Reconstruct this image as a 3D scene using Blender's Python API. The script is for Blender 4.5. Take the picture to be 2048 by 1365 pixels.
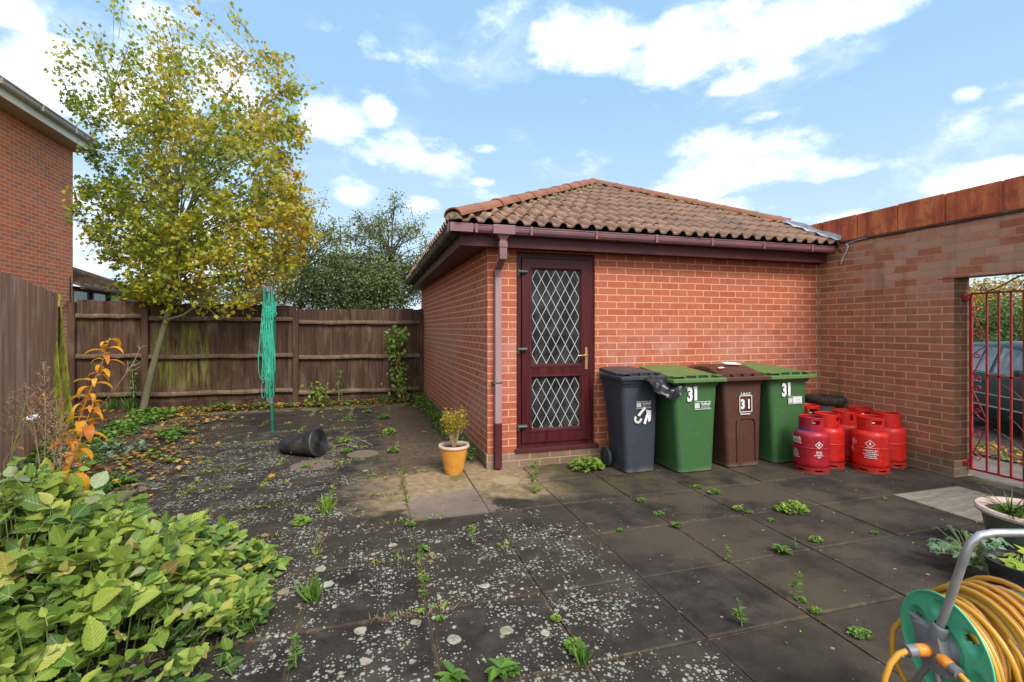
import bpy, bmesh, math, random
import numpy as np
from mathutils import Vector, Matrix, noise as mnoise
R = math.radians
for o in list(bpy.data.objects): bpy.data.objects.remove(o)
scene = bpy.context.scene
col = scene.collection
# ------------------------------------------------------------------ camera
CAMH = 1.43; FPX = 960.0; HX, HY = 1024.0, 657.0; CY, SY = 0.96, 0.28
cam = bpy.data.cameras.new('camera'); camo = bpy.data.objects.new('camera', cam); col.objects.link(camo)
camo.location = (0, 0, CAMH); camo.rotation_euler = (R(90), 0, -math.atan2(SY, CY))
cam.sensor_width = 36; cam.lens = 36*FPX/2048; cam.shift_y = -25.5/2048
cam.clip_start = 0.05; cam.clip_end = 3000
scene.camera = camo
scene.view_settings.view_transform = 'Standard'; scene.view_settings.look = 'None'
scene.view_settings.exposure = 1.24; scene.view_settings.gamma = 1

def W(px, py, Z):            # point seen at a pixel of the photograph, Z metres ahead
    u = (px-HX)/FPX
    return Vector((Z*(SY+CY*u), Z*(CY-SY*u), CAMH-(py-HY)*Z/FPX))
def G(px, py, z=0.0):        # point of the ground seen at a pixel
    Z = FPX*(CAMH-z)/(py-HY)
    return W(px, py, Z)

# ------------------------------------------------------------------ world
SUN_EL, SUN_AZ = 46, 167     # compass style azimuth, 0 = +y, clockwise
world = bpy.data.worlds.new('World'); scene.world = world; world.use_nodes = True
nt = world.node_tree; N = nt.nodes; L = nt.links; N.clear()
def wn(t, **k):
    n = N.new(t)
    for a, b in k.items(): setattr(n, a, b)
    return n
def wm(op, a, b=None, c=None, clamp=False):
    n = N.new('ShaderNodeMath'); n.operation = op; n.use_clamp = clamp
    for i, v in enumerate((a, b, c)):
        if v is None: continue
        if isinstance(v, (int, float)): n.inputs[i].default_value = v
        else: L.new(v, n.inputs[i])
    return n.outputs[0]
out = wn('ShaderNodeOutputWorld'); bg = wn('ShaderNodeBackground'); bg.inputs[1].default_value = 0.1
L.new(bg.outputs[0], out.inputs[0])
sky = wn('ShaderNodeTexSky'); sky.sky_type = 'NISHITA'; sky.sun_disc = False
sky.sun_elevation = R(SUN_EL); sky.sun_rotation = R(SUN_AZ); sky.air_density = 1.0; sky.dust_density = 1.2; sky.ozone_density = 1.6
tc = wn('ShaderNodeTexCoord'); sx = wn('ShaderNodeSeparateXYZ'); L.new(tc.outputs['Generated'], sx.inputs[0])
az = wm('ARCTAN2', sx.outputs[0], sx.outputs[1]); el = wm('ARCSINE', sx.outputs[2])
def cloudnoise(scale, detail, rough, dist, seed):
    mp = wn('ShaderNodeMapping'); mp.inputs['Scale'].default_value = (1, 1, 1.8); mp.inputs['Location'].default_value = (seed, seed*.7, 0)
    L.new(tc.outputs['Generated'], mp.inputs[0])
    n = wn('ShaderNodeTexNoise'); n.inputs['Scale'].default_value = scale; n.inputs['Detail'].default_value = detail
    n.inputs['Roughness'].default_value = rough; n.inputs['Distortion'].default_value = dist
    L.new(mp.outputs[0], n.inputs['Vector']); return n.outputs[0]
n1 = cloudnoise(5.5, 9, .58, .35, 3.1); n2 = cloudnoise(14, 8, .6, .2, 7.7)
CL = [(1180,85,135,80,1.1),(1400,95,190,85,1),(1600,45,230,65,1),(1760,20,130,40,.9),(1480,160,140,32,.6),(1120,100,60,50,.7),
 (1500,325,230,66,1.15),(1400,285,110,46,.9),(1650,335,130,32,.8),(1380,385,90,32,1),(1465,410,50,22,.8),(1970,358,150,44,1.1),(1650,442,120,20,.9),
 (1935,188,36,20,.75),(1690,180,26,9,.5),(830,310,115,48,1),(760,225,40,36,.8),(665,240,80,50,1),(965,297,36,13,.7),(700,390,60,34,1),(840,410,46,24,.9),(970,362,28,12,.6),
 (150,190,220,110,1.1),(420,150,170,110,1),(330,35,90,60,.9),(10,20,90,40,.9),(30,200,110,90,1),(310,480,330,110,.9),(560,150,70,60,.5),
 (740,85,26,34,.45),(770,115,36,14,.4),(1130,200,50,14,.4),(1500,240,60,12,.5),(1250,430,120,14,.5),(1040,420,160,14,.35)]
acc = None
for (x, y, rx, ry, s) in CL:
    def ae(x, y):
        u = (x-HX)/FPX; v = (HY-y)/FPX; dx = SY+CY*u; dy = CY-SY*u
        return math.atan2(dx, dy), math.asin(v/math.sqrt(dx*dx+dy*dy+v*v))
    a0, e0 = ae(x, y); a1, _ = ae(x+rx, y); _, e1 = ae(x, y-ry)
    ra = abs(a1-a0); re = abs(e1-e0)
    p = wm('MULTIPLY', wm('SUBTRACT', az, a0), 1/ra); q = wm('MULTIPLY', wm('SUBTRACT', el, e0), 1/re)
    d = wm('SUBTRACT', 1.25, wm('ADD', wm('MULTIPLY', p, p), wm('MULTIPLY', q, q)))
    d = wm('MULTIPLY', wm('MAXIMUM', d, 0), s/1.25)
    acc = d if acc is None else wm('MAXIMUM', acc, d)
# clouds over the half of the sky behind the viewer too
back = wm('MULTIPLY', wm('SUBTRACT', .25, sx.outputs[1], clamp=True), 1.0, clamp=True)
acc = wm('MAXIMUM', acc, wm('MULTIPLY', back, 1.5))
top = wm('MULTIPLY', wm('SUBTRACT', sx.outputs[2], .62, clamp=True), 1.6, clamp=True)
acc = wm('MAXIMUM', acc, wm('MULTIPLY', top, 1.2))
dens = wm('ADD', acc, wm('ADD', wm('MULTIPLY', wm('SUBTRACT', n1, .5), 2.6), wm('MULTIPLY', wm('SUBTRACT', n2, .5), 1.9)))
mr = wn('ShaderNodeMapRange'); mr.interpolation_type = 'SMOOTHSTEP'
L.new(dens, mr.inputs[0]); mr.inputs[1].default_value = .08; mr.inputs[2].default_value = 1.45
cmask = wm('MULTIPLY', mr.outputs[0], .93)
wisp = wn('ShaderNodeMapRange'); wisp.interpolation_type = 'SMOOTHSTEP'; L.new(n1, wisp.inputs[0]); wisp.inputs[1].default_value = .5; wisp.inputs[2].default_value = .8
cmask = wm('MAXIMUM', cmask, wm('MULTIPLY', wisp.outputs[0], .28))
# photograph's sky: pale near the horizon, light blue above
hz = wn('ShaderNodeMapRange'); L.new(el, hz.inputs[0]); hz.inputs[1].default_value = 0.0; hz.inputs[2].default_value = .52; hz.interpolation_type = 'SMOOTHSTEP'
tint = wn('ShaderNodeMixRGB'); L.new(hz.outputs[0], tint.inputs[0]); tint.inputs[1].default_value = (3.1, 3.9, 4.4, 1); tint.inputs[2].default_value = (1.72, 2.95, 4.25, 1)
mixs = wn('ShaderNodeMixRGB'); mixs.inputs[0].default_value = .85; L.new(sky.outputs[0], mixs.inputs[1]); L.new(tint.outputs[0], mixs.inputs[2])
ccol = wn('ShaderNodeMixRGB'); L.new(n2, ccol.inputs[0]); ccol.inputs[1].default_value = (6.2, 6.35, 6.6, 1); ccol.inputs[2].default_value = (8.6, 8.6, 8.7, 1)
mixc = wn('ShaderNodeMixRGB'); L.new(cmask, mixc.inputs[0]); L.new(mixs.outputs[0], mixc.inputs[1]); L.new(ccol.outputs[0], mixc.inputs[2])
L.new(mixc.outputs[0], bg.inputs[0])
# ------------------------------------------------------------------ sun (thin cloud: soft)
sun = bpy.data.lights.new('sun', 'SUN'); suno = bpy.data.objects.new('sun', sun); col.objects.link(suno)
sun.energy = 1.8; sun.angle = R(26); sun.color = (1, .95, .87)
sd = Vector((math.sin(R(SUN_AZ))*math.cos(R(SUN_EL)), math.cos(R(SUN_AZ))*math.cos(R(SUN_EL)), math.sin(R(SUN_EL))))
suno.rotation_euler = sd.to_track_quat('Z', 'Y').to_euler(); suno.location = sd*50

# ------------------------------------------------------------------ object helpers
rng = random.Random(11); nr = np.random.default_rng(5)
def tag(o, label, cat, group=None, kind=None):
    if label: o['label'] = label
    if cat: o['category'] = cat
    if group: o['group'] = group
    if kind: o['kind'] = kind
    return o
def thing(name, label, cat, loc=(0, 0, 0), rz=0, group=None):
    o = bpy.data.objects.new(name, None); col.objects.link(o); o.location = loc; o.rotation_euler = (0, 0, rz)
    o.empty_display_size = .1
    return tag(o, label, cat, group)
def kids(o): return [c for c in bpy.data.objects if c.parent == o]
def dup(o, loc=None, rz=None, label=None, parent=None):
    c = o.copy(); col.objects.link(c)
    if parent is not None: c.parent = parent
    if loc is not None: c.location = loc
    if rz is not None: c.rotation_euler = (0, 0, rz)
    if label: c['label'] = label
    for k in kids(o): dup(k, parent=c)
    return c
def rootloc(p):
    v = Vector((0, 0, 0))
    while p is not None: v += Vector(p.location); p = p.parent
    return v
class MB:
    def __init__(s): s.v = []; s.f = []; s.m = []
    def add(s, vs, fs, mi=0):
        b = len(s.v); s.v += [tuple(v) for v in vs]; s.f += [tuple(b+i for i in f) for f in fs]; s.m += [mi]*len(fs); return s
    def box(s, x0, y0, z0, x1, y1, z1, mi=0):
        return s.add([(x0,y0,z0),(x1,y0,z0),(x1,y1,z0),(x0,y1,z0),(x0,y0,z1),(x1,y0,z1),(x1,y1,z1),(x0,y1,z1)],
                     [(0,3,2,1),(4,5,6,7),(0,1,5,4),(1,2,6,5),(2,3,7,6),(3,0,4,7)], mi)
    def obox(s, c, ax, ay, az, mi=0):
        c = Vector(c); ax = Vector(ax); ay = Vector(ay); az = Vector(az)
        vs = [c+i*ax+j*ay+k*az for k in (-1, 1) for (i, j) in ((-1,-1),(1,-1),(1,1),(-1,1))]
        return s.add(vs, [(0,3,2,1),(4,5,6,7),(0,1,5,4),(1,2,6,5),(2,3,7,6),(3,0,4,7)], mi)
    def bar(s, a, b, w, h, mi=0, up=(0,0,1)):
        a = Vector(a); b = Vector(b); d = (b-a); l = d.length; d.normalize()
        up = Vector(up)
        if abs(d.dot(up)) > .98: up = Vector((1,0,0))
        sd_ = d.cross(up).normalized(); u2 = sd_.cross(d)
        return s.obox((a+b)/2, d*l/2, sd_*w/2, u2*h/2, mi)
    def tube(s, pts, r, n=8, cap=True, mi=0, closed=False):
        pts = [Vector(p) for p in pts]; m = len(pts); rs = r if isinstance(r, (list, tuple)) else [r]*m
        vs = []; prev = None
        for i, p in enumerate(pts):
            if closed: t = pts[(i+1) % m]-pts[i-1]
            else: t = pts[min(i+1, m-1)]-pts[max(i-1, 0)]
            if t.length < 1e-9: t = Vector((0,0,1))
            t.normalize()
            if prev is None:
                a = t.cross(Vector((0,0,1)));
                if a.length < 1e-3: a = t.cross(Vector((1,0,0)))
            else: a = prev - t*prev.dot(t)
            if a.length < 1e-6: a = t.orthogonal()
            a.normalize(); prev = a; b = t.cross(a)
            for k in range(n):
                th = 2*math.pi*k/n; vs.append(p+rs[i]*(a*math.cos(th)+b*math.sin(th)))
        fs = []
        for i in range(m if closed else m-1):
            j = (i+1) % m
            for k in range(n):
                k2 = (k+1) % n; fs.append((i*n+k, i*n+k2, j*n+k2, j*n+k))
        if cap and not closed:
            fs.append(tuple(range(n-1, -1, -1))); fs.append(tuple((m-1)*n+k for k in range(n)))
        return s.add(vs, fs, mi)
    def lathe(s, prof, c=(0,0,0), n=32, axis=None, mi=0, closed=False):
        c = Vector(c)
        if axis is None: ax, ex, ey = Vector((0,0,1)), Vector((1,0,0)), Vector((0,1,0))
        else:
            ax = Vector(axis).normalized(); ex = ax.orthogonal().normalized(); ey = ax.cross(ex)
        vs = []; fs = []; m = len(prof)
        for (r, z) in prof:
            for k in range(n):
                th = 2*math.pi*k/n; vs.append(c+ax*z+(ex*math.cos(th)+ey*math.sin(th))*max(r, 1e-4))
        for i in range(m-1 if not closed else m):
            j = (i+1) % m
            for k in range(n):
                k2 = (k+1) % n; fs.append((i*n+k, i*n+k2, j*n+k2, j*n+k))
        return s.add(vs, fs, mi)
    def loft(s, rings, cap=True, mi=0):
        n = len(rings[0]); vs = [p for r in rings for p in r]; fs = []
        for i in range(len(rings)-1):
            for k in range(n):
                k2 = (k+1) % n; fs.append((i*n+k, i*n+k2, (i+1)*n+k2, (i+1)*n+k))
        if cap: fs.append(tuple(range(n-1, -1, -1))); fs.append(tuple((len(rings)-1)*n+k for k in range(n)))
        return s.add(vs, fs, mi)
    def build(s, name, mats, parent=None, smooth=None, bevel=0, uv=False, seg=2, local=False, recalc=True):
        off = Vector((0,0,0)) if (parent is None or local) else rootloc(parent)
        me = bpy.data.meshes.new(name)
        me.from_pydata([(x-off.x, y-off.y, z-off.z) for x, y, z in s.v], [], s.f); me.update()
        if not isinstance(mats, (list, tuple)): mats = [mats]
        for m in mats: me.materials.append(m)
        for p, mi in zip(me.polygons, s.m): p.material_index = mi
        if bevel or recalc:
            bm = bmesh.new(); bm.from_mesh(me)
            if recalc: bmesh.ops.recalc_face_normals(bm, faces=bm.faces)
            if bevel:
                es = [e for e in bm.edges if len(e.link_faces) == 2 and e.calc_face_angle(0) > R(30)]
                bmesh.ops.bevel(bm, geom=es, offset=bevel, segments=seg, profile=.6, affect='EDGES', clamp_overlap=True)
            bm.to_mesh(me); bm.free()
        if smooth is not None:
            me.polygons.foreach_set('use_smooth', [True]*len(me.polygons)); me.set_sharp_from_angle(angle=R(smooth))
        if uv: boxuv(me, off)
        o = bpy.data.objects.new(name, me); col.objects.link(o)
        if parent is not None: o.parent = parent
        return o
def boxuv(me, off=Vector((0,0,0))):
    lay = me.uv_layers.new(name='uv') if not me.uv_layers else me.uv_layers[0]
    for p in me.polygons:
        n = p.normal
        if abs(n.z) > .7:
            for li in p.loop_indices:
                c = me.vertices[me.loops[li].vertex_index].co+off; lay.data[li].uv = (c.x, c.y)
        else:
            t = Vector((-n.y, n.x, 0)).normalized()
            if t.x+t.y*.9 < 0: t = -t
            for li in p.loop_indices:
                c = me.vertices[me.loops[li].vertex_index].co+off; lay.data[li].uv = (c.x*t.x+c.y*t.y, c.z)
def npmesh(name, V, F, nper, mat, parent=None, attr=None, smooth=False):
    """V (n,3) vertices; F list of equal-size faces as an (m,k) array"""
    off = np.array(rootloc(parent)) if parent is not None else np.zeros(3)
    me = bpy.data.meshes.new(name); V = np.asarray(V, dtype=np.float32)-off.astype(np.float32); F = np.asarray(F, dtype=np.int32)
    me.vertices.add(len(V)); me.vertices.foreach_set('co', V.ravel())
    me.loops.add(F.size); me.loops.foreach_set('vertex_index', F.ravel())
    me.polygons.add(len(F)); me.polygons.foreach_set('loop_start', np.arange(0, F.size, F.shape[1], dtype=np.int32))
    me.polygons.foreach_set('loop_total', np.full(len(F), F.shape[1], dtype=np.int32))
    if smooth: me.polygons.foreach_set('use_smooth', np.ones(len(F), dtype=bool))
    me.update(calc_edges=True)
    if attr is not None:
        a = me.attributes.new('t', 'FLOAT', 'FACE'); a.data.foreach_set('value', np.asarray(attr, dtype=np.float32))
    me.materials.append(mat); me.validate()
    o = bpy.data.objects.new(name, me); col.objects.link(o)
    if parent is not None: o.parent = parent
    return o
def struct(o): o['kind'] = 'structure'; return o
# ------------------------------------------------------------------ materials
class NT:
    def __init__(s, name):
        s.mat = bpy.data.materials.new(name); s.mat.use_nodes = True; s.t = s.mat.node_tree; s.t.nodes.clear()
        s.out = s.t.nodes.new('ShaderNodeOutputMaterial'); s.b = s.t.nodes.new('ShaderNodeBsdfPrincipled'); s.t.links.new(s.b.outputs[0], s.out.inputs[0])
    def link(s, a, b): s.t.links.new(a, b)
    def node(s, t): return s.t.nodes.new(t)
    def setin(s, sock, v):
        if v is None: return
        if hasattr(v, 'is_output') or isinstance(v, bpy.types.NodeSocket): s.link(v, sock)
        elif isinstance(v, (tuple, list)) and len(v) == 3 and sock.type == 'RGBA': sock.default_value = (*v, 1)
        else: sock.default_value = v
    def m(s, op, a, b=None, c=None, clamp=False):
        n = s.node('ShaderNodeMath'); n.operation = op; n.use_clamp = clamp
        for i, v in enumerate((a, b, c)): s.setin(n.inputs[i], v)
        return n.outputs[0]
    def mix(s, f, a, b, mode='MIX'):
        n = s.node('ShaderNodeMixRGB'); n.blend_type = mode; s.setin(n.inputs[0], f); s.setin(n.inputs[1], a); s.setin(n.inputs[2], b); return n.outputs[0]
    def obj(s): return s.node('ShaderNodeTexCoord').outputs['Object']
    def pos(s): return s.node('ShaderNodeNewGeometry').outputs['Position']
    def uv(s): return s.node('ShaderNodeTexCoord').outputs['UV']
    def map(s, v, sc=(1,1,1), loc=(0,0,0), rot=(0,0,0)):
        n = s.node('ShaderNodeMapping'); s.link(v, n.inputs[0]); n.inputs['Scale'].default_value = sc; n.inputs['Location'].default_value = loc; n.inputs['Rotation'].default_value = rot; return n.outputs[0]
    def noise(s, v, scale, detail=4, rough=.55, dist=0):
        n = s.node('ShaderNodeTexNoise'); s.link(v, n.inputs['Vector']); n.inputs['Scale'].default_value = scale; n.inputs['Detail'].default_value = detail; n.inputs['Roughness'].default_value = rough; n.inputs['Distortion'].default_value = dist; return n.outputs[0]
    def vor(s, v, scale, out='Distance', feat='F1'):
        n = s.node('ShaderNodeTexVoronoi'); n.feature = feat; s.link(v, n.inputs['Vector']); n.inputs['Scale'].default_value = scale; return n.outputs[out]
    def rng(s, v, a, b, c=0, d=1, sm=True):
        n = s.node('ShaderNodeMapRange'); n.interpolation_type = 'SMOOTHSTEP' if sm else 'LINEAR'
        s.setin(n.inputs[0], v)
        for i, x in enumerate((a, b, c, d)): n.inputs[i+1].default_value = x
        return n.outputs[0]
    def sep(s, v):
        n = s.node('ShaderNodeSeparateXYZ'); s.link(v, n.inputs[0]); return n.outputs
    def ramp(s, f, stops):
        n = s.node('ShaderNodeValToRGB'); s.link(f, n.inputs[0]); e = n.color_ramp.elements
        while len(e) < len(stops): e.new(.5)
        for i, (p, c) in enumerate(stops): e[i].position = p; e[i].color = (*c, 1)
        return n.outputs[0]
    def attr(s, name='t'):
        n = s.node('ShaderNodeAttribute'); n.attribute_name = name; return n.outputs['Fac']
    def bump(s, h, strength=.3, dist=.01):
        n = s.node('ShaderNodeBump'); s.link(h, n.inputs['Height']); n.inputs['Strength'].default_value = strength; n.inputs['Distance'].default_value = dist; s.link(n.outputs[0], s.b.inputs['Normal'])
    def done(s, colr=None, rough=None, metal=None, spec=None, coat=None):
        s.setin(s.b.inputs['Base Color'], colr); s.setin(s.b.inputs['Roughness'], rough); s.setin(s.b.inputs['Metallic'], metal)
        s.setin(s.b.inputs['Specular IOR Level'], spec); s.setin(s.b.inputs['Coat Weight'], coat)
        return s.mat
def vmat(name, c1, c2, scale=8, rough=.6, bump=.15, metal=0, spec=.5, c3=None, stretch=(1,1,1), coat=0, bd=.004, rvar=.12):
    k = NT(name); v = k.map(k.obj(), stretch)
    n = k.noise(v, scale, 6, .6); f = k.rng(n, .32, .68)
    c = k.mix(f, c1, c2)
    if c3 is not None:
        n3 = k.noise(k.map(k.obj(), stretch, (5, 3, 1)), scale*.45, 7, .65); c = k.mix(k.rng(n3, .52, .68), c, c3)
    fine = k.noise(v, scale*9, 3, .6)
    c = k.mix(k.m('MULTIPLY', k.m('SUBTRACT', fine, .4, clamp=True), .5), c, tuple(x*.6 for x in c1))
    if bump: k.bump(k.m('ADD', n, k.m('MULTIPLY', fine, .5)), bump, bd)
    return k.done(c, k.rng(n, .2, .8, rough-rvar, rough+rvar), metal, spec, coat)
def brickmat(name, a, b, mort, dark, stain=None, mfade=0.0, extra=None, darkamt=.55, bias=0, soft=.25):
    k = NT(name); uv = k.uv()
    def bt(c1, c2, mo, bias=0, sq=0):
        n = k.node('ShaderNodeTexBrick'); n.offset = .5
        k.link(uvw, n.inputs['Vector']); k.setin(n.inputs['Color1'], c1); k.setin(n.inputs['Color2'], c2); k.setin(n.inputs['Mortar'], mo)
        n.inputs['Scale'].default_value = 1; n.inputs['Mortar Size'].default_value = .0064; n.inputs['Mortar Smooth'].default_value = soft
        n.inputs['Bias'].default_value = bias; n.inputs['Brick Width'].default_value = .225; n.inputs['Row Height'].default_value = .075
        return n
    # slight waviness of the joints
    wob = k.node('ShaderNodeTexNoise'); k.link(uv, wob.inputs['Vector']); wob.inputs['Scale'].default_value = 9; wob.inputs['Detail'].default_value = 3
    vm = k.node('ShaderNodeVectorMath'); vm.operation = 'MULTIPLY_ADD'; k.link(wob.outputs['Color'], vm.inputs[0]); vm.inputs[1].default_value = (.009, .007, 0); k.link(uv, vm.inputs[2]); uvw = vm.outputs[0]
    n = bt(a, b, mort, bias); g = bt((0,0,0), (1,1,1), (0,0,0))
    rnd = k.node('ShaderNodeSeparateColor'); k.link(g.outputs['Color'], rnd.inputs[0]); rnd = rnd.outputs[0]
    isb = k.m('SUBTRACT', 1, n.outputs['Fac'])
    P = k.map(uv, (1,1,1)); c = n.outputs['Color']
    low = k.noise(P, 1.3, 5, .6); mid = k.noise(P, 7, 5, .65); fine = k.noise(P, 60, 4, .7)
    dk = k.m('MULTIPLY', k.m('MULTIPLY', k.rng(rnd, .62, .9), isb), darkamt)
    c = k.mix(dk, c, dark)
    c = k.mix(k.m('MULTIPLY', k.rng(mid, .35, .75), .35), c, k.mix(.5, c, (1,1,1), 'MULTIPLY'))
    c = k.mix(k.m('MULTIPLY', k.rng(mid, .3, .55, 1, 0), .35), c, k.mix(1, c, (.62,.6,.6), 'MULTIPLY'))
    c = k.mix(k.rng(fine, .25, .75, .0, .35), c, k.mix(1, c, (.6,.58,.56), 'MULTIPLY'))
    # streaks within a brick
    stv = k.noise(k.map(uv, (38, 5, 1)), 1, 3, .5); c = k.mix(k.m('MULTIPLY', k.m('MULTIPLY', k.rng(stv, .5, .72), isb), .3), c, k.mix(1, c, (1.35,1.3,1.25), 'MULTIPLY'))
    if extra: c = extra(k, c, uv, rnd, isb, low, mid, n)
    h = k.m('ADD', k.m('MULTIPLY', isb, 1.0), k.m('MULTIPLY', fine, .25)); h = k.m('ADD', h, k.m('MULTIPLY', rnd, .15))
    k.bump(h, .55, .006)
    return k.done(c, k.rng(mid, .3, .7, .78, .92), 0, .25)
def ex_front(k, c, uv, rnd, isb, low, mid, n):
    s = k.sep(uv)
    # white bloom on the lower middle of the wall
    f = k.m('MULTIPLY', k.rng(k.m('ADD', k.m('MULTIPLY', mid, .5), low), .62, .95), k.m('MULTIPLY', k.rng(s[1], .5, .9), k.rng(s[1], 1.7, 1.15)))
    c = k.mix(k.m('MULTIPLY', f, .28), c, (.46, .33, .29))
    # darker, dirtier bricks low down and a green damp foot
    g = k.m('MULTIPLY', k.rng(s[1], .24, .05), k.rng(mid, .35, .6)); c = k.mix(k.m('MULTIPLY', g, .35), c, (.10, .12, .05))
    return c
def ex_right(k, c, uv, rnd, isb, low, mid, n):
    s = k.sep(uv)
    # greyed bricks in the upper courses near the gateway
    up = k.m('MULTIPLY', k.rng(s[1], 1.55, 2.0), k.rng(s[0], 4.7, 3.9))
    g = k.m('MULTIPLY', k.m('MULTIPLY', up, isb), k.rng(k.m('ADD', k.m('MULTIPLY', rnd, .9), k.m('MULTIPLY', mid, .8)), .60, 1.05)); c = k.mix(k.m('MULTIPLY', g, .55), c, (.46, .33, .245)); c = k.mix(k.m('MULTIPLY', k.m('MULTIPLY', up, k.m('SUBTRACT', 1, isb)), .7), c, (.42,.15,.085))
    # dirt runs and green
    st = k.noise(k.map(uv, (6, .8, 1)), 1, 5, .6)
    c = k.mix(k.m('MULTIPLY', k.rng(st, .5, .75), .5), c, (.13, .085, .045))
    mo = k.noise(k.map(uv, (2.2, 1.2, 1), (3,1,0)), 1, 6, .65); mm = k.m('MULTIPLY', k.rng(mo, .52, .72), k.rng(s[1], 1.9, 1.0))
    c = k.mix(k.m('MULTIPLY', mm, .5), c, (.15, .13, .045))
    ef = k.m('MULTIPLY', k.rng(mid, .58, .75), k.rng(low, .5, .6)); c = k.mix(k.m('MULTIPLY', ef, .35), c, (.45,.34,.27))
    g2 = k.m('MULTIPLY', k.rng(s[1], .35, .08), k.rng(mid, .3, .6)); return k.mix(k.m('MULTIPLY', g2, .55), c, (.05, .05, .028))
def ex_side(k, c, uv, rnd, isb, low, mid, n):
    s = k.sep(uv); f = k.m('MULTIPLY', k.rng(low, .42, .62), k.rng(s[1], 1.9, 1.2))
    c = k.mix(k.m('MULTIPLY', f, .35), c, (.42, .30, .25))
    g2 = k.m('MULTIPLY', k.rng(s[1], .3, .05), k.rng(mid, .3, .6)); return k.mix(k.m('MULTIPLY', g2, .3), c, (.1, .12, .05))
M = {}
M['brick_front'] = brickmat('brick_front', (.37,.095,.050), (.49,.145,.078), (.62,.33,.22), (.27,.075,.05), extra=ex_front, darkamt=.35)
M['brick_side'] = brickmat('brick_side', (.40,.125,.08), (.52,.175,.105), (.72,.46,.31), (.26,.09,.06), extra=ex_side, darkamt=.3)
M['brick_right'] = brickmat('brick_right', (.34,.125,.075), (.47,.20,.12), (.60,.36,.21), (.20,.085,.065), extra=ex_right, darkamt=.6)
M['brick_plinth'] = brickmat('brick_plinth', (.17,.10,.07), (.24,.13,.085), (.40,.29,.19), (.12,.08,.06), extra=ex_side, darkamt=.4)
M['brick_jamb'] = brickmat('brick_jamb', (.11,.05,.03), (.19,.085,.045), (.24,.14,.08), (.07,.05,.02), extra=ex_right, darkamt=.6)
M['brick_house'] = brickmat('brick_house', (.62,.17,.085), (.70,.26,.135), (.78,.48,.33), (.33,.16,.14), darkamt=.6, soft=.5)
M['upvc'] = vmat('maroon_upvc', (.060,.012,.015), (.08,.020,.022), 3, .5, .03, spec=.25, rvar=.06)
M['gutter'] = vmat('faded_maroon_plastic', (.22,.10,.115), (.15,.07,.075), 2.5, .4, .03, stretch=(1,1,3))
M['gutter_old'] = vmat('dirty_gutter', (.085,.075,.055), (.05,.045,.035), 6, .75, .1, c3=(.10,.12,.05))
M['pipe_pale'] = vmat('weathered_downpipe', (.34,.22,.23), (.28,.17,.17), 3, .45, .03, stretch=(1,1,.6))
M['door_brown'] = vmat('rosewood_frame', (.045,.006,.008), (.080,.012,.014), 2.2, .38, .03, spec=.25, stretch=(14,14,.8), rvar=.05)
M['lead'] = vmat('lead_strip', (.50,.53,.57), (.36,.39,.43), 20, .4, .02)
M['lead_sheet'] = vmat('lead_flashing', (.25,.26,.31), (.38,.39,.43), 14, .6, .3)
M['brass'] = vmat('worn_brass', (.62,.45,.18), (.5,.38,.2), 30, .35, .02, metal=.9)
M['dark_metal'] = vmat('dark_grey_metal', (.05,.06,.06), (.09,.1,.1), 30, .5, .05, metal=.3)
M['tile'] = vmat('clay_roof_tile', (.19,.105,.070), (.28,.165,.112), 3.2, .85, .35, c3=(.13,.09,.07), bd=.006)
M['ridge'] = vmat('terracotta_ridge', (.19,.070,.040), (.27,.105,.06), 5, .85, .3, c3=(.17,.10,.06), bd=.006)
M['moss'] = vmat('moss', (.10,.12,.02), (.20,.20,.05), 40, .95, .5)
M['mortar'] = vmat('mortar_bedding', (.32,.24,.17), (.2,.15,.1), 20, .95, .4)
def coping():
    k = NT('stained_coping'); v = k.obj(); n = k.noise(k.map(v, (7,7,1.2)), 1, 6, .65); n2 = k.noise(v, 9, 6, .6)
    c = k.ramp(k.rng(n, .2, .8, sm=False), [(.25,(.26,.06,.03)),(.5,(.48,.11,.045)),(.68,(.62,.20,.075)),(.85,(.33,.10,.05))])
    c = k.mix(k.m('MULTIPLY', k.rng(n2, .52, .68), .6), c, (.16,.06,.035)); fine = k.noise(v, 70, 4, .7)
    c = k.mix(k.rng(fine, .3, .8, 0, .3), c, (.09,.05,.03)); k.bump(k.m('ADD', n2, k.m('MULTIPLY', fine, .5)), .3, .006); return k.done(c, .8, 0, .3)
M['coping'] = coping()
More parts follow.
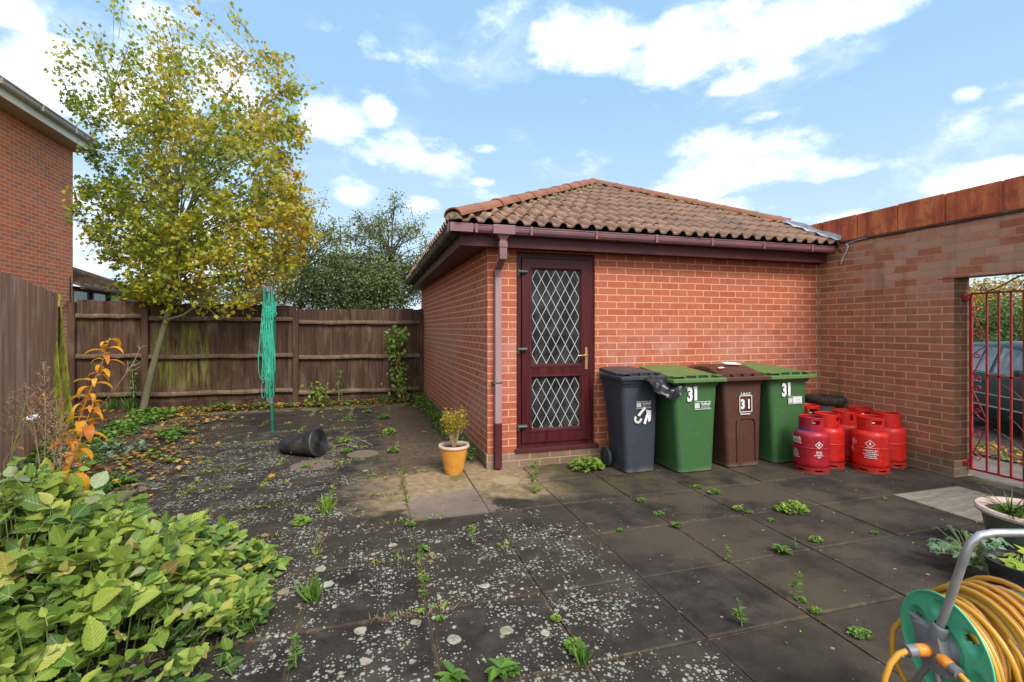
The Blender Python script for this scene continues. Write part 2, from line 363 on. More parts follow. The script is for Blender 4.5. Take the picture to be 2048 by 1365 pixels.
def woodmat(name, c1, c2, c3, green=0, gbox=None, rough=.85):
    k = NT(name); p = k.pos(); t = k.attr('t')
    g = k.noise(k.map(p, (26, 26, 1.1)), 1, 6, .65, .6); g2 = k.noise(k.map(p, (70, 70, 2)), 1, 4, .6)
    c = k.mix(k.rng(g, .3, .7), c1, c2); c = k.mix(k.m('MULTIPLY', k.rng(g2, .55, .75), .7), c, c3)
    c = k.mix(k.m('MULTIPLY', t, .65), c, k.mix(1, c, (.42,.40,.40), 'MULTIPLY'))
    blot = k.noise(k.map(p, (5, 5, 1.6)), 1, 5, .6); c = k.mix(k.m('MULTIPLY', k.rng(blot, .5, .72), .5), c, c3)
    if green:
        s = k.sep(p); (x0, x1, z0, z1) = gbox
        m_ = k.m('MULTIPLY', k.rng(s[0], x0, x0+.25), k.rng(s[0], x1, x1-.12)); m_ = k.m('MULTIPLY', m_, k.m('MULTIPLY', k.rng(s[2], z0, z0+.3), k.rng(s[2], z1, z1-.2)))
        gn = k.noise(k.map(p, (13, 13, 1.2), (4,2,0)), 1, 6, .75); f = k.m('MULTIPLY', m_, k.rng(gn, .42, .68)); c = k.mix(k.m('MULTIPLY', f, green), c, (.23,.28,.02))
        gn2 = k.noise(k.map(p, (4, 4, 1.5), (9,2,5)), 1, 5, .7); left = k.rng(s[0], -1.9, -2.9)
        c = k.mix(k.m('MULTIPLY', k.m('MULTIPLY', k.rng(gn2, .5, .68), left), .4), c, (.09,.11,.02))
    k.bump(k.m('ADD', g, k.m('MULTIPLY', g2, .6)), .5, .004); return k.done(c, rough, 0, .12)
M['fence'] = woodmat('weathered_fence_board', (.055,.030,.021), (.115,.068,.049), (.21,.145,.108), .8, (-3.75,-2.75,.2,1.55))
M['rail'] = woodmat('weathered_rail', (.10,.066,.045), (.17,.12,.08), (.30,.24,.17))
M['fence_left'] = woodmat('brown_fence_board', (.40,.20,.14), (.60,.34,.25), (.75,.58,.47))
M['wood_green'] = woodmat('algae_covered_board', (.13,.10,.05), (.38,.42,.045), (.52,.58,.06))
M['white'] = vmat('white_fascia', (.92,.92,.88), (.85,.84,.80), 3, .45, .03)
M['soffit'] = vmat('beige_soffit', (.48,.40,.32), (.42,.35,.28), 3, .7, .05)
M['grey_gutter'] = vmat('grey_gutter', (.34,.32,.30), (.44,.42,.40), 4, .55, .05)
def plastic(name, c, dirt=.25, rough=.42, dcol=(.22,.2,.15)):
    k = NT(name); p = k.obj(); n = k.noise(p, 5, 6, .65); f = k.noise(p, 45, 4, .7); st = k.noise(k.map(p, (30,30,3)), 1, 4, .6)
    s = k.sep(p)
    cc = k.mix(k.rng(n, .35, .7, 0, .3), c, tuple(x*.72 for x in c)); cc = k.mix(k.m('MULTIPLY', k.rng(f, .5, .8), dirt), cc, dcol)
    cc = k.mix(k.m('MULTIPLY', k.rng(st, .6, .8), dirt*.5), cc, tuple(min(1, x*1.6+.04) for x in c))
    cc = k.mix(k.m('MULTIPLY', k.rng(s[2], .07, .0), k.rng(n, .3, .6, .05, .5)), cc, dcol)
    k.bump(k.m('ADD', f, n), .12, .003); return k.done(cc, k.rng(n, .3, .7, rough-.08, rough+.12), 0, .5)
M['bin_green'] = plastic('green_bin_plastic', (.038,.115,.036)); M['bin_lid_green'] = plastic('green_lid_plastic', (.085,.175,.05), .35)
M['bin_grey'] = plastic('blue_grey_bin_plastic', (.030,.039,.057)); M['bin_brown'] = plastic('brown_bin_plastic', (.075,.028,.018))
M['rubber'] = vmat('black_rubber', (.015,.015,.017), (.03,.03,.032), 12, .75, .1)
M['black'] = vmat('black_plastic', (.018,.018,.02), (.03,.03,.033), 10, .5, .1)
M['gap_shade'] = vmat('gap_shade_tone', (.01,.012,.01), (.015,.016,.014), 10, .8, 0)  # near-black colour stands in for shade inside lid openings and door gaps
M['bag'] = vmat('black_bin_liner', (.012,.012,.014), (.02,.02,.023), 9, .38, .15, spec=.5, bd=.004)
M['sticker'] = vmat('white_sticker', (.80,.80,.80), (.68,.68,.70), 25, .45, .02, c3=(.58,.56,.52))
M['sticker_bright'] = vmat('reflective_sticker', (.92,.92,.88), (.85,.85,.80), 25, .25, .02)
def redmat(name, c, c2, purple=0):
    k = NT(name); p = k.obj(); n = k.noise(p, 6, 6, .65); f = k.vor(p, 38); n3 = k.noise(p, 30, 4, .7); s = k.sep(p)
    cc = k.mix(k.rng(n, .35, .65), c, c2); cc = k.mix(k.m('MULTIPLY', k.rng(f, .14, .04), k.rng(n3, .5, .65)), cc, (.55,.35,.3))
    if purple: cc = k.mix(k.m('MULTIPLY', k.m('MULTIPLY', k.rng(s[2], .36, .415), k.rng(s[2], .455, .44)), k.rng(s[0], .06, -.12, .05, .8)), cc, (.06,.05,.16))
    cc = k.mix(k.m('MULTIPLY', k.rng(s[2], .08, .0), k.rng(n3, .35, .6)), cc, (.10,.035,.02)); cc = k.mix(k.m('MULTIPLY', k.rng(k.noise(p, 14, 7, .75), .56, .68), .45), cc, (.22,.02,.015)); cc = k.mix(k.m('MULTIPLY', k.rng(k.noise(k.map(p, (1,1,1), (3,3,3)), 26, 6, .8), .66, .72), .8), cc, (.13,.06,.04))
    k.bump(k.m('ADD', n, n3), .08, .003); return k.done(cc, k.rng(n3, .3, .7, .34, .52), 0, .4, .1)
M['red'] = redmat('red_cylinder_paint', (.46,.010,.007), (.58,.018,.010)); M['red_dark'] = redmat('faded_crimson_paint', (.27,.006,.016), (.36,.012,.024), 1)
M['gate_red'] = vmat('chipped_red_paint', (.40,.012,.02), (.28,.02,.02), 14, .5, .1, c3=(.13,.04,.025))
M['glaze'] = vmat('ochre_glaze', (.62,.27,.035), (.74,.36,.06), 3, .25, .04, coat=.4, c3=(.5,.2,.03)); M['glaze_rim'] = vmat('unglazed_rim', (.50,.36,.30), (.58,.44,.38), 12, .7, .1)
M['glaze_green'] = vmat('blue_green_glaze', (.10,.13,.075), (.05,.06,.08), 6, .28, .05, coat=.4, stretch=(1,1,.3))
M['soil'] = vmat('potting_soil', (.035,.022,.014), (.07,.045,.03), 30, .95, .8, bd=.02)
M['soilbed'] = vmat('garden_soil', (.05,.034,.022), (.085,.06,.04), 14, .95, .8, bd=.03, c3=(.05,.055,.02))
M['earth'] = vmat('rough_ground', (.06,.055,.03), (.09,.09,.04), 1.5, .95, .5, c3=(.05,.06,.02))
M['stone'] = vmat('mossy_stone', (.30,.29,.28), (.42,.40,.38), 14, .9, .5); M['dark_stone'] = vmat('dark_mossy_stone', (.022,.018,.012), (.07,.052,.03), 22, .95, .8, bd=.02)
M['airer_green'] = vmat('dark_green_tube', (.01,.12,.085), (.015,.16,.11), 10, .35, .02); M['line'] = vmat('mint_washing_line', (.06,.50,.34), (.04,.40,.27), 10, .45, .02)
M['silver'] = vmat('dull_aluminium', (.42,.42,.43), (.5,.5,.5), 10, .42, .05, metal=.75); M['alu_dark'] = vmat('scuffed_aluminium', (.33,.31,.29), (.25,.24,.23), 12, .5, .1, metal=.5)
M['reel_green'] = vmat('mint_plastic', (.085,.46,.26), (.10,.52,.30), 4, .48, .04, c3=(.07,.34,.20)); M['grey_plastic'] = vmat('grey_plastic', (.20,.20,.215), (.15,.15,.16), 8, .5, .05)
M['orange_plastic'] = vmat('orange_plastic', (.85,.30,.04), (.75,.25,.03), 8, .4, .03); M['hose'] = vmat('yellow_hose', (.66,.33,.035), (.56,.26,.025), 5, .42, .05, c3=(.42,.21,.04)); M['hose_stripe'] = vmat('hose_stripe', (.30,.17,.09), (.22,.13,.08), 9, .5, .02)
M['mesh_roll'] = vmat('black_plastic_mesh', (.018,.019,.024), (.035,.037,.045), 9, .45, .1, c3=(.07,.06,.055))
M['bark'] = vmat('mossy_bark', (.11,.10,.06), (.17,.15,.085), 9, .95, .8, stretch=(1,1,.35), bd=.02, c3=(.12,.14,.045)); M['bark_dark'] = vmat('dark_bark', (.045,.032,.022), (.08,.058,.04), 9, .95, .8, stretch=(1,1,.35), bd=.02)
M['twig'] = vmat('dry_twig', (.30,.20,.12), (.38,.27,.16), 9, .9, .2); M['twig_red'] = vmat('red_twig', (.13,.045,.035), (.2,.08,.05), 9, .8, .2); M['stem_green'] = vmat('green_stem', (.16,.22,.06), (.22,.26,.08), 9, .7, .1)
def leafmat(name, stops, trans=.35, rough=.5, vein=0):
    k = NT(name); t = k.attr('t'); c = k.ramp(t, stops); p = k.obj(); n = k.noise(p, 60, 3, .6)
    c = k.mix(k.rng(n, .35, .7, 0, .35), c, k.mix(1, c, (.62,.66,.5), 'MULTIPLY'))
    if vein:
        su = k.sep(k.uv()); ax_ = k.m('ABSOLUTE', su[0]); wv = k.m('SINE', k.m('MULTIPLY', k.m('SUBTRACT', su[1], k.m('MULTIPLY', ax_, 1.1)), 52))
        rib = k.m('MAXIMUM', k.rng(ax_, .022, .008), k.m('MULTIPLY', k.rng(wv, .86, .98), .55)); c = k.mix(k.m('MULTIPLY', rib, .55), c, k.mix(.6, c, (.75,.8,.35)))
        c = k.mix(k.m('MULTIPLY', k.rng(wv, -.2, -.95), .22), c, k.mix(1, c, (.5,.6,.4), 'MULTIPLY')); k.bump(wv, .25, .002)
        sp = k.vor(p, 55); n2 = k.noise(p, 16, 3, .6); c = k.mix(k.m('MULTIPLY', k.rng(sp, .16, .08), k.rng(n2, .55, .65)), c, (.10,.06,.02))
        br = k.noise(p, 9, 5, .7); c = k.mix(k.m('MULTIPLY', k.rng(br, .6, .72), .6), c, (.34,.26,.07))
    k.done(c, rough, 0, .4); tr = k.node('ShaderNodeBsdfTranslucent'); k.link(c, tr.inputs[0]); mx = k.node('ShaderNodeMixShader'); mx.inputs[0].default_value = trans
    k.link(k.b.outputs[0], mx.inputs[1]); k.link(tr.outputs[0], mx.inputs[2]); k.link(mx.outputs[0], k.out.inputs[0]); return k.mat
M['leaf_maple'] = leafmat('autumn_maple_leaf', [(0,(.09,.15,.015)),(.28,(.24,.31,.025)),(.5,(.44,.44,.035)),(.75,(.58,.42,.03)),(1,(.50,.22,.03))], .45)
M['leaf_dark'] = leafmat('dark_evergreen_leaf', [(0,(.035,.06,.018)),(.5,(.095,.14,.042)),(1,(.20,.24,.07))], .25)
M['leaf_sparse'] = leafmat('thin_hedge_leaf', [(0,(.09,.13,.045)),(.6,(.20,.24,.07)),(.85,(.25,.24,.05)),(1,(.33,.22,.04))], .35)
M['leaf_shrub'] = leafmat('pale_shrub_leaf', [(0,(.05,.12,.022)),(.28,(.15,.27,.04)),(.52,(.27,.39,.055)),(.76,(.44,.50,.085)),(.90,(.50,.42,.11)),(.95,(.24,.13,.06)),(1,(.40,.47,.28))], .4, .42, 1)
M['leaf_weed'] = leafmat('weed_leaf', [(0,(.05,.11,.03)),(.5,(.13,.26,.04)),(1,(.30,.42,.05))], .35)
M['leaf_sage'] = leafmat('grey_green_leaf', [(0,(.10,.18,.10)),(1,(.22,.32,.20))], .25)
M['leaf_litter'] = leafmat('fallen_leaf', [(0,(.10,.05,.025)),(.4,(.24,.11,.04)),(.7,(.48,.25,.04)),(1,(.60,.40,.08))], .2, .7)
M['leaf_orange'] = leafmat('orange_lily_leaf', [(0,(.55,.16,.02)),(.4,(.80,.33,.02)),(1,(.88,.52,.06))], .4, .45)
M['seed'] = leafmat('dry_seed_head', [(0,(.20,.12,.07)),(1,(.42,.28,.18))], .2, .9)
M['flower'] = vmat('small_white_flower', (.8,.8,.8), (.7,.7,.72), 30, .7, 0)
M['leaf_broom'] = leafmat('olive_shrub_leaf', [(0,(.18,.18,.02)),(.5,(.38,.31,.025)),(1,(.58,.36,.03))], .3)
M['leaf_heuchera'] = leafmat('lime_leaf', [(0,(.25,.38,.04)),(1,(.48,.50,.07))], .35)
M['leaf_far'] = leafmat('far_hedge_leaf', [(0,(.03,.07,.02)),(.5,(.09,.16,.04)),(1,(.20,.26,.06))], .3)
M['leaf_far_gold'] = leafmat('far_golden_leaf', [(0,(.24,.20,.03)),(.5,(.42,.29,.04)),(1,(.55,.34,.05))], .35)
def glassmat(name, c=(.02,.022,.024), rough=.06, nz=.5):
    k = NT(name); p = k.obj(); n = k.noise(p, 5, 6, .65); n2 = k.noise(p, 40, 3, .6)
    cc = k.mix(k.rng(n, .35, .7), c, tuple(x*3+.012 for x in c)); k.bump(n, .03, .01); return k.done(cc, k.rng(n2, .3, .7, rough, rough+.08), 0, nz)
M['glass'] = glassmat('dark_door_glass', (.012,.011,.011), .12, .12); M['glass_car'] = glassmat('car_glass', (.06,.08,.085), .03, .9); M['glass_cons'] = glassmat('conservatory_glass', (.07,.09,.08), .04, .9)
M['car'] = vmat('dark_green_car_paint', (.004,.020,.017), (.006,.026,.023), 2, .32, 0, coat=0, spec=.35, rvar=.03); M['chrome'] = vmat('chrome', (.7,.7,.7), (.6,.6,.6), 5, .18, 0, metal=1); M['alloy'] = vmat('wheel_alloy', (.4,.4,.42), (.3,.3,.32), 5, .35, 0, metal=.8)
M['tail'] = vmat('red_lens', (.4,.01,.01), (.3,.01,.01), 5, .2, 0); M['lens'] = vmat('clear_lens', (.6,.62,.62), (.5,.52,.52), 5, .15, 0)
CIRC = [(-.60,5.41,.21),(-.10,5.73,.17),(1.215,4.35,.125)]
def pavemat():
    k = NT('old_concrete_slab'); p = k.pos(); s = k.sep(p); t = k.attr('t')
    x, y = s[0], s[1]
    lo = k.noise(p, 1.6, 5, .6); md = k.noise(p, 6, 6, .65); fi = k.noise(p, 90, 4, .7); mo = k.noise(p, 17, 5, .6)
    dark = k.mix(k.rng(md, .35, .7), (.021,.0185,.0175), (.044,.038,.034)); dark = k.mix(k.m('MULTIPLY', k.rng(k.noise(k.map(p, (1,1,1), (4,7,0)), 2.3, 7, .72), .46, .68), .75), dark, (.080,.068,.056))
    dark = k.mix(k.m('MULTIPLY', k.rng(lo, .42, .62), k.rng(x, .9, 1.9)), dark, (.080,.064,.047))
    dark = k.mix(k.rng(t, 0, 1, 0, .45, False), dark, (.070,.052,.038))
    # edge of slabs cleaner and sandy
    wob = k.m('MULTIPLY', k.m('SUBTRACT', md, .5), .8)
    xx = k.m('ADD', x, wob); yy = k.m('ADD', y, k.m('MULTIPLY', k.m('SUBTRACT', lo, .5), 1.2))
    tan_ = k.m('MULTIPLY', k.m('MULTIPLY', k.rng(xx, -.35, .35), k.rng(xx, 1.85, 1.25)), k.m('MULTIPLY', k.rng(yy, 3.75, 4.0), k.rng(yy, 5.2, 4.8)))
    c = k.mix(k.m('MULTIPLY', tan_, .85), dark, k.mix(k.rng(mo, .35, .65), (.38,.275,.16), (.26,.19,.115)))
    ctr = k.m('MULTIPLY', k.m('MULTIPLY', k.rng(xx, .2, .32), k.rng(xx, .98, .86)), k.m('MULTIPLY', k.rng(y, 3.60, 3.68), k.rng(yy, 4.2, 4.1))); c = k.mix(k.m('MULTIPLY', ctr, .8), c, (.21,.165,.14))
    bro = k.m('MULTIPLY', k.rng(xx, -.1, .3), k.rng(yy, 4.7, 5.1)); c = k.mix(k.m('MULTIPLY', bro, .85), c, k.mix(k.rng(mo, .38, .62), (.09,.064,.046), (.14,.10,.072)))
    # moss in damp places beside the garage
    near = k.m('MULTIPLY', k.rng(y, 3.3, 4.3), k.rng(x, -.2, .6)); c = k.mix(k.m('MULTIPLY', k.m('MULTIPLY', k.rng(k.noise(p, 3.1, 5, .65), .5, .66), near), .6), c, (.085,.085,.02))
    # lichen
    lz = k.rng(k.m('ADD', x, k.m('MULTIPLY', wob, .35)), 1.62, 1.30)
    cut = k.m('MULTIPLY', k.rng(xx, -.25, .15), k.rng(yy, 3.45, 3.7)); lz = k.m('MULTIPLY', lz, k.m('SUBTRACT', 1, cut)); lz = k.m('MULTIPLY', lz, k.rng(y, 8.4, 6.2, 0, 1))
    lz = k.m('MULTIPLY', lz, k.rng(x, -3.4, -1.8))
    cl = k.noise(p, 3.4, 5, .65); amt = k.m('MULTIPLY', lz, k.rng(cl, .36, .64, .14, .88))
    tot = None
    for (sc, th, loc, jit) in ((32, .40, (0,0,0), .5), (17, .27, (3,1,0), .45), (66, .45, (7,5,0), .5)):
        pv = k.node('ShaderNodeVectorMath'); pv.operation = 'MULTIPLY_ADD'
        nn = k.node('ShaderNodeTexNoise'); k.link(p, nn.inputs['Vector']); nn.inputs['Scale'].default_value = sc*3; nn.inputs['Detail'].default_value = 2
        k.link(nn.outputs['Color'], pv.inputs[0]); pv.inputs[1].default_value = (.45/sc,)*3; k.link(k.map(p, (1,1,0), loc), pv.inputs[2])
        vn = k.node('ShaderNodeTexVoronoi'); vn.voronoi_dimensions = '2D'; k.link(pv.outputs[0], vn.inputs['Vector']); vn.inputs['Scale'].default_value = sc
        sc3 = k.node('ShaderNodeSeparateColor'); k.link(vn.outputs['Color'], sc3.inputs[0])
        on = k.rng(k.m('SUBTRACT', amt, sc3.outputs[0]), .08, .35)
        rad = k.m('MULTIPLY', k.m('ADD', .25, k.m('MULTIPLY', sc3.outputs[1], .75)), th)
        sp = k.m('MULTIPLY', k.rng(k.m('SUBTRACT', k.m('MULTIPLY', rad, on), vn.outputs['Distance']), -.03, .11), k.rng(amt, .05, .2))
        tot = sp if tot is None else k.m('MAXIMUM', tot, sp)
    lcol = k.mix(k.rng(mo, .4, .6), (.40,.40,.33), (.25,.28,.20))
    c = k.mix(k.m('MULTIPLY', tot, .85), c, lcol)
    # a few big roundels of lichen, and sparse specks everywhere
    vdn = k.node('ShaderNodeTexNoise'); k.link(p, vdn.inputs['Vector']); vdn.inputs['Scale'].default_value = 22
    vdm = k.node('ShaderNodeVectorMath'); vdm.operation = 'MULTIPLY_ADD'; k.link(vdn.outputs['Color'], vdm.inputs[0]); vdm.inputs[1].default_value = (.03,.03,0); k.link(p, vdm.inputs[2]); vdist = vdm.outputs[0]
    vb = k.node('ShaderNodeTexVoronoi'); vb.voronoi_dimensions = '2D'; k.link(k.map(vdist, (1,1,0), (2,8,0)), vb.inputs['Vector']); vb.inputs['Scale'].default_value = 4.5
    sb = k.node('ShaderNodeSeparateColor'); k.link(vb.outputs['Color'], sb.inputs[0])
    big = k.m('MULTIPLY', k.rng(k.m('SUBTRACT', k.m('MULTIPLY', sb.outputs[1], .17), vb.outputs['Distance']), 0, .02), k.m('MULTIPLY', k.rng(sb.outputs[0], .55, .6), lz)); c = k.mix(k.m('MULTIPLY', big, k.rng(mo, .3, .6, .4, .9)), c, k.mix(sb.outputs[2], (.50,.47,.40), (.26,.20,.09)))
    vs = k.node('ShaderNodeTexVoronoi'); vs.voronoi_dimensions = '2D'; k.link(k.map(p, (1,1,0), (5,3,0)), vs.inputs['Vector']); vs.inputs['Scale'].default_value = 9
    ss = k.node('ShaderNodeSeparateColor'); k.link(vs.outputs['Color'], ss.inputs[0]); spk = k.m('MULTIPLY', k.rng(k.m('SUBTRACT', k.m('MULTIPLY', ss.outputs[1], .09), vs.outputs['Distance']), 0, .02), k.rng(ss.outputs[0], .78, .83)); c = k.mix(k.m('MULTIPLY', spk, .6), c, (.40,.36,.30))
    # clean circles where pots stood
    for (cx, cy, r) in CIRC:
        dx = k.m('SUBTRACT', x, cx); dy = k.m('SUBTRACT', y, cy); d = k.m('SQRT', k.m('ADD', k.m('MULTIPLY', dx, dx), k.m('MULTIPLY', dy, dy)))
        c = k.mix(k.m('MULTIPLY', k.rng(d, r+.015, r-.01), .8), c, (.20,.15,.12) if cy > 5 else (.36,.28,.17))
    edge = k.m('MULTIPLY', k.m('GREATER_THAN', t, 1.1), k.m('LESS_THAN', t, 1.5)); c = k.mix(k.m('MULTIPLY', edge, k.m('MULTIPLY', k.rng(mo, .42, .62), k.rng(lo, .42, .6, .1, .65))), c, (.13,.095,.06))
    # new pale slab by the gate
    pale = k.m('GREATER_THAN', t, 1.5); c = k.mix(pale, c, k.mix(k.rng(k.noise(k.map(p, (2,9,1)), 2, 5, .6), .35, .7), (.19,.165,.135), (.30,.26,.21)))
    c = k.mix(k.rng(fi, .3, .8, 0, .45), c, k.mix(1, c, (.5,.48,.45), 'MULTIPLY'))
    k.bump(k.m('ADD', k.m('MULTIPLY', fi, .6), k.m('ADD', k.m('MULTIPLY', md, .8), k.m('MULTIPLY', tot, .4))), .5, .006)
    return k.done(c, k.rng(md, .3, .7, .8, .95), 0, .12)
M['paving'] = pavemat()
def jointmat():
    k = NT('sandy_mossy_joint'); p = k.pos(); n = k.noise(p, 3, 5, .6); f = k.noise(p, 40, 4, .7); c = k.mix(k.rng(n, .42, .62), (.05,.038,.024), (.16,.12,.075)); c = k.mix(k.m('MULTIPLY', k.rng(f, .45, .7), k.rng(k.noise(p, 2, 4, .6), .45, .6)), c, (.12,.13,.03)); k.bump(f, .6, .01); return k.done(c, .95, 0, .2)
M['joint'] = jointmat()
def blockmat():
    k = NT('block_paving'); p = k.pos(); n = k.node('ShaderNodeTexBrick'); k.link(k.map(p, (1,1,1), (0,0,0), (0,0,.35)), n.inputs['Vector']); n.inputs['Scale'].default_value = 1
    n.inputs['Brick Width'].default_value = .2; n.inputs['Row Height'].default_value = .1; n.inputs['Mortar Size'].default_value = .005; n.inputs['Color1'].default_value = (.15,.12,.11,1); n.inputs['Color2'].default_value = (.21,.17,.15,1); n.inputs['Mortar'].default_value = (.05,.045,.03,1)
    f = k.noise(p, 50, 4, .7); c = k.mix(k.rng(f, .3, .7, 0, .4), n.outputs['Color'], (.08,.07,.06)); g = k.noise(p, 2.5, 5, .6); c = k.mix(k.m('MULTIPLY', k.rng(g, .5, .66), .5), c, (.07,.08,.03)); k.bump(k.m('ADD', k.m('SUBTRACT', 1, n.outputs['Fac']), f), .4, .006); return k.done(c, .85, 0, .3)
M['block'] = blockmat()
# ================================================================== GROUND
def tfill(o, vals):
    a = o.data.attributes.new('t', 'FLOAT', 'FACE'); a.data.foreach_set('value', np.asarray(vals, dtype=np.float32))
b = MB(); b.add([(-900,-900,-.3),(900,-900,-.3),(900,900,-.3),(-900,900,-.3)], [(0,1,2,3)]); struct(b.build('ground', M['earth']))
b = MB(); b.box(-4.6,-1.5,-.29,5.62,9.70,-.012); struct(b.build('paving_bed', M['joint'], recalc=True))
# slabs
xs = [-4.6,-3.97,-3.36,-2.76,-2.15,-1.55,-.945,-.335,.275,.885,1.49,2.10,2.745,3.50,4.28,5.07,5.40]
ys = [-1.5,-.5,.10,.69,1.28,1.875,2.44,3.035,3.635,4.235,4.83,5.43,6.02,6.62,7.22,7.82,8.42,9.02]
b = MB(); tv = []
r2 = random.Random(4)
for i in range(len(xs)-1):
    for j in range(len(ys)-1):
        x0, x1, y0, y1 = xs[i], xs[i+1], ys[j], ys[j+1]
        if x0 > .9 and y1 > 5.0: continue
        cx, cy = (x0+x1)/2, (y0+y1)/2
        if cx < -2.0 and cy > 2 and cy > 3+ (-(cx)-2.0)*-.2 and cx < -2.8: continue
        pale = (i == 14 and j == 6)
        g = .004
        z = [r2.uniform(-.0035, .003) for _ in range(4)]; n0 = len(b.f)
        c = r2.uniform(.008,.016); zb = -.03
        top = [(x0+g+c,y0+g+c,z[0]),(x1-g-c,y0+g+c,z[1]),(x1-g-c,y1-g-c,z[2]),(x0+g+c,y1-g-c,z[3])]
        if pale: top = [(a,bb,.012) for a, bb, _ in top]
        if x1 > 5.3 and y0 < 3.2 and y0 > 0: pass
        mid = [(x0+g,y0+g,top[0][2]-.005),(x1-g,y0+g,top[1][2]-.005),(x1-g,y1-g,top[2][2]-.005),(x0+g,y1-g,top[3][2]-.005)]
        bot = [(p[0],p[1],zb) for p in mid]
        b.add(top+mid+bot, [(0,1,2,3)]+[(k+4,(k+1)%4+4,(k+1)%4,k) for k in range(4)]+[(k+8,(k+1)%4+8,(k+1)%4+4,k+4) for k in range(4)])
        tq = 2.0 if pale else r2.random(); tv += [tq]+[2.0 if pale else 1.2]*(len(b.f)-n0-1)
o = b.build('patio_paving', M['paving'], recalc=False); tfill(o, tv); struct(o)
# planting bed along the left fence
b = MB(); NX, NY = 26, 40
vs = []; fs = []
for j in range(NY+1):
    for i in range(NX+1):
        y = 1.2+(9.66-1.2)*j/NY; xe = -1.75-.16*(y-1.2) if y < 6.2 else -2.55-.25*(y-6.2)
        xw = -1.2-.38*(y-0) ; x = xw+(xe-xw)*i/NX
        h = .035*math.sin(math.pi*i/NX)**.5+mnoise.noise(Vector((x*3,y*3,0)))*.018-.006
        if i == NX: h = -.02
        vs.append((x, y, h+.002))
for j in range(NY):
    for i in range(NX): a = j*(NX+1)+i; fs.append((a,a+1,a+NX+2,a+NX+1))
b.add(vs, fs); struct(b.build('soil_border', M['soilbed'], smooth=60, recalc=False))
# driveway outside the gate
b = MB(); vs = []; fs = []; n = 12
for j in range(n+1):
    for i in range(n+1):
        x = 5.63+(16-5.63)*i/n; y = -3+13*j/n; z = -.012-.19*min(1, max(0, (x-5.9)/2.0)); vs.append((x, y, z))
for j in range(n):
    for i in range(n): a = j*(n+1)+i; fs.append((a,a+1,a+n+2,a+n+1))
b.add(vs, fs); struct(b.build('block_driveway', M['block'], recalc=False))
b = MB(); vs = []; fs = []
for j in range(21):
    for i in range(7):
        x = 7.0+1.1*i/6; y = -3+13*j/20; z = -.012-.19*min(1, max(0, (x-5.9)/2.0)); vs.append((x+.15*math.sin(y*2.1), y, z+.012+.02*math.sin(math.pi*i/6)))
for j in range(20):
    for i in range(6): a = j*7+i; fs.append((a,a+1,a+8,a+7))
b.add(vs, fs); struct(b.build('verge', M['soilbed'], smooth=60, recalc=False))

# ================================================================== GARAGE
GX, GY, GXR, GYB = 1.125, 4.745, 5.42, 10.1; GXB = .985       # left wall slightly out of square
gar = thing('garage', 'red brick garage with clay pantile hipped roof and brown glazed door', 'garage', (GX, GY, 0))
WT = 2.26
b = MB()
DX0, DX1, DZ0, DZ1 = 1.432, 2.321, .165, 2.225
def wallq(b, p, q, z0, z1, mi=0): b.add([(p[0],p[1],z0),(q[0],q[1],z0),(q[0],q[1],z1),(p[0],p[1],z1)], [(0,1,2,3)], mi)
# front wall with door opening: outer skin, reveals, inner skin
for (x0, x1, z0, z1) in ((GX, DX0, .15, WT), (DX1, GXR, .15, WT), (DX0, DX1, DZ1, WT)): wallq(b, (x0, GY), (x1, GY), z0, z1)
wallq(b, (DX0, GY), (DX0, GY+.11), .15, DZ1); wallq(b, (DX1, GY+.11), (DX1, GY), .15, DZ1)
b.add([(DX0,GY,DZ1),(DX1,GY,DZ1),(DX1,GY+.11,DZ1),(DX0,GY+.11,DZ1)], [(0,1,2,3)])
fr = b.build('front_wall', M['brick_front'], gar, uv=True, recalc=False)
b = MB(); wallq(b, (GXB, GYB), (GX, GY), .15, WT); wallq(b, (GXR, GYB), (GXB, GYB), .15, WT); wallq(b, (GXR, GY+.12), (GXR, GYB), .15, WT)
b.build('side_wall', M['brick_side'], gar, uv=True, recalc=False)
b = MB(); wallq(b, (GX+.003, GY+.12), (GXR-.01, GY+.12), .15, WT); b.add([(GX+.02,GY+.13,.02),(GXR-.02,GY+.13,.02),(GXR-.02,GYB-.1,.02),(GX+.02,GYB-.1,.02)], [(0,1,2,3)])
b = MB(); e = .014
b.add([(GXB-e,GYB,-.02),(GX-e,GY-e,-.02),(GXR,GY-e,-.02),(GXB-e,GYB,.148),(GX-e,GY-e,.148),(GXR,GY-e,.148)], [(0,1,4,3),(1,2,5,4)])
b.add([(GXB-e,GYB,.148),(GX-e,GY-e,.148),(GXR,GY-e,.148),(GXR,GY,.152),(GX,GY,.152),(GXB,GYB,.152)], [(0,1,4,5),(1,2,3,4)])
pl = b.build('plinth', M['brick_plinth'], gar, uv=True, recalc=False)
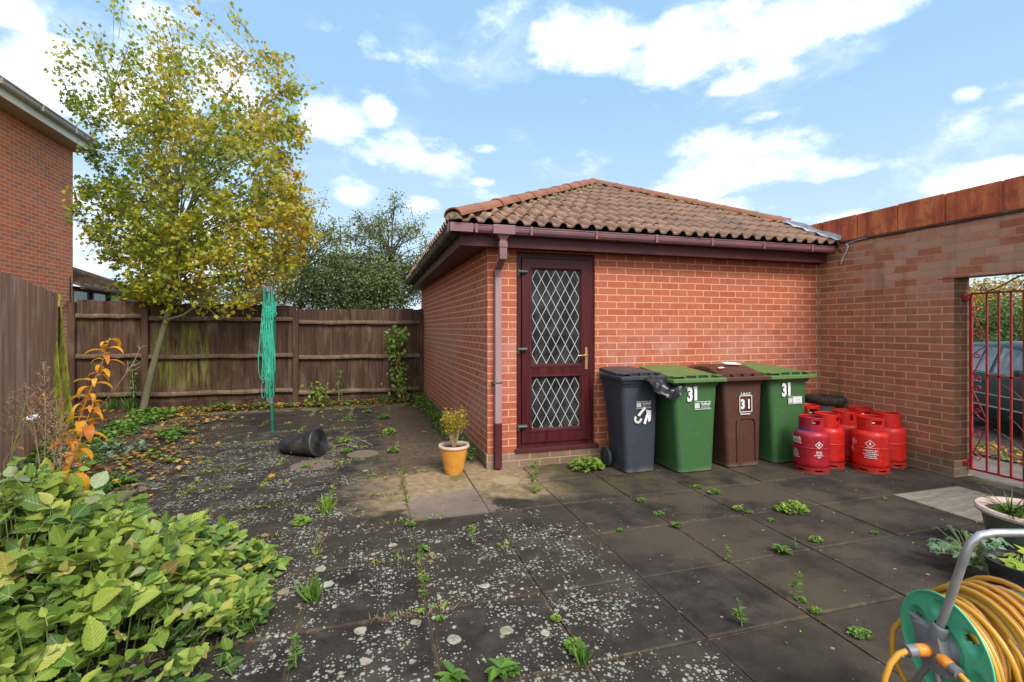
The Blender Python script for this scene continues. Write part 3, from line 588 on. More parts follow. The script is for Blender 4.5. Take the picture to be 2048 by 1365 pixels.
# roof -------------------------------------------------------------
EX, EY, EZ = .72, 4.45, 2.432; AP = Vector((3.485, 7.215, 3.782)); RUN = 2.765; SL = (AP.z-EZ)/RUN
def pantile(O, ux, uy, length, rows, clips, seed):
    """tiles laid on a slope: O eave corner, ux along the eave, uy horizontal uphill direction"""
    rr = random.Random(seed); ux = Vector(ux); uy = Vector(uy); up = (uy+Vector((0,0,SL))).normalized(); nrm = ux.cross(up).normalized()
    if nrm.z < 0: nrm = -nrm
    slope = RUN*math.sqrt(1+SL*SL); rh = slope/rows; pitch = .152; per = 12
    bm = bmesh.new()
    def prof(t):    # half-round roll then a flat pan
        t = t % 1.0
        return .042*math.sin(math.pi*t/.56)**.75 if t < .56 else .004*math.sin(math.pi*(t-.56)/.44)*-1
    nseg = int(length/pitch)+1
    for r in range(rows+1):
        s0 = r*rh-.03; s1 = (r+1)*rh+.02
        for q in range(0, nseg, 2):     # one tile carries two rolls
            dz = rr.uniform(-.004, .006); ds = rr.uniform(-.007, .007); tw = rr.uniform(-.003, .003)
            rowv = []
            for (s, lift) in ((max(s0,-.012)+ds, -.012), (max(s0,-.012)+ds, .026), (s1, .0)):
                line = []
                for k in range(2*per+1):
                    x = (q+k/per)*pitch+tw*(s-s0); h = prof(k/per) if k < 2*per else 0.0
                    if lift == -.012: h -= .013
                    hh = h+(.026 if lift > -.01 and s < s1 else (.022 if lift == -.012 else 0))+dz
                    line.append(bm.verts.new(O+ux*x+up*s+nrm*hh))
                rowv.append(line)
            for a in range(2):
                for k in range(2*per): bm.faces.new((rowv[a][k], rowv[a][k+1], rowv[a+1][k+1], rowv[a+1][k]))
    for (co, no) in clips:
        geom = bm.verts[:]+bm.edges[:]+bm.faces[:]
        bmesh.ops.bisect_plane(bm, geom=geom, plane_co=co, plane_no=no, clear_outer=True)
    vs = [v.co.copy() for v in bm.verts]; bm.verts.index_update(); fs = [tuple(v.index for v in f.verts) for f in bm.faces]; bm.free()
    m = MB(); m.add(vs, fs); return m
d2 = math.sqrt(.5)
EC = Vector((EX, EY, EZ)); ECR = Vector((EX+2*RUN, EY, EZ))
front = pantile(EC, (1,0,0), (0,1,0), 4.75, 10, [(EC, Vector((-d2, d2, 0))), (ECR, Vector((d2, d2, 0))), (Vector((5.435,0,0)), Vector((1,0,0)))], 3)
front.build('tiled_roof', M['tile'], gar, smooth=50, recalc=False)
side = pantile(Vector((EX, 10.3, EZ)), (0,-1,0), (1,0,0), 5.9, 9, [(EC, Vector((d2, -d2, 0))), (AP, Vector((1,0,0)))], 5)
back_ = pantile(Vector((EX+2*RUN, EY, EZ)), (0,1,0), (-1,0,0), 5.9, 9, [(ECR, Vector((-d2, -d2, 0))), (AP, Vector((-1,0,0)))], 6)
side.build('tiled_roof', M['tile'], gar, smooth=50, recalc=False); back_.build('tiled_roof', M['tile'], gar, smooth=50, recalc=False)
# roofing felt under the tiles
b = MB(); k_ = .012
b.add([(EX+.03,EY+.03,EZ-k_),(5.43,EY+.03,EZ-k_),(5.43,EY+.03+(ECR.x-5.43),EZ-k_+SL*(ECR.x-5.43)),(AP.x,AP.y,AP.z-k_),(AP.x,10.3,AP.z-k_),(EX+.03,10.3,EZ-k_),(5.43,10.3,EZ+SL*(ECR.x-5.43)-k_)],
      [(0,1,2,3),(0,3,4,5),(2,6,4,3)])
b.build('roof_felt', M['rubber'], gar, recalc=False)
def ridge_run(A, B_, seg=.43, r=.095, lift=.0, seed=1):
    rr = random.Random(seed); m = MB(); d = (B_-A); Ltot = d.length; d.normalize(); side_ = d.cross(Vector((0,0,1))).normalized(); upv = side_.cross(d).normalized(); n = int(Ltot/seg+.5); sg = Ltot/n
    for i in range(n):
        s0 = i*sg; s1 = (i+1)*sg+.03; base = A+upv*(lift+rr.uniform(-.003, .004)); j = side_*rr.uniform(-.004, .004)
        rings = []
        for (s, q) in ((s0, r*1.07), (s0+.035, r*1.07), (s0+.04, r), (s1, r*.97)):
            ring = []
            for k in range(13):
                th = math.pi*k/12; ring.append(base+j+d*s+side_*q*1.02*math.cos(th)+upv*(q*.82*math.sin(th)-.01))
            for k in range(12, -1, -1):
                th = math.pi*k/12; ring.append(base+j+d*s+side_*(q-.014)*math.cos(th)+upv*((q-.014)*.82*math.sin(th)-.012))
            rings.append(ring)
        m.loft(rings)
    return m
hipA = EC+Vector((.0, .0, .045)); hipB = AP+Vector((0, 0, .045))
ridge_run(hipA, hipB, seed=2).build('ridge_tiles', M['ridge'], gar, smooth=40)
ridge_run(Vector((5.50, 2*AP.y-(5.50-AP.x+AP.y)+0, 0))*0+Vector((5.47, AP.y-(5.47-AP.x), AP.z-SL*(5.47-AP.x)+.045)), hipB, seed=4).build('ridge_tiles', M['ridge'], gar, smooth=40)
ridge_run(Vector((AP.x, 10.3, AP.z+.045)), hipB, seed=6).build('ridge_tiles', M['ridge'], gar, smooth=40)
# mortar plug at the end of the hip, bedding and moss
b = MB(); dd = Vector((-d2, -d2, 0)); sd_ = Vector((d2, -d2, 0)); c0 = hipA+Vector((.02,.02,-.0))
ring0 = [c0+sd_*.09*math.cos(math.pi*k/12)+Vector((0,0,.074*math.sin(math.pi*k/12)-.03)) for k in range(13)]
ring1 = [p+dd*.05*1 for p in ring0]; b.loft([ring0, [c0+dd*.03+(p-c0)*.96 for p in ring0]]); b.build('mortar_plug', M['mortar'], gar)
def lumps(line, n, spread, r0, r1, seed, name, m, parent, drop=0):
    rr = random.Random(seed); mb = MB()
    for i in range(n):
        t = rr.random(); p = line[0].lerp(line[1], t)+Vector((rr.gauss(0, spread), rr.gauss(0, spread), 0)); r = rr.uniform(r0, r1); p.z -= drop
        vs = []; 
        for a, h in ((1, -.3), (.9, .35), (.45, .75)):
            for k in range(7):
                th = 2*math.pi*k/7; q = r*a*rr.uniform(.75, 1.2); vs.append(p+Vector((q*math.cos(th), q*math.sin(th), r*h)))
        vs.append(p+Vector((0,0,r*.9)))
        fs = [(l*7+k, l*7+(k+1)%7, (l+1)*7+(k+1)%7, (l+1)*7+k) for l in range(2) for k in range(7)]+[(14+k, 14+(k+1)%7, 21) for k in range(7)]
        mb.add(vs, fs)
    return mb.build(name, m, parent, smooth=80, recalc=False)
lumps((EC+Vector((.22,.12,.06)), AP+Vector((.14,-.16,-.06))), 70, .03, .012, .034, 3, 'mortar_bedding', M['mortar'], gar)
lumps((EC.lerp(AP,.3)+Vector((.2,.06,.055)), AP+Vector((.1,-.14,-.02))), 60, .04, .008, .028, 9, 'moss', M['moss'], gar)
lumps((Vector((5.2, AP.y-(5.2-AP.x)-.17, AP.z-SL*(5.2-AP.x)-.06)), AP+Vector((.1,-.18,-.02))), 60, .03, .01, .028, 19, 'moss', M['moss'], gar)
mb = MB(); rr = random.Random(8)
for i in range(90):
    x = rr.uniform(1.5, 5.2); v_ = rr.randint(1, 8)*RUN/9; y = EY+v_
    if x-EX < v_+.2 or x > ECR.x-v_-.2: continue
    pass
mossl = MB()
for i in range(110):
    v_ = rr.randint(1, 8)*RUN/9; x = rr.uniform(EX+v_+.2, min(5.35, ECR.x-v_-.2)); p = Vector((x, EY+v_-.035+rr.uniform(0,.03), EZ+SL*(v_-.03)+.022))
    r = rr.uniform(.006, .02)
    vs = [p+Vector((r*rr.uniform(.7,1.4)*math.cos(2*math.pi*k/6), r*.7*math.sin(2*math.pi*k/6), 0)) for k in range(6)]+[p+Vector((0,0,r*.8))]
    mossl.add(vs, [(k,(k+1)%6,6) for k in range(6)])
mossl.build('moss', M['moss'], gar, smooth=80, recalc=False)
for o in kids(gar):
    if o.name.startswith(('moss', 'mortar_bedding')): o['kind'] = 'stuff'
# soffit, fascia, gutters -----------------------------------------
FX0, FY0, FXR = .815, 4.575, 5.36; FZ0, FZ1 = 2.23, 2.40
b = MB(); b.box(FX0, FY0, FZ0-.0, FXR, FY0+.02, FZ1); b.box(FX0, FY0+.02, FZ0, FX0+.02, 10.3, FZ1); b.build('fascia', M['upvc'], gar, bevel=.003)
b = MB(); b.box(FX0+.0205, FY0+.0205, FZ0+.012, FXR-.002, GY+.0, FZ0+.022); b.box(FX0+.0205, GY+.001, FZ0+.012, GX+.0, 10.3, FZ0+.022); b.box(FXR-.015, FY0+.021, FZ0+.001, FXR+.001, GY-.001, FZ1+.02); b.build('soffit', M['upvc'], gar)
def gutter(A, B_, outd, name, m, w=.115, h=.072):
    A = Vector(A); B_ = Vector(B_); o_ = Vector(outd); mb = MB(); up = Vector((0,0,1)); t = .004
    pr = [(0, h), (0, 0.012), (.012, 0), (w-.022, 0), (w-.006, .02), (w, .045), (w, h), (w+.007, h), (w+.007, h-.009)]
    ins = [(x-.005 if x > w/2 else x+.004, min(z+.005, h-.001)) for x, z in pr[:-2]][::-1]
    prf = pr+ins
    mb.loft([[A+o_*x+up*z for x, z in prf], [B_+o_*x+up*z for x, z in prf]]); return mb
GZ = 2.345
g_ = gutter((FX0-.12, FY0, GZ), (FXR-.01, FY0, GZ), (0,-1,0), '', None); gu = g_.build('gutter', M['gutter'], gar)
g_ = gutter((FX0, FY0-.12, GZ), (FX0, 10.3, GZ), (-1,0,0), '', None); gl = g_.build('gutter', M['gutter_old'], gar)
for x in (.95, 1.50, 2.2, 2.9, 3.6, 4.3, 5.0):
    b = MB(); b.box(x-.012, FY0-.124, GZ-.006, x+.012, FY0-.118, GZ+.078); b.box(x-.012, FY0-.118, GZ-.006, x+.012, FY0-.001, GZ-.001); b.build('gutter_bracket', M['gutter'], gar)
b = MB()
b.box(FX0-.125, FY0-.126, GZ-.005, FX0+.10, FY0-.117, GZ+.077); b.box(FX0-.127, FY0-.126, GZ-.005, FX0-.117, FY0+.02, GZ+.077)
b.build('gutter_corner', M['gutter'], gar)
for i in range(11):
    y = 4.95+.5*i; b = MB(); b.box(FX0-.118, y-.012, GZ-.006, FX0-.001, y+.012, GZ-.001); b.box(FX0-.127, y-.012, GZ-.006, FX0-.118, y+.012, GZ+.06); b.build('gutter_bracket', M['gutter_old'], gar)
# downpipe
DP = thing('x', None, None); bpy.data.objects.remove(DP)
px_ = 1.222; b = MB(); yw = GY-.043
b.box(px_-.033, yw-.033, .85, px_+.033, yw+.033, 1.98); b.build('downpipe', M['pipe_pale'], gar, bevel=.006)
dp = [o for o in kids(gar) if o.name.startswith('downpipe')][0]
b = MB(); b.box(px_-.036, yw-.036, .015, px_+.036, yw+.036, .47); b.build('pipe_shoe', M['upvc'], dp, bevel=.005)
b = MB(); b.box(px_-.034, yw-.034, .47, px_+.034, yw+.034, .86)
b.build('lower_pipe', M['pipe_pale'], dp, bevel=.005)
b = MB(); b.box(px_-.038, yw-.038, 1.95, px_+.038, yw+.038, 2.02); yg = FY0-.058
b.loft([[Vector((px_+i*.033, yw+j*.033, 2.02)) for i, j in ((-1,-1),(1,-1),(1,1),(-1,1))], [Vector((px_+i*.033, yg+j*.03, 2.115)) for i, j in ((-1,-1),(1,-1),(1,1),(-1,1))]])
b.box(px_-.037, yg-.035, 2.10, px_+.037, yg+.035, 2.22); b.box(px_-.042, yg-.04, 2.215, px_+.042, yg+.04, 2.27); b.box(px_-.033, yg-.033, 2.265, px_+.033, yg+.033, GZ-.002)
b.loft([[Vector((px_+i*.035, yg+j*.035, 2.29)) for i, j in ((-1,-1),(1,-1),(1,1),(-1,1))], [Vector((px_+i*.07, yg+j*.062, GZ+.004)) for i, j in ((-1,-1),(1,-1),(1,1),(-1,1))]])
b.box(px_-.11, FY0-.129, GZ-.009, px_+.11, FY0-.002, GZ+.0); b.box(px_-.11, FY0-.131, GZ-.009, px_+.11, FY0-.122, GZ+.078)
b.build('swan_neck', M['gutter'], dp, bevel=.003)
b = MB(); b.box(px_-.055, yw-.037, .872, px_+.037, yw+.04, .888); b.build('pipe_clip', M['dark_metal'], dp)
# door --------------------------------------------------------------
yF = GY+.035; FW = .062
b = MB(); b.box(DX0, yF, DZ0+.02, DX0+FW, yF+.07, DZ1-.004); b.box(DX1-FW, yF, DZ0+.02, DX1, yF+.07, DZ1-.004); b.box(DX0+FW, yF, DZ1-.06, DX1-FW, yF+.07, DZ1-.004); b.box(DX0+FW, yF, DZ0+.02, DX1-FW, yF+.07, DZ0+.06)
b.build('door_frame', M['door_brown'], gar, bevel=.004)
b = MB(); b.box(DX0-.02, GY-.03, DZ0-.02, DX1+.03, yF+.05, DZ0+.02); b.build('door_sill', M['upvc'], gar, bevel=.004)
LX0, LX1, LZ0, LZ1 = DX0+FW+.004, DX1-FW-.004, DZ0+.066, DZ1-.066; yL = yF-.018
gx0, gx1 = 1.597, 2.168; P1 = (1.040, 2.062); P2 = (.362, .918)
b = MB()
def sash(b, x0, x1, z0, z1, y0, y1): b.box(x0, y0, z0, x1, y1, z1)
b.box(LX0, yL, LZ0, gx0, yL+.06, LZ1); b.box(gx1, yL, LZ0, LX1, yL+.06, LZ1); b.box(gx0, yL, LZ0, gx1, yL+.06, P2[0]); b.box(gx0, yL, P2[1], gx1, yL+.06, P1[0]); b.box(gx0, yL, P1[1], gx1, yL+.06, LZ1)
door = b.build('door', M['door_brown'], gar, recalc=True)
b = MB()
for (z0, z1) in (P1, P2):
    e = .016
    for (a, c, d_, f_) in (((gx0,z0),(gx1,z0),0,1),((gx0,z1),(gx1,z1),0,-1),((gx0,z0),(gx0,z1),1,0),((gx1,z0),(gx1,z1),-1,0)):
        pts = []
        for (x, z) in (a, c):
            sx_ = 1 if x == gx0 else -1; sz_ = 1 if z == z0 else -1
            pts += [Vector((x, yL-.001, z)), Vector((x+sx_*e, yL+.02, z+sz_*e)), Vector((x+sx_*e, yL+.03, z+sz_*e))]
        b.add(pts, [(0,3,4,1),(1,4,5,2)])
    # raised moulding outside the bead
    b.bar((gx0-.012, yL-.003, z0-.012), (gx1+.012, yL-.003, z0-.012), .008, .010); b.bar((gx0-.012, yL-.003, z1+.012), (gx1+.012, yL-.003, z1+.012), .008, .010)
    b.bar((gx0-.012, yL-.003, z0-.012), (gx0-.012, yL-.003, z1+.012), .008, .010); b.bar((gx1+.012, yL-.003, z0-.012), (gx1+.012, yL-.003, z1+.012), .008, .010)
b.build('glazing_bead', M['upvc'], door, recalc=False)
for (z0, z1) in (P1, P2):
    b = MB(); b.box(gx0, yL+.026, z0, gx1, yL+.034, z1); pane = b.build('glass_pane', M['glass'], door)
    b = MB(); X0, X1 = gx0+.014, gx1-.014; Z0, Z1 = z0+.014, z1-.014; pw = (X1-X0)/5; ph = .198
    def clipline(x0, z0_, x1, z1_):
        t0, t1 = 0, 1; dx, dz = x1-x0, z1_-z0_
        for p, q in ((-dx, x0-X0), (dx, X1-x0), (-dz, z0_-Z0), (dz, Z1-z0_)):
            r = q/p
            if p < 0: t0 = max(t0, r)
            else: t1 = min(t1, r)
        return None if t0 >= t1 else ((x0+t0*dx, z0_+t0*dz), (x0+t1*dx, z0_+t1*dz))
    for k in range(-14, 20):
        for sgn in (1, -1):
            x0 = X0+(k+.5)*pw-5*pw*sgn; zc = Z1 - .0
            l = clipline(x0-2*pw*sgn, zc+2*ph, x0+12*pw*sgn, zc-12*ph)
            if l: b.bar((l[0][0], yL+.0245-.0006*sgn, l[0][1]), (l[1][0], yL+.0245-.0006*sgn, l[1][1]), .0058, .002, up=(0,1,0))
    b.build('lead_lattice', M['lead'], door, recalc=False)
for z in (2.015, 1.212, .41):
    b = MB(); b.box(LX0-.055, yL-.012, z-.018, LX0+.045, yL+.002, z+.018); b.tube([(LX0-.048,yL-.022,z-.04),(LX0-.048,yL-.022,z+.028)], .011, 10); b.tube([(LX0-.05,yL-.024,z-.0),(LX0+.048,yL-.024,z-.0)], .0155, 10)
    b.build('hinge', M['dark_metal'], door, smooth=40)
b = MB(); hx = 2.222; b.box(hx-.014, yL-.009, .99, hx+.014, yL, 1.225); b.tube([(hx,yL-.008,1.14),(hx,yL-.05,1.14),(hx-.02,yL-.055,1.14),(hx-.115,yL-.05,1.137)], .0085, 8); b.tube([(hx,yL-.013,1.05),(hx,yL-.009,1.05)], .008, 10)
b.build('door_handle', M['brass'], door, smooth=40, bevel=0)
# bin store brick drain etc. not visible

# ================================================================== BOUNDARY WALL WITH GATEWAY
bw = thing('boundary_wall', 'brown stained brick wall with gateway opening and orange coping', 'wall', (5.42, 3.3, 0))
BX0, BX1, JY, TOPZ, LZ = 5.42, 5.635, 3.27, 2.465, 1.922
JY2 = 2.25
b = MB()
wallq(b, (BX0, 10.1), (BX0, GY), 2.2, TOPZ)
wallq(b, (BX0, GY), (BX0, JY), .15, LZ); wallq(b, (BX0, 10.0), (BX0, -1.5), LZ, TOPZ); wallq(b, (BX0, JY2), (BX0, -1.5), .15, LZ)
wallq(b, (BX1, -1.5), (BX1, 10.1), LZ, TOPZ); wallq(b, (BX1, -1.5), (BX1, JY2), -.2, LZ); wallq(b, (BX1, JY), (BX1, 10.1), -.2, LZ)
b.add([(BX0,JY2,LZ),(BX1,JY2,LZ),(BX1,JY,LZ),(BX0,JY,LZ)], [(0,3,2,1)])
bwm = b.build('brickwork', M['brick_right'], bw, uv=True, recalc=False)
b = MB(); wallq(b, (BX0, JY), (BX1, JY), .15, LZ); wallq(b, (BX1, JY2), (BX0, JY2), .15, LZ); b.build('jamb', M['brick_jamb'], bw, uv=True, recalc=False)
b = MB(); b.box(BX0-.014, JY-.012, -.25, BX1+.014, GY-.015, .148); b.box(BX0-.014, -1.5, -.25, BX1+.014, JY2+.012, .148); b.build('plinth', M['brick_plinth'], bw, uv=True)
b = MB(); b.box(BX0-.012, GY-.010, .16, BX0-.0005, GY-.0005, 2.22); b.build('corner_joint', M['mortar'], bw)
b = MB(); b.box(BX0-.004, JY2-.15, LZ-.006, BX0+.1, JY+.14, LZ-.001); b.build('lintel', M['dark_metal'], bw)
b = MB(); y = 5.10; rr = random.Random(3)
while y > -1.5:
    o_ = rr.uniform(-.003, .004); b.box(BX0-.035+o_, y-.437, TOPZ+.003, BX1+.04+o_, y, 2.752+rr.uniform(-.003, .003)); y -= .445
b.build('coping', M['coping'], bw, bevel=.012)
b = MB(); b.box(BX0-.028, -1.5, TOPZ-.0, BX1+.03, 5.09, TOPZ+.006); b.box(BX0-.02,-1.5,TOPZ+.004,BX1+.02,5.05,2.735); b.build('mortar_bed', M['mortar'], bw)
# lead flashing in the valley between roof and coping
b = MB(); vs = []; fs = []; n = 14
for i in range(n+1):
    y = 4.40+(5.32-4.40)*i/n; z = EZ+SL*(y-EY); jag = .012*math.sin(i*2.3)
    w_ = .085+jag if i < 12 else .05
    vs += [(BX0-.037, y, z+.12+.01*math.sin(i)), (BX0-.05, y, z+.078), (BX0-.037-w_, y, z+.072+.012*math.sin(i*1.9))]
for i in range(n): a = i*3; fs += [(a,a+1,a+4,a+3),(a+1,a+2,a+5,a+4)]
b.add(vs, fs); b.build('flashing', M['lead_sheet'], bw, recalc=False, smooth=60)
# cables: under the coping and a pale wire beside the gutter end
b = MB(); pts = [(BX0-.012, 4.42, 2.33)]
for i in range(30):
    y = 4.50-i*.2; pts.append((BX0-.012-.004*math.sin(i), y, TOPZ-.014-.006*abs(math.sin(i*1.3))))
b.tube(pts, .006, 6); b.build('cable', M['rubber'], bw)
b = MB(); b.tube([(5.405,4.36,2.43),(5.40,4.33,2.40),(5.405,4.36,2.33),(5.40,4.40,2.27),(5.408,4.43,2.20)], .009, 8); b.tube([(5.405,4.36,2.43),(5.40,4.25,2.452),(5.406,4.12,2.458)], .006, 6); b.build('wire', M['lead'], bw, smooth=60)
# ================================================================== FENCES
def fboard(b, tv, p, q, nrm, z0, z1, th, t, lean=0, taper=True):
    """one vertical board between plan points p and q"""
    p = Vector((p[0],p[1],0)); q = Vector((q[0],q[1],0)); n = Vector((nrm[0],nrm[1],0)); n0 = len(b.f)
    th2 = th*.45 if taper else th; Lx = Vector((0,0,1)); le = (q-p)*lean
    vs = [p+Lx*z0, q+Lx*z0, q+n*th+Lx*z0, p+n*th2+Lx*z0, p+Lx*z1+le, q+Lx*z1+le, q+n*th+Lx*z1+le, p+n*th2+Lx*z1+le]
    b.add(vs, [(0,3,2,1),(4,5,6,7),(0,1,5,4),(1,2,6,5),(2,3,7,6),(3,0,4,7)]); tv += [t]*(len(b.f)-n0)
FYB = 9.75
secs = [(-4.80, -3.76, 1.905, (1.64,.96,.30)), (-3.76, -1.365, 1.86, (1.60,.93,.28)), (-1.365, 1.0, 1.80, (1.545,.885,.225))]
flabels = ['narrow green stained fence panel in the left corner behind the tree', 'dark brown board fence panel with bright green algae behind the leaning trunk', 'dark brown board fence panel between green airer and garage wall']
rr = random.Random(21)
for (x0, x1, zt, rails), lab in zip(secs, flabels):
    f = thing('garden_fence', lab, 'fence', ((x0+x1)/2, FYB, 0), group='back fence panels')
    b = MB(); tv = []; x = x0+.05
    while x < x1-.03:
        w = .118*rr.uniform(.88, 1.1); z1 = zt+rr.uniform(-.012, .014)+.012*math.sin(x*2)
        fboard(b, tv, (x, FYB+.04), (min(x+w+.012, x1), FYB+.04+.006), (0,-1), .13+rr.uniform(-.01,.01), z1, .016, rr.random(), rr.uniform(-.06,.06)); x += w
    b.add([(x0,FYB+.05,.12),(x1,FYB+.05,.12),(x1,FYB+.05,zt-.03),(x0,FYB+.05,zt-.03)], [(0,1,2,3)]); tv.append(1.)
    o = b.build('boards', M['fence'], f, recalc=False); tfill(o, tv)
    for z in rails:
        b = MB(); n = 9; rings = []
        for i in range(n):
            xx = x0+.05+(x1-x0-.09)*i/(n-1); dz = .006*math.sin(i*1.7+z*9); hh = .036+.004*math.sin(i*2.6+z)
            rings.append([Vector((xx, FYB+.022, z-hh+dz)), Vector((xx, FYB-.03, z-hh*.9+dz)), Vector((xx, FYB-.034, z-.004+dz)), Vector((xx, FYB-.012, z+hh+dz)), Vector((xx, FYB+.022, z+hh+dz))])
        b.loft(rings); o = b.build('rail', M['rail'], f); tfill(o, [rr.random()*.6]*len(o.data.polygons))
    b = MB(); b.box(x0+.05, FYB-.01, -.05, x1-.045, FYB+.015, .135); o = b.build('gravel_board', M['fence'], f); tfill(o, [.9]*len(o.data.polygons))
for x, zt, lab in ((-4.80, 1.86, 'mossy fence post in the left corner of the back fence'), (-3.76, 1.76, 'fence post hidden behind the leaning tree trunk'), (-1.365, 1.755, 'brown fence post to the right of the green airer'), (.965, 1.72, 'fence post against the garage wall')):
    b = MB(); b.box(x-.048, FYB-.05, -.05, x+.048, FYB+.03, zt); o = b.build('fence_post', M['fence'], None, bevel=.006); tfill(o, [.25]*len(o.data.polygons)); tag(o, lab, 'fence post', 'back fence posts')
# left fence: plain side, runs away from the viewer
A = Vector((-.9, -.6, 0)); Cn = Vector((-3.18, 5.37, 0)); En = Vector((-4.40, 8.55, 0))
f = thing('garden_fence', 'tall reddish brown fence seen smooth side on at the left edge', 'fence', (-3.7, 6.8, 0))
b = MB(); tv = []
D0 = Vector((-1.36, .62, 0)); d_ = (En-D0).normalized(); nn = Vector((d_.y, -d_.x, 0)); Ltot = (En-D0).length; s = 0
while s < Ltot-.05:
    w = .125*rr.uniform(.9, 1.08); p = D0+d_*s; q = D0+d_*min(s+w+.01, Ltot); z1 = 1.95+rr.uniform(-.008, .008)-.02*(s/Ltot)
    fboard(b, tv, (p.x, p.y), (q.x, q.y), (nn.x, nn.y), .05, z1, .014, rr.random()*.8); s += w
b.add([D0-nn*.004+Vector((0,0,.05)), En-nn*.004+Vector((0,0,.05)), En-nn*.004+Vector((0,0,1.9)), D0-nn*.004+Vector((0,0,1.9))], [(0,1,2,3)]); tv.append(1.)
o = b.build('boards', M['fence_left'], f, recalc=False); tfill(o, tv)
for (x, y) in ((-4.50, 8.60), (-2.50, 3.30)): b = MB(); b.box(x, y, -.02, x+.08, y+.08, 1.75); o = b.build('post', M['fence'], f); tfill(o, [.5]*len(o.data.polygons))
# leaning green boards in the corner
for i, (xa, xb, lab) in enumerate((((100,583,6.95),(119,900,6.55),'mossy yellow green board leaning beside the brown fence end'), ((113,588,7.25),(141,812,6.85),'bright green edged board leaning in the fence corner'))):
    top = W(*xa); bot = W(*xb); bot.z = -.02
    b = MB(); wv = Vector((.96,-.28,0))*(.055 if i == 0 else .05); b.obox((top+bot)/2, (top-bot)/2, wv, Vector((.28,.96,0))*.011)
    o = b.build('fence_board', M['wood_green'], None, bevel=.004); tfill(o, [.1+.2*i]*len(o.data.polygons)); tag(o, lab, 'board', 'leaning green boards')

# ================================================================== HOUSE (left)
hs = thing('house', 'two storey red brick house with white fascia behind the left fence', 'house', (-6.05, 12.3, 0))
hx, hy0, hy1, hz = -6.05, 3.0, 12.3, 5.17
b = MB(); wallq(b, (hx, hy1), (hx, hy0), -.3, hz+.02); wallq(b, (hx-7, hy1), (hx, hy1), -.3, hz+.02); wallq(b, (hx, hy0), (hx-7, hy0), -.3, hz+.02); wallq(b, (hx-7, hy0), (hx-7, hy1), -.3, hz+.02)
b.build('wall', M['brick_house'], hs, uv=True, recalc=False)
b = MB(); b.box(hx+.001, hy0-.2, hz-.002, hx+.32, hy1-.001, hz+.006); b.box(hx-7.3, hy1+.001, hz-.002, hx+.32, hy1+.10, hz+.006); b.build('soffit', M['soffit'], hs)
b = MB(); b.box(hx+.32, hy0-.2, hz-.012, hx+.342, hy1+.12, hz+.20); b.build('fascia', M['white'], hs, bevel=.003)
gutter((hx+.342, hy1+.14, hz+.12), (hx+.342, hy0-.2, hz+.12), (1,0,0), '', None, .11, .085).build('gutter', M['grey_gutter'], hs)
for i in range(9): y = 11.5-i*1.0; b = MB(); b.box(hx+.345, y-.02, hz+.112, hx+.467, y+.02, hz+.212); b.build('gutter_bracket', M['grey_gutter'], hs)
b = MB(); X0, X1 = hx+.46, hx-3.5; zr = hz+.2
b.add([(X0,hy0-.2,zr),(X0,hy1+.14,zr),(X1,hy1+.14,zr+2.2),(X1,hy0-.2,zr+2.2),(hx-7.4,hy1+.14,zr),(hx-7.4,hy0-.2,zr)], [(0,1,2,3),(3,2,4,5)]); b.add([(X0,hy0-.2,zr+.03),(X0,hy1+.14,zr+.03),(X1,hy1+.14,zr+2.23),(X1,hy0-.2,zr+2.23)], [(0,1,2,3)])
b.add([(hx,hy1,hz),(hx-7,hy1,hz),(X1,hy1,zr+2.1)], [(0,1,2)]); b.add([(X0,hy1+.14,zr+.03),(X0,hy1+.14,zr),(X0,hy0-.2,zr),(X0,hy0-.2,zr+.03)],[(0,1,2,3)])
b.build('roof', M['tile'], hs, recalc=False)
b = MB(); b.tube([(hx+.03,12.15,1.7),(hx+.03,12.15,2.5)], .012, 6); b.tube([(hx+.03,12.13,1.95),(hx+.03,11.6,1.72),(hx+.02,11.3,1.6)], .008, 6); b.box(hx+.005,12.08,1.84,hx+.1,12.26,1.98); b.build('wall_pipe', M['rubber'], hs)
# conservatory
cs = thing('conservatory', 'low lean-to conservatory with brown frames beyond the back fence', 'conservatory', (-6.1, 14, 0))
cy0, cy1, ez = 12.36, 15.9, 2.33
b = MB(); b.box(-6.3, cy0, -.3, -6.1, cy1, 1.0); b.box(-6.3, cy1-.5, 1.0, -6.101, cy1, ez); b.build('dwarf_wall', M['brick_house'], cs, uv=True)
for i in range(4):
    ya = cy0+.08+i*.77; yb = ya+.70
    b = MB(); b.box(-6.16, ya, 1.02, -6.15, yb, ez-.08); w_ = b.build('window', M['glass_cons'], cs)
    b = MB(); b.box(-6.17, ya-.07, 1.0, -6.10, ya, ez-.02); b.box(-6.17, ya, ez-.55, -6.12, yb, ez-.50); b.build('frame', M['upvc'], w_)
b = MB(); b.box(-6.18, cy0, ez-.08, -6.09, cy1, ez); b.build('eaves_beam', M['upvc'], cs)
b = MB(); b.loft([[Vector((-5.95,cy0,ez-.01)),Vector((-5.95,cy0,ez+.05)),Vector((-8.4,cy0,ez+.95)),Vector((-8.4,cy0,ez+.89))],[Vector((-5.95,cy1,ez-.01)),Vector((-5.95,cy1,ez+.05)),Vector((-8.4,cy1,ez+.95)),Vector((-8.4,cy1,ez+.89))]])
b.build('roof', M['tile'], cs)
for i in range(10): y = cy0+.1+i*.37; b = MB(); b.bar((-5.94,y,ez+.07),(-8.3,y,ez+.94),.04,.04); b.build('glazing_bar', M['rail'], cs)
for o in kids(cs):
    if o.name.startswith('glazing_bar'): tfill(o, [.3]*len(o.data.polygons))
gutter((-5.95, cy1, ez-.06), (-5.95, cy0, ez-.06), (1,0,0), '', None, .1, .07).build('gutter', M['gutter'], cs)
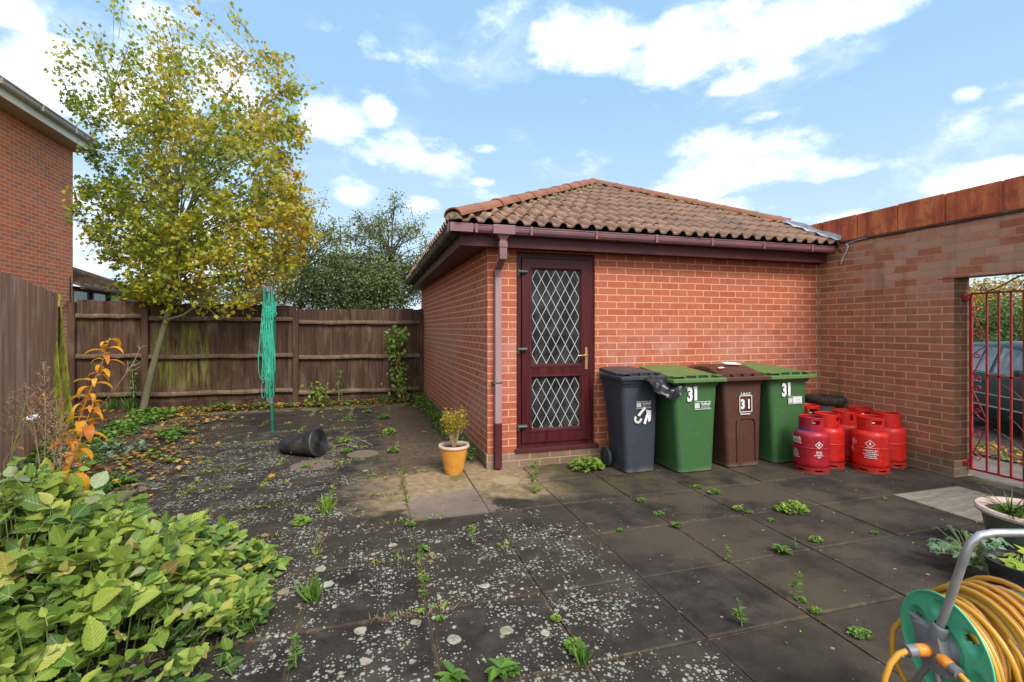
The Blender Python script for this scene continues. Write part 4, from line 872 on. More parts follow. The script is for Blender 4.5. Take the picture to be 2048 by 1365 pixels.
# ================================================================== TEXT helper
def textmesh(s, size, align='CENTER', ext=.0006, bold=.0, sp=1.0):
    cu = bpy.data.curves.new('t', 'FONT'); cu.body = s; cu.size = size; cu.align_x = align; cu.extrude = ext; cu.offset = bold; cu.space_character = sp; cu.resolution_u = 3; cu.space_line = .95
    o = bpy.data.objects.new('t', cu); col.objects.link(o); bpy.context.view_layer.update()
    me = bpy.data.meshes.new_from_object(o.evaluated_get(bpy.context.evaluated_depsgraph_get()))
    vs = [v.co.copy() for v in me.vertices]; fs = [tuple(p.vertices) for p in me.polygons]
    bpy.data.objects.remove(o); bpy.data.curves.remove(cu); bpy.data.meshes.remove(me); return vs, fs
def addtext(mb, s, size, fn, **k):
    sx_ = k.pop('wx', 1.0); vs, fs = textmesh(s, size, **k); mb.add([fn(v.x*sx_, v.y, v.z) for v in vs], fs)
def polyline_ring(mb, pts, w, fn, closed=True):
    n = len(pts)
    for i in range(n if closed else n-1):
        a = Vector((*pts[i], 0)); b = Vector((*pts[(i+1) % n], 0)); d = (b-a).normalized(); p = Vector((-d.y, d.x, 0))*w/2; a -= d*w/2; b += d*w/2
        mb.add([fn(q.x, q.y, .0008) for q in (a+p, b+p, b-p, a-p)], [(0,1,2,3)])
def rect(mb, x0, y0, x1, y1, fn, n=1):
    for i in range(n):
        a = x0+(x1-x0)*i/n; b = x0+(x1-x0)*(i+1)/n; mb.add([fn(a,y0,.0008), fn(b,y0,.0008), fn(b,y1,.0008), fn(a,y1,.0008)], [(0,1,2,3)])
# ================================================================== WHEELIE BINS
def rrect(w, d, r, z, cx=0, cy=0, n=4):
    pts = []
    for (sx_, sy_, a0) in ((1,-1,-90),(1,1,0),(-1,1,90),(-1,-1,180)):
        for k in range(n+1):
            a = R(a0+90*k/n); pts.append(Vector((cx+sx_*(w/2-r)+r*math.cos(a), cy+sy_*(d/2-r)+r*math.sin(a), z)))
    return pts
def wheelie(label, mb_, ml_, loc, rz=0, w=.58, d=.66, bw=.40, bd=.48, h=.888, kind='flat', lid_gap=0):
    t = thing('wheelie_bin', label, 'bin', loc, rz, 'wheelie bins lined up along the garage wall')
    cyt = .05; b = MB(); tw = w*.90; td = d*.86
    prof = [(0.0, bw-.03, bd-.03, 0), (.012, bw, bd, 0), (.10, bw+.012, bd+.012, .005), (h*.55, (bw+tw)/2, (bd+td)/2, cyt*.5), (h-.03, tw, td, cyt), (h-.03, tw+.02, td+.02, cyt), (h, w-.03, d-.03, cyt)]
    b.loft([rrect(a, c, .055, z, 0, y) for z, a, c, y in prof], cap=False); b.add(rrect(bw-.03, bd-.03, .05, .0), [tuple(range(19, -1, -1))])
    b.loft([rrect(w-.03, d-.03, .045, h, 0, cyt), rrect(w-.008, d-.008, .045, h+.006, 0, cyt), rrect(w-.008, d-.008, .045, h+.034, 0, cyt), rrect(w-.03, d-.03, .04, h+.04, 0, cyt), rrect(w-.05, d-.05, .04, h+.04, 0, cyt), rrect(w-.06, d-.06, .04, h-.03, 0, cyt)], cap=False)
    body = b.build('body', mb_, t, smooth=35, local=True)
    if kind == 'brown':
        b = MB(); pts = []; fy = lambda z: -(bd/2)-.004-(td-bd)/2*(z/h)+cyt*z/h-.004
        x0, x1, z0, z1, r = -.10, .13, .06, .50, .05
        out = [(x0, z0), (x0, z1-r)]+[(x0+r-r*math.cos(R(a)), z1-r+r*math.sin(R(a))) for a in (30, 60, 90)]+[(x1-r+r*math.sin(R(a)), z1-r+r*math.cos(R(a))) for a in (0, 30, 60, 90)]+[(x1, z0)]
        b.tube([(x, fy(z), z) for x, z in out], .007, 6); b.build('moulded_panel', mb_, t, smooth=60, local=True)
    # wheels and axle
    for s in (-1, 1):
        b = MB(); cx = s*(bw/2+(.035 if kind != 'grey' else .062)); wy_ = bd/2+(.03 if kind != 'grey' else -.05); b.lathe([(.02,-.022),(.055,-.022),(.06,-.016),(.09,-.02),(.10,-.014),(.10,.014),(.09,.02),(.06,.016),(.055,.022),(.02,.022)], (cx, wy_, .10), 28, (1,0,0), closed=True); wh = b.build('wheel', M['rubber'], t, smooth=40, local=True)
        b = MB(); b.lathe([(.001,-.019),(.055,-.019),(.055,.019),(.001,.019)], (cx, wy_, .10), 20, (1,0,0)); b.build('hub', M['black'], wh, local=True)
    b = MB(); b.tube([(-bw/2-.05, bd/2+.03, .10), (bw/2+.05, bd/2+.03, .10)], .011, 10); b.build('axle', M['black'], t, smooth=40, local=True); b = MB(); b.tube([(-w*.3, d/2+cyt+.055, h+.03), (w*.3, d/2+cyt+.055, h+.03)], .014, 10)
    for s in (-1, 1): b.tube([(s*w*.3, d/2+cyt-.02, h+.02), (s*w*.3, d/2+cyt+.055, h+.03)], .013, 8)
    b.build('handle', M['black'] if kind == 'grey' else mb_, t, smooth=40, local=True)
    # lid
    b = MB(); yf = -d/2+cyt; yb = d/2+cyt+.01; lw = w/2+.006
    def lidz(s): return h+.045+lid_gap*(1-s)+.055*s+ (.05*math.sin(math.pi*min(1, s*1.15)) if kind == 'brown' else 0)
    rings = []
    ns = 12
    for i in range(ns+1):
        s = i/ns; y = yf+.07+(yb-yf-.07)*s; z = lidz(s)+.028
        hw = lw-.012-(0.02*s)
        if kind == 'brown': prf = [(-hw-.01, z-.045-.03*math.sin(math.pi*s)), (-hw, z-.018), (-hw+.05, z), (0, z+.006), (hw-.05, z), (hw, z-.018), (hw+.01, z-.045-.03*math.sin(math.pi*s)), (hw-.02, z-.045), (-hw+.02, z-.045)]
        else: prf = [(-hw-.006, z-.04), (-hw, z-.008), (-hw+.03, z), (0, z+.004), (hw-.03, z), (hw, z-.008), (hw+.006, z-.04), (hw-.02, z-.035), (-hw+.02, z-.035)]
        rings.append([Vector((x, y, zz)) for x, zz in prf])
    b.loft(rings)
    # lower front lip
    z0 = lidz(0); b.loft([rrect(w+.035, .12, .02, z0-.036, 0, yf+.035), rrect(w+.045, .13, .02, z0-.03, 0, yf+.035), rrect(w+.045, .13, .02, z0-.004, 0, yf+.035), rrect(w+.03, .115, .02, z0+.003, 0, yf+.035)])
    b.box(-w/2-.02, yf+.06, z0-.034, -w/2+.01, yb-.10, z0-.006); b.box(w/2-.01, yf+.06, z0-.034, w/2+.02, yb-.10, z0-.006)
    for s in (-1, 1): b.box(s*w*.24-.012, yf+.03, z0+.002, s*w*.24+.012, yf+.072, z0+.026)
    b.box(-.012, yf+.03, z0+.002, .012, yf+.072, z0+.026)
    if kind != 'brown': b.box(-lw+.012, yf+.022, z0+.021, -w*.24, yf+.075, z0+.029); b.box(w*.24+.06, yf+.022, z0+.021, lw-.012, yf+.075, z0+.029)
    if kind == 'flat': b.box(-.06, yf+.30, lidz(.4)+.028, .05, yf+.315, lidz(.4)+.036)
    lid = b.build('lid', ml_, t, smooth=35, local=True, bevel=0)
    if kind != 'brown':
        b = MB(); b.box(-w*.235, yf+.062, z0+.002, -.014, yf+.0705, z0+.024); b.box(.014, yf+.062, z0+.002, w*.235, yf+.0705, z0+.024); b.build('recess_shade', M['gap_shade'], lid, local=True)  # solid dark blocks draw the shade of the lid's handle openings
    fz = lambda z: -(bd/2)-.007-((td-bd)/2)*(z/h)+cyt*z/h-.003
    return t, body, (lambda x, z, e: Vector((x, fz(z)-.004-e, z)))
BY = 4.30
def council(mb, fn, x0, z0, w, h):
    rect(mb, x0, z0+h-.004, x0+w, z0+h, fn); rect(mb, x0, z0, x0+w, z0+.004, fn)
    # square crest block made of bars
    c = h*.72
    for i in range(4):
        rect(mb, x0+.004+i*c*.26, z0+.012, x0+.004+i*c*.26+c*.18, z0+.012+c*.9, fn)
    rect(mb, x0+.004, z0+.012+c*.40, x0+.004+c*.98, z0+.012+c*.50, fn)
    cx = x0+c+.012+(w-c-.012)/2; F = lambda dx, dz: (lambda x, y, z: fn(x+dx, y+dz, z))
    addtext(mb, 'Solihull', h*.50, F(cx, z0+h*.53), bold=.0008, wx=.93); addtext(mb, 'METROPOLITAN', h*.16, F(cx, z0+h*.33), wx=1.05); addtext(mb, 'BOROUGH COUNCIL', h*.16, F(cx, z0+h*.12), wx=.88)
# grey bin
t1, body1, f1 = wheelie('blue grey wheelie bin beside the door with black bag under its lid', M['bin_grey'], M['bin_grey'], (2.555, 4.375, 0), 0, .465, .52, .33, .35, .885, 'grey', .028)
b = MB(); council(b, lambda x, y, e: f1(x, y, e), -.06, .64, .165, .07); b.build('council_label', M['sticker'], t1, local=True, recalc=False)
b = MB(); fn = lambda x, y, e: f1(x, y, e+.001)
b.add([fn(.045,.625,0),fn(.105,.615,0),fn(.10,.52,0),fn(.075,.50,0)], [(0,1,2,3)])
b.build('peeling_sticker', M['sticker'], t1, local=True, recalc=False)
b = MB(); rot = lambda x, y, e: f1(.02+(x*math.cos(.35)-y*math.sin(-.35)), .55+(x*math.sin(-.35)+y*math.cos(.35)), .002+e)
addtext(b, '1', .15, lambda x, y, e: rot(x+.03, y-.05, e), bold=.006); b.add([rot(-.075,.0,.001), rot(-.05,-.005,.001), rot(-.005,.095,.001), rot(-.03,.10,.001)], [(0,1,2,3)])
pts = [(-.055+.032*math.cos(R(a)), -.035+.03*math.sin(R(a))) for a in range(170, 380, 20)]
polyline_ring(b, pts, .022, lambda x, y, e: rot(x, y, e), False); b.build('number_sticker', M['sticker_bright'], t1, local=True, recalc=False)
# green bins and the brown one
for (x, y, lab, tw_) in ((3.095, BY, 'green wheelie bin marked 31 standing between the grey and brown bins', 0), (4.27, BY+.02, 'green wheelie bin marked 31 standing beside the red gas cylinders', 1)):
    t, bd_, fn = wheelie(lab, M['bin_green'], M['bin_lid_green'] if not tw_ else M['bin_lid_green'], (x, y, 0), (0, .02)[tw_])
    b = MB(); addtext(b, '3', .185, lambda a, c, e: fn(a-.085, c+.715, e), bold=.009, wx=.72)
    rect(b, -.035, .715, -.003, .855, fn); rect(b, -.045, .835, -.003, .850, fn); b.build('number_label', M['sticker'], t, local=True, recalc=False)
    b = MB(); council(b, fn, -.035, .625, .195, .078); b.build('council_label', M['sticker'], t, local=True, recalc=False)
    if tw_: b = MB(); rect(b, .035, .632, .155, .695, lambda a, c, e: fn(a, c, -.0015)); b.build('label_backing', M['sticker'], t, local=True, recalc=False)
t, bd_, fn = wheelie('brown wheelie bin with domed lid marked 31 between two green bins', M['bin_brown'], M['bin_brown'], (3.69, BY+.01, 0), 0, .55, .62, .40, .46, .885, 'brown')
b = MB(); polyline_ring(b, [(-.065,.57),(.085,.57),(.085,.735),(-.065,.735)], .007, fn); addtext(b, '3', .13, lambda a, c, e: fn(a-.028, c+.605, e), bold=.006, wx=.85); addtext(b, '1', .13, lambda a, c, e: fn(a+.048, c+.605, e), bold=.005, wx=.8)
addtext(b, 'S.M.B.C', .030, lambda a, c, e: fn(a+.01, c+.745, e), bold=.001, sp=1.25); rect(b, -.05, .543, .065, .552, fn); b.lathe([(.001,0),(.009,0)], fn(-.05,.549,.001), 10, (0,1,0)); b.build('number_label', M['sticker'], t, local=True, recalc=False)
lid = [o for o in kids(t) if o.name.startswith('lid')][0]
b = MB(); b.add([(-.05,-.02,1.043),(.13,-.05,1.040),(.15,.06,1.056),(-.02,.09,1.060)], [(0,1,2,3)]); b.build('torn_label', M['sticker'], lid, local=True, recalc=False); b = MB(); b.add([(-.22,-.12,1.012),(-.16,-.13,1.019),(-.15,-.09,1.026),(-.21,-.08,1.021)], [(0,1,2,3)])
b.build('torn_label', M['sticker'], lid, local=True, recalc=False)
# bag
b = MB(); n, m_ = 34, 22; vs = []; fs = []
for i in range(n+1):
    for j in range(m_+1):
        u, v = i/n, j/m_
        # u along the rim to the right, v over the edge and down
        x = 2.535+.42*u+.02*math.sin(v*5); top = .955-.02*u
        drop = max(0, v-.28)/.72; dr = (.03+.19*math.sin(math.pi*min(1, u*.78+.12))**1.3*(0.35+u*.9))*drop
        y = 4.375-.26+.06 -.0 -v*.16-.05*math.sin(drop*2.4)+ (.02*u)
        z = top-dr+.012*math.sin(u*9)*(1-v)
        p = Vector((x, y, z)); q = p*9; nz = mnoise.noise(q*1.0)*.03+abs(mnoise.noise(q*1.7+Vector((3,1,2))))*-.028+mnoise.noise(q*3)*.004
        p += Vector((.3*nz, -nz-.004, nz*.8)); vs.append(p)
for i in range(n):
    for j in range(m_): a = i*(m_+1)+j; fs.append((a,a+1,a+m_+2,a+m_+1))
b.add(vs, fs); o = b.build('bin_bag', M['bag'], None, smooth=85, recalc=False); tag(o, 'crumpled black bin bag hanging out under the grey bin lid', 'bin bag')

# ================================================================== GAS CYLINDERS
def ringwall(mb, r, z0, z1, holes, th=.004, n=64, tap=0, lip=True):
    """short tube with windows: holes = (angle, half width, z low, z high)"""
    zs = sorted({z0, z1, *[h[2] for h in holes], *[h[3] for h in holes]}); off = len(mb.v)
    def inh(a, z):
        for h in holes:
            if abs((a-h[0]+math.pi) % (2*math.pi)-math.pi) < h[1] and h[2] <= z <= h[3]: return True
        return False
    for rr_ in (r, r-th):
        mb.add([(((rr_+tap*(z-z0)))*math.cos(2*math.pi*k/n), ((rr_+tap*(z-z0)))*math.sin(2*math.pi*k/n), z) for z in zs for k in range(n)], [])
    fs = []; N1 = n*len(zs)
    for i in range(len(zs)-1):
        for k in range(n):
            a = 2*math.pi*(k+.5)/n; k2 = (k+1) % n
            if inh(a, (zs[i]+zs[i+1])/2):
                continue
            q = (i*n+k, i*n+k2, (i+1)*n+k2, (i+1)*n+k); fs.append(q); fs.append(tuple(N1+x for x in q[::-1]))
            for dk in (-1, 1):
                if inh(a+dk*2*math.pi/n, (zs[i]+zs[i+1])/2):
                    e = (q[0], q[3]) if dk < 0 else (q[1], q[2]); fs.append((e[0], e[1], N1+e[1], N1+e[0]))
            for di in (-1, 1):
                if 0 <= i+di < len(zs)-1 and inh(a, (zs[i+di]+zs[i+di+1])/2):
                    e = (q[0], q[1]) if di < 0 else (q[3], q[2]); fs.append((e[0], e[1], N1+e[1], N1+e[0]))
    for k in range(n):
        k2 = (k+1) % n; fs.append(((len(zs)-1)*n+k, (len(zs)-1)*n+k2, N1+(len(zs)-1)*n+k2, N1+(len(zs)-1)*n+k)); fs.append((k, k2, N1+k2, N1+k))
    mb.f += [tuple(off+x for x in f) for f in fs]; mb.m += [0]*len(fs)
    if lip: mb.lathe([(r+tap*(z1-z0)+.001,z1-.004),(r+tap*(z1-z0)+.003,z1+.001),(r+tap*(z1-z0)-.002,z1+.006),(r+tap*(z1-z0)-.007,z1+.001),(r+tap*(z1-z0)-.005,z1-.004)], n=n, closed=True)
def cyl_body(): 
    b = MB(); r = .157; H0, H1 = .045, .425; prof = [(.06,.03),(.10,.032),(.145,.05),(r-.002,.075),(r,.09),(r,.105),(r,.23),(r,.238),(r+.0025,.241),(r+.0025,.247),(r,.25),(r,.258),(r,.345),(r,.355)]
    for k in range(1, 9): a = R(90*k/8); prof.append(((r-.055)+.055*math.cos(a), .355+.055*math.sin(a)))
    prof += [(.07,.418),(.03,.424),(.001,.425)]; b.lathe(prof, n=56); return b
def cylinder(label, m, loc, rz, kind=0):
    t = thing('gas_cylinder', label, 'gas cylinder', loc, rz, 'red gas cylinders in the corner')
    cyl_body().build('body', m, t, smooth=50, local=True)
    b = MB(); ringwall(b, .158, .0, .058, [(a, .24, .022, .036) for a in (-2.2,-1.1,0,1.1,2.2,3.14)], lip=False); b.lathe([(.158,0),(.163,-.001),(.165,.006),(.160,.010)], n=56); b.build('foot_ring', m, t, smooth=40, local=True)
    b = MB()
    if kind == 0: ringwall(b, .113, .412, .537, [(-1.35,.42,.475,.515),(1.8,.42,.475,.515)], tap=.0)
    elif kind == 1: ringwall(b, .113, .412, .535, [(-1.75,.22,.47,.50),(-.95,.12,.45,.515),(1.4,.5,.46,.515)])
    else:
        for a in (0, 2.1, 4.2): b.obox((.10*math.cos(a), .10*math.sin(a), .48), (-.022*math.sin(a), .022*math.cos(a), 0), (.004*math.cos(a), .004*math.sin(a), 0), (0,0,.07))
        b.lathe([(.107,.53),(.107,.56),(.098,.565),(.094,.56),(.094,.53)], n=40, closed=True)
    b.build('collar', m, t, smooth=40, local=True)
    b = MB(); b.lathe([(.02,.41),(.02,.45),(.013,.455),(.013,.49),(.018,.495),(.018,.512),(.001,.513)], n=16); b.tube([(0,0,.47),(.035,0,.47)], .011, 10); b.build('valve', M['brass'], t, smooth=40, local=True)
    return t
def wrap(a0, z0, r=.1585): return lambda x, y, e: Vector(((r+e)*math.cos(a0+x/r), (r+e)*math.sin(a0+x/r), z0+y))
def smallprint(mb, a0, z0, lens, seed, h=.0075, gap=.018):
    rr = random.Random(seed)
    for i, ln in enumerate(lens):
        x = -ln/2
        while x < ln/2:
            w = min(rr.uniform(.008, .024), ln/2-x)
            if w > .003: rect(mb, x, -i*gap, x+w, -i*gap+h*rr.uniform(.8, 1.1), wrap(a0, z0, .159), max(1, int(w/.008)))
            x += w+.004
def diamond(mb, a0, z0, s=.036, w=.005):
    fn = wrap(a0, z0, .1595); P = [(0,s),(s,0),(0,-s),(-s,0)]; Q = []
    for i in range(4):
        a, c = P[i], P[(i+1) % 4]; Q += [(a[0]+(c[0]-a[0])*k/4, a[1]+(c[1]-a[1])*k/4) for k in range(4)]
    polyline_ring(mb, Q, w, fn)
    fl = [(0,.020),(.008,.006),(.005,-.006),(-.004,-.007),(-.008,.003),(-.004,.009)]; mb.add([fn(x*1.1, y, .0005) for x, y in fl], [tuple(range(6))]); rect(mb, -.008, -.016, .008, -.013, fn)
def face(loc):  # angle of the side turned to the viewer
    return math.atan2(-loc[1], -loc[0])
GAS = [('faded crimson gas cylinder with purple shoulder, nearest the green bin', 'red_dark', (4.262, 3.81), 0, 0),
      ('bright red gas cylinder half hidden between crimson and front cylinders', 'red', (4.575, 3.906), 0, 1),
      ('bright red gas cylinder with slotted collar in the middle of the cluster', 'red', (4.925, 3.985), 1, 2),
      ('bright red gas cylinder in front with large white warning diamond', 'red', (4.835, 3.642), 0, 3),
      ('bright red gas cylinder farthest right against the brown wall', 'red', (5.20, 3.742), 0, 4),
      ('bright red gas cylinder at the back under the stone bird bath', 'red', (5.255, 4.075), 0, 5),
      ('red gas cylinder with open ring handle peeping out behind the crimson one', 'red', (4.765, 4.30), 2, 6)]
for lab, m, (x, y), kd, idx in GAS:
    fa = face((x, y)); rz = fa+math.pi/2+ (.0, 1.0, -.1, .25, 1.3, .3, .2)[idx]
    t = cylinder(lab, M[m], (x, y, 0), rz, kd); base = -math.pi/2   # local -y is turned by rz
    v0 = fa-rz
    if idx == 0:
        b = MB(); diamond(b, v0+.42, .285, .032); smallprint(b, v0+.42, .215, [.05,.055,.085,.03], 1)
        addtext(b, 'rgwick', .05, lambda x_, y_, e: wrap(v0-1.02, .315)(x_, y_, e+.001), bold=.0015); rect(b, -.07, -.012, .07, -.006, wrap(v0-1.02, .315, .1592), 12); rect(b, -.07, -.030, .075, -.022, wrap(v0-1.0, .315, .1592), 12)
        smallprint(b, v0-1.05, .215, [.06,.09,.10,.10,.12], 3); b.build('printed_label', M['sticker'], t, local=True, recalc=False)
    if idx == 3:
        b = MB(); diamond(b, v0-.02, .29, .038); smallprint(b, v0+.02, .222, [.12,.09,.125,.095,.10], 5); smallprint(b, v0+.0, .248, [.08], 8, .004); smallprint(b, v0-1.0, .315, [.03,.07,.07,.04], 7); smallprint(b, v0-1.15, .23, [.04,.05,.06], 9); b.build('printed_label', M['sticker'], t, local=True, recalc=False)
    if idx == 1:
        b = MB(); smallprint(b, v0-.25, .235, [.05,.03,.06,.03,.04], 11); b.build('printed_label', M['sticker'], t, local=True, recalc=False)
# ================================================================== BIRD BATH
t = thing('bird_bath', 'round bird bath with dark mossy bowl on grey pedestal behind cylinders', 'bird bath', (5.20, 4.46, 0))
b = MB(); b.lathe([(.001,0),(.14,0),(.14,.04),(.10,.06),(.07,.12),(.06,.3),(.075,.42),(.11,.52),(.001,.525)], (5.20,4.46,0), 24); b.build('pedestal', M['stone'], t, smooth=40)
b = MB(); prof = [(.001,.475),(.09,.476),(.17,.485),(.205,.505),(.212,.54),(.203,.568),(.190,.575),(.175,.555),(.13,.535),(.001,.53)]; b.lathe(prof, (5.20,4.46,.045), 40)
for i, v in enumerate(b.v):
    p = Vector(v); q = mnoise.noise(p*22)*.012; d_ = (p-Vector((5.20,4.46,p.z))); b.v[i] = tuple(p+d_.normalized()*q if d_.length > .1 else p)
b.build('bowl', M['dark_stone'], t, smooth=60)
# ================================================================== YELLOW POT
def pot(name, label, loc, prof, m, mr, rimprof, soilr, soilz, n=40):
    t = thing(name, label, 'plant pot', loc); b = MB(); b.lathe(prof, loc, n); b.build('pot_body', m, t, smooth=50)
    b = MB(); b.lathe(rimprof, loc, n, closed=True); b.build('rim', mr, t, smooth=50)
    b = MB(); b.lathe([(soilr,soilz),(soilr*.6,soilz+.012),(.001,soilz+.016)], loc, 24); b.build('soil', M['soil'], t, smooth=60); return t
PL = (.775, 4.705, 0)
pot('plant_pot', 'ochre yellow glazed pot with pale rim at the garage corner', PL, [(.001,0),(.082,0),(.088,.012),(.105,.09),(.125,.18),(.137,.235),(.139,.262),(.131,.262),(.12,.2)], M['glaze'], M['glaze_rim'], [(.139,.258),(.152,.262),(.156,.274),(.148,.287),(.134,.287),(.126,.278),(.128,.26)], .128, .25)
# big planter, black pot
PB = (3.93, 1.955, 0)
pot('plant_pot', 'wide blue green glazed planter with pinkish rim at the right edge', PB, [(.001,0),(.17,0),(.175,.01),(.205,.12),(.228,.24),(.232,.27),(.222,.27),(.2,.2)], M['glaze_green'], M['glaze_rim'], [(.229,.262),(.258,.268),(.264,.284),(.255,.298),(.222,.296),(.214,.285),(.218,.262)], .215, .262, 48)
PK = (3.30, 1.68, 0)
pot('plant_pot', 'black plastic nursery pot behind the hose reel', PK, [(.001,0),(.105,0),(.108,.008),(.135,.15),(.140,.152),(.147,.19),(.139,.19),(.12,.15)], M['black'], M['black'], [(.143,.185),(.151,.187),(.151,.196),(.139,.196),(.137,.186)], .134, .165)
# ================================================================== ROTARY AIRER
AX = G(545, 865); ax_, ay_ = AX.x, AX.y
t = thing('rotary_airer', 'folded green rotary washing line with tangled cords on a pole', 'washing line', (ax_, ay_, 0))
lean = Vector((-.008, 0, 0))
b = MB(); b.tube([(ax_,ay_,0),(ax_-.06,ay_,1.98)], .019, 12); b.tube([(ax_,ay_,0),(ax_-.001,ay_,.03)], .032, 12); b.build('pole', M['airer_green'], t, smooth=60)
b = MB(); b.tube([(ax_-.02,ay_,.40),(ax_-.023,ay_,.50)], .030, 12); b.tube([(ax_-.062,ay_,1.93),(ax_-.064,ay_,2.0)], .032, 12); b.build('hub', M['grey_plastic'], t, smooth=60)
topc = Vector((ax_-.035, ay_, 0))
for i, (dx, dy) in enumerate(((-.08,.03),(-.045,-.05),(.035,-.05),(.07,.03))):
    b = MB(); b.tube([(ax_-.022+dx*.55,ay_+dy*.6,.50),(ax_-.04+dx,ay_+dy,2.0-.015*i)], .0115, 8); a_ = b.build('arm', M['airer_green'], t, smooth=60)
    b = MB(); b.tube([(ax_-.04+dx,ay_+dy,1.99-.015*i),(ax_-.04+dx,ay_+dy,2.03-.015*i)], .015, 8); b.build('end_cap', M['grey_plastic'], a_, smooth=60)
b = MB(); rr = random.Random(5)
for i in range(38):         # hanging loops of cord
    x0 = rr.uniform(-.08, .045); x1 = rr.uniform(-.08, .06); z0 = rr.uniform(1.2, 1.75) if i > 8 else rr.uniform(1.5, 1.95); z1 = z0+rr.uniform(-.1, .1); d_ = rr.uniform(.25, .95); y0 = rr.uniform(-.09, -.03); bulge = rr.choice([-1, 1])*rr.uniform(.0, .07)
    pts = []
    for k in range(15):
        s = k/14; u_ = math.sin(math.pi*s)
        pts.append((ax_-.035+x0+(x1-x0)*s+bulge*math.sin(2*math.pi*s)*.6+bulge*u_*.6, ay_+y0+.02*math.sin(7*s+i), max(.42, z0+(z1-z0)*s-d_*u_**.8)))
    b.tube(pts, .0035, 5)
for i in range(14):         # coil at the top
    z = 1.62+.012*i; rx = rr.uniform(.065, .09); pts = [(ax_-.035+rx*math.cos(2*math.pi*k/20), ay_+.075*math.sin(2*math.pi*k/20)-.01, z+.05*math.sin(2*math.pi*k/20)+rr.uniform(-.008,.008)) for k in range(20)]
    b.tube(pts, .0038, 5, closed=True)
for i in range(9):
    x = rr.uniform(-.10, .085); x2 = x*.5+rr.uniform(-.03, .03); y = rr.uniform(-.08, .05); b.tube([(ax_-.04+x, ay_+y, 1.97), (ax_-.035+x+rr.uniform(-.01,.01), ay_+y, 1.55), (ax_-.03+x2+rr.uniform(-.03,.03), ay_+y-.02, 1.0), (ax_-.025+x2, ay_+y*.6, rr.uniform(.44,.6))], .0033, 5)
b.build('cord', M['line'], t, smooth=60, recalc=False)
# ================================================================== MESH ROLL
c1 = W(637, 883, 5.36); c1.z = .157
dirv = Vector((-.79, .50, 0)).normalized()
t = thing('plastic_roll', 'tapered black ribbed plastic roll lying on the slabs', 'roll', (c1.x, c1.y, 0))
b = MB(); Lr = .47; prof = []; n = 26
axis = (dirv*Lr+Vector((0,0,-.075))).normalized()
for i in range(n+1):
    s = i/n; r = .155-.078*s; prof += [(r-.004, s*Lr+.004), (r+.0015, s*Lr+Lr/n*.3), (r+.0015, s*Lr+Lr/n*.65)]
b.lathe([(.150, -.006), (.156, .0)]+prof+[(.05, Lr+.03)], c1, 44, axis); b.build('rolled_sheet', M['mesh_roll'], t, smooth=45)
b = MB(); pr = [(.001,-.016)]
for i in range(11): r = .012+i*.0118; q_ = -.016+.010*(r/.15)**2; pr += [(r, q_), (r+.004, q_), (r+.006, q_+.008), (r+.009, q_+.008)]
pr += [(.146, -.006), (.152, -.003), (.155,.002)]; b.lathe(pr, c1, 44, axis); b.build('roll_end', M['mesh_roll'], t, smooth=45)
# ================================================================== GATE
gt = thing('garden_gate', 'red wrought iron gate with scrolls hung in the wall opening', 'gate', (5.60, 2.8, 0))
gx = 5.60; yA, yB = 3.235, 2.29; gz0, gz1 = .055, 1.765
b = MB(); s_ = .0085
def gb(p, q, w=.016): b.bar(p, q, w, w)
gb((gx,yA,gz0),(gx,yA,gz1+.0),.022); gb((gx,yB,gz0),(gx,yB,gz1),.022); gb((gx,yA,gz0+.01),(gx,yB,gz0+.01),.018); gb((gx,yA,gz1),(gx,yB,gz1),.018); b.build('frame', M['gate_red'], gt)
ybars = [3.235-.125, 3.235-.215, 3.235-.305, 3.235-.395, 3.235-.52, 3.235-.62, 3.235-.71, 3.235-.82]
for y in ybars[:-1]:
    b = MB(); gb((gx,y,gz0+.01),(gx,y,gz1),.014); b.build('bar', M['gate_red'], gt)
b = MB(); gb((gx,ybars[0],.98),(gx,ybars[3],.98),.014); b.build('lock_rail', M['gate_red'], gt)
def spiral(c, r, a0, turns, sy=1, n=22, sz=1):
    return [(gx, c[0]+sy*r*(1-k/n*.75)*math.cos(a0+turns*2*math.pi*k/n), c[1]+sz*r*(1-k/n*.75)*math.sin(a0+turns*2*math.pi*k/n)) for k in range(n+1)]
def scroll(pts, w=.0055): bq = MB(); bq.tube(pts, w, 6); return bq
cols = [(yA-.006, ybars[0], 1), (ybars[4], ybars[3], -1)]
for (ya, yb, s) in cols:
    for zc in (.52, 1.28):
        b = MB(); hi = zc+.34; lo = zc-.34
        b.tube([(gx,ya-.01*s,hi-.04),(gx,yb,zc+.03)], .0055, 6); b.tube([(gx,ya-.01*s,lo+.04),(gx,yb,zc-.03)], .0055, 6)
        b.tube(spiral((ya-.045*s, hi-.01), .035, math.pi*(0 if s > 0 else 0), 1.2, s), .005, 6); b.tube(spiral((ya-.045*s, lo+.01), .035, 0, 1.2, s, sz=-1), .005, 6)
        b.tube([(gx,yb,zc+.02),(gx,(ya*.45+yb*.55),zc+.05),(gx,ya-.02*s,zc+.10)]+spiral((ya-.045*s, zc+.11), .028, 0, 1.0, s), .0055, 6); b.tube([(gx,yb,zc-.02),(gx,(ya*.45+yb*.55),zc-.05),(gx,ya-.02*s,zc-.10)]+spiral((ya-.045*s, zc-.11), .028, 0, 1.0, s, sz=-1), .0055, 6)
        b.build('scroll', M['gate_red'], gt, smooth=60, recalc=False)
b = MB()
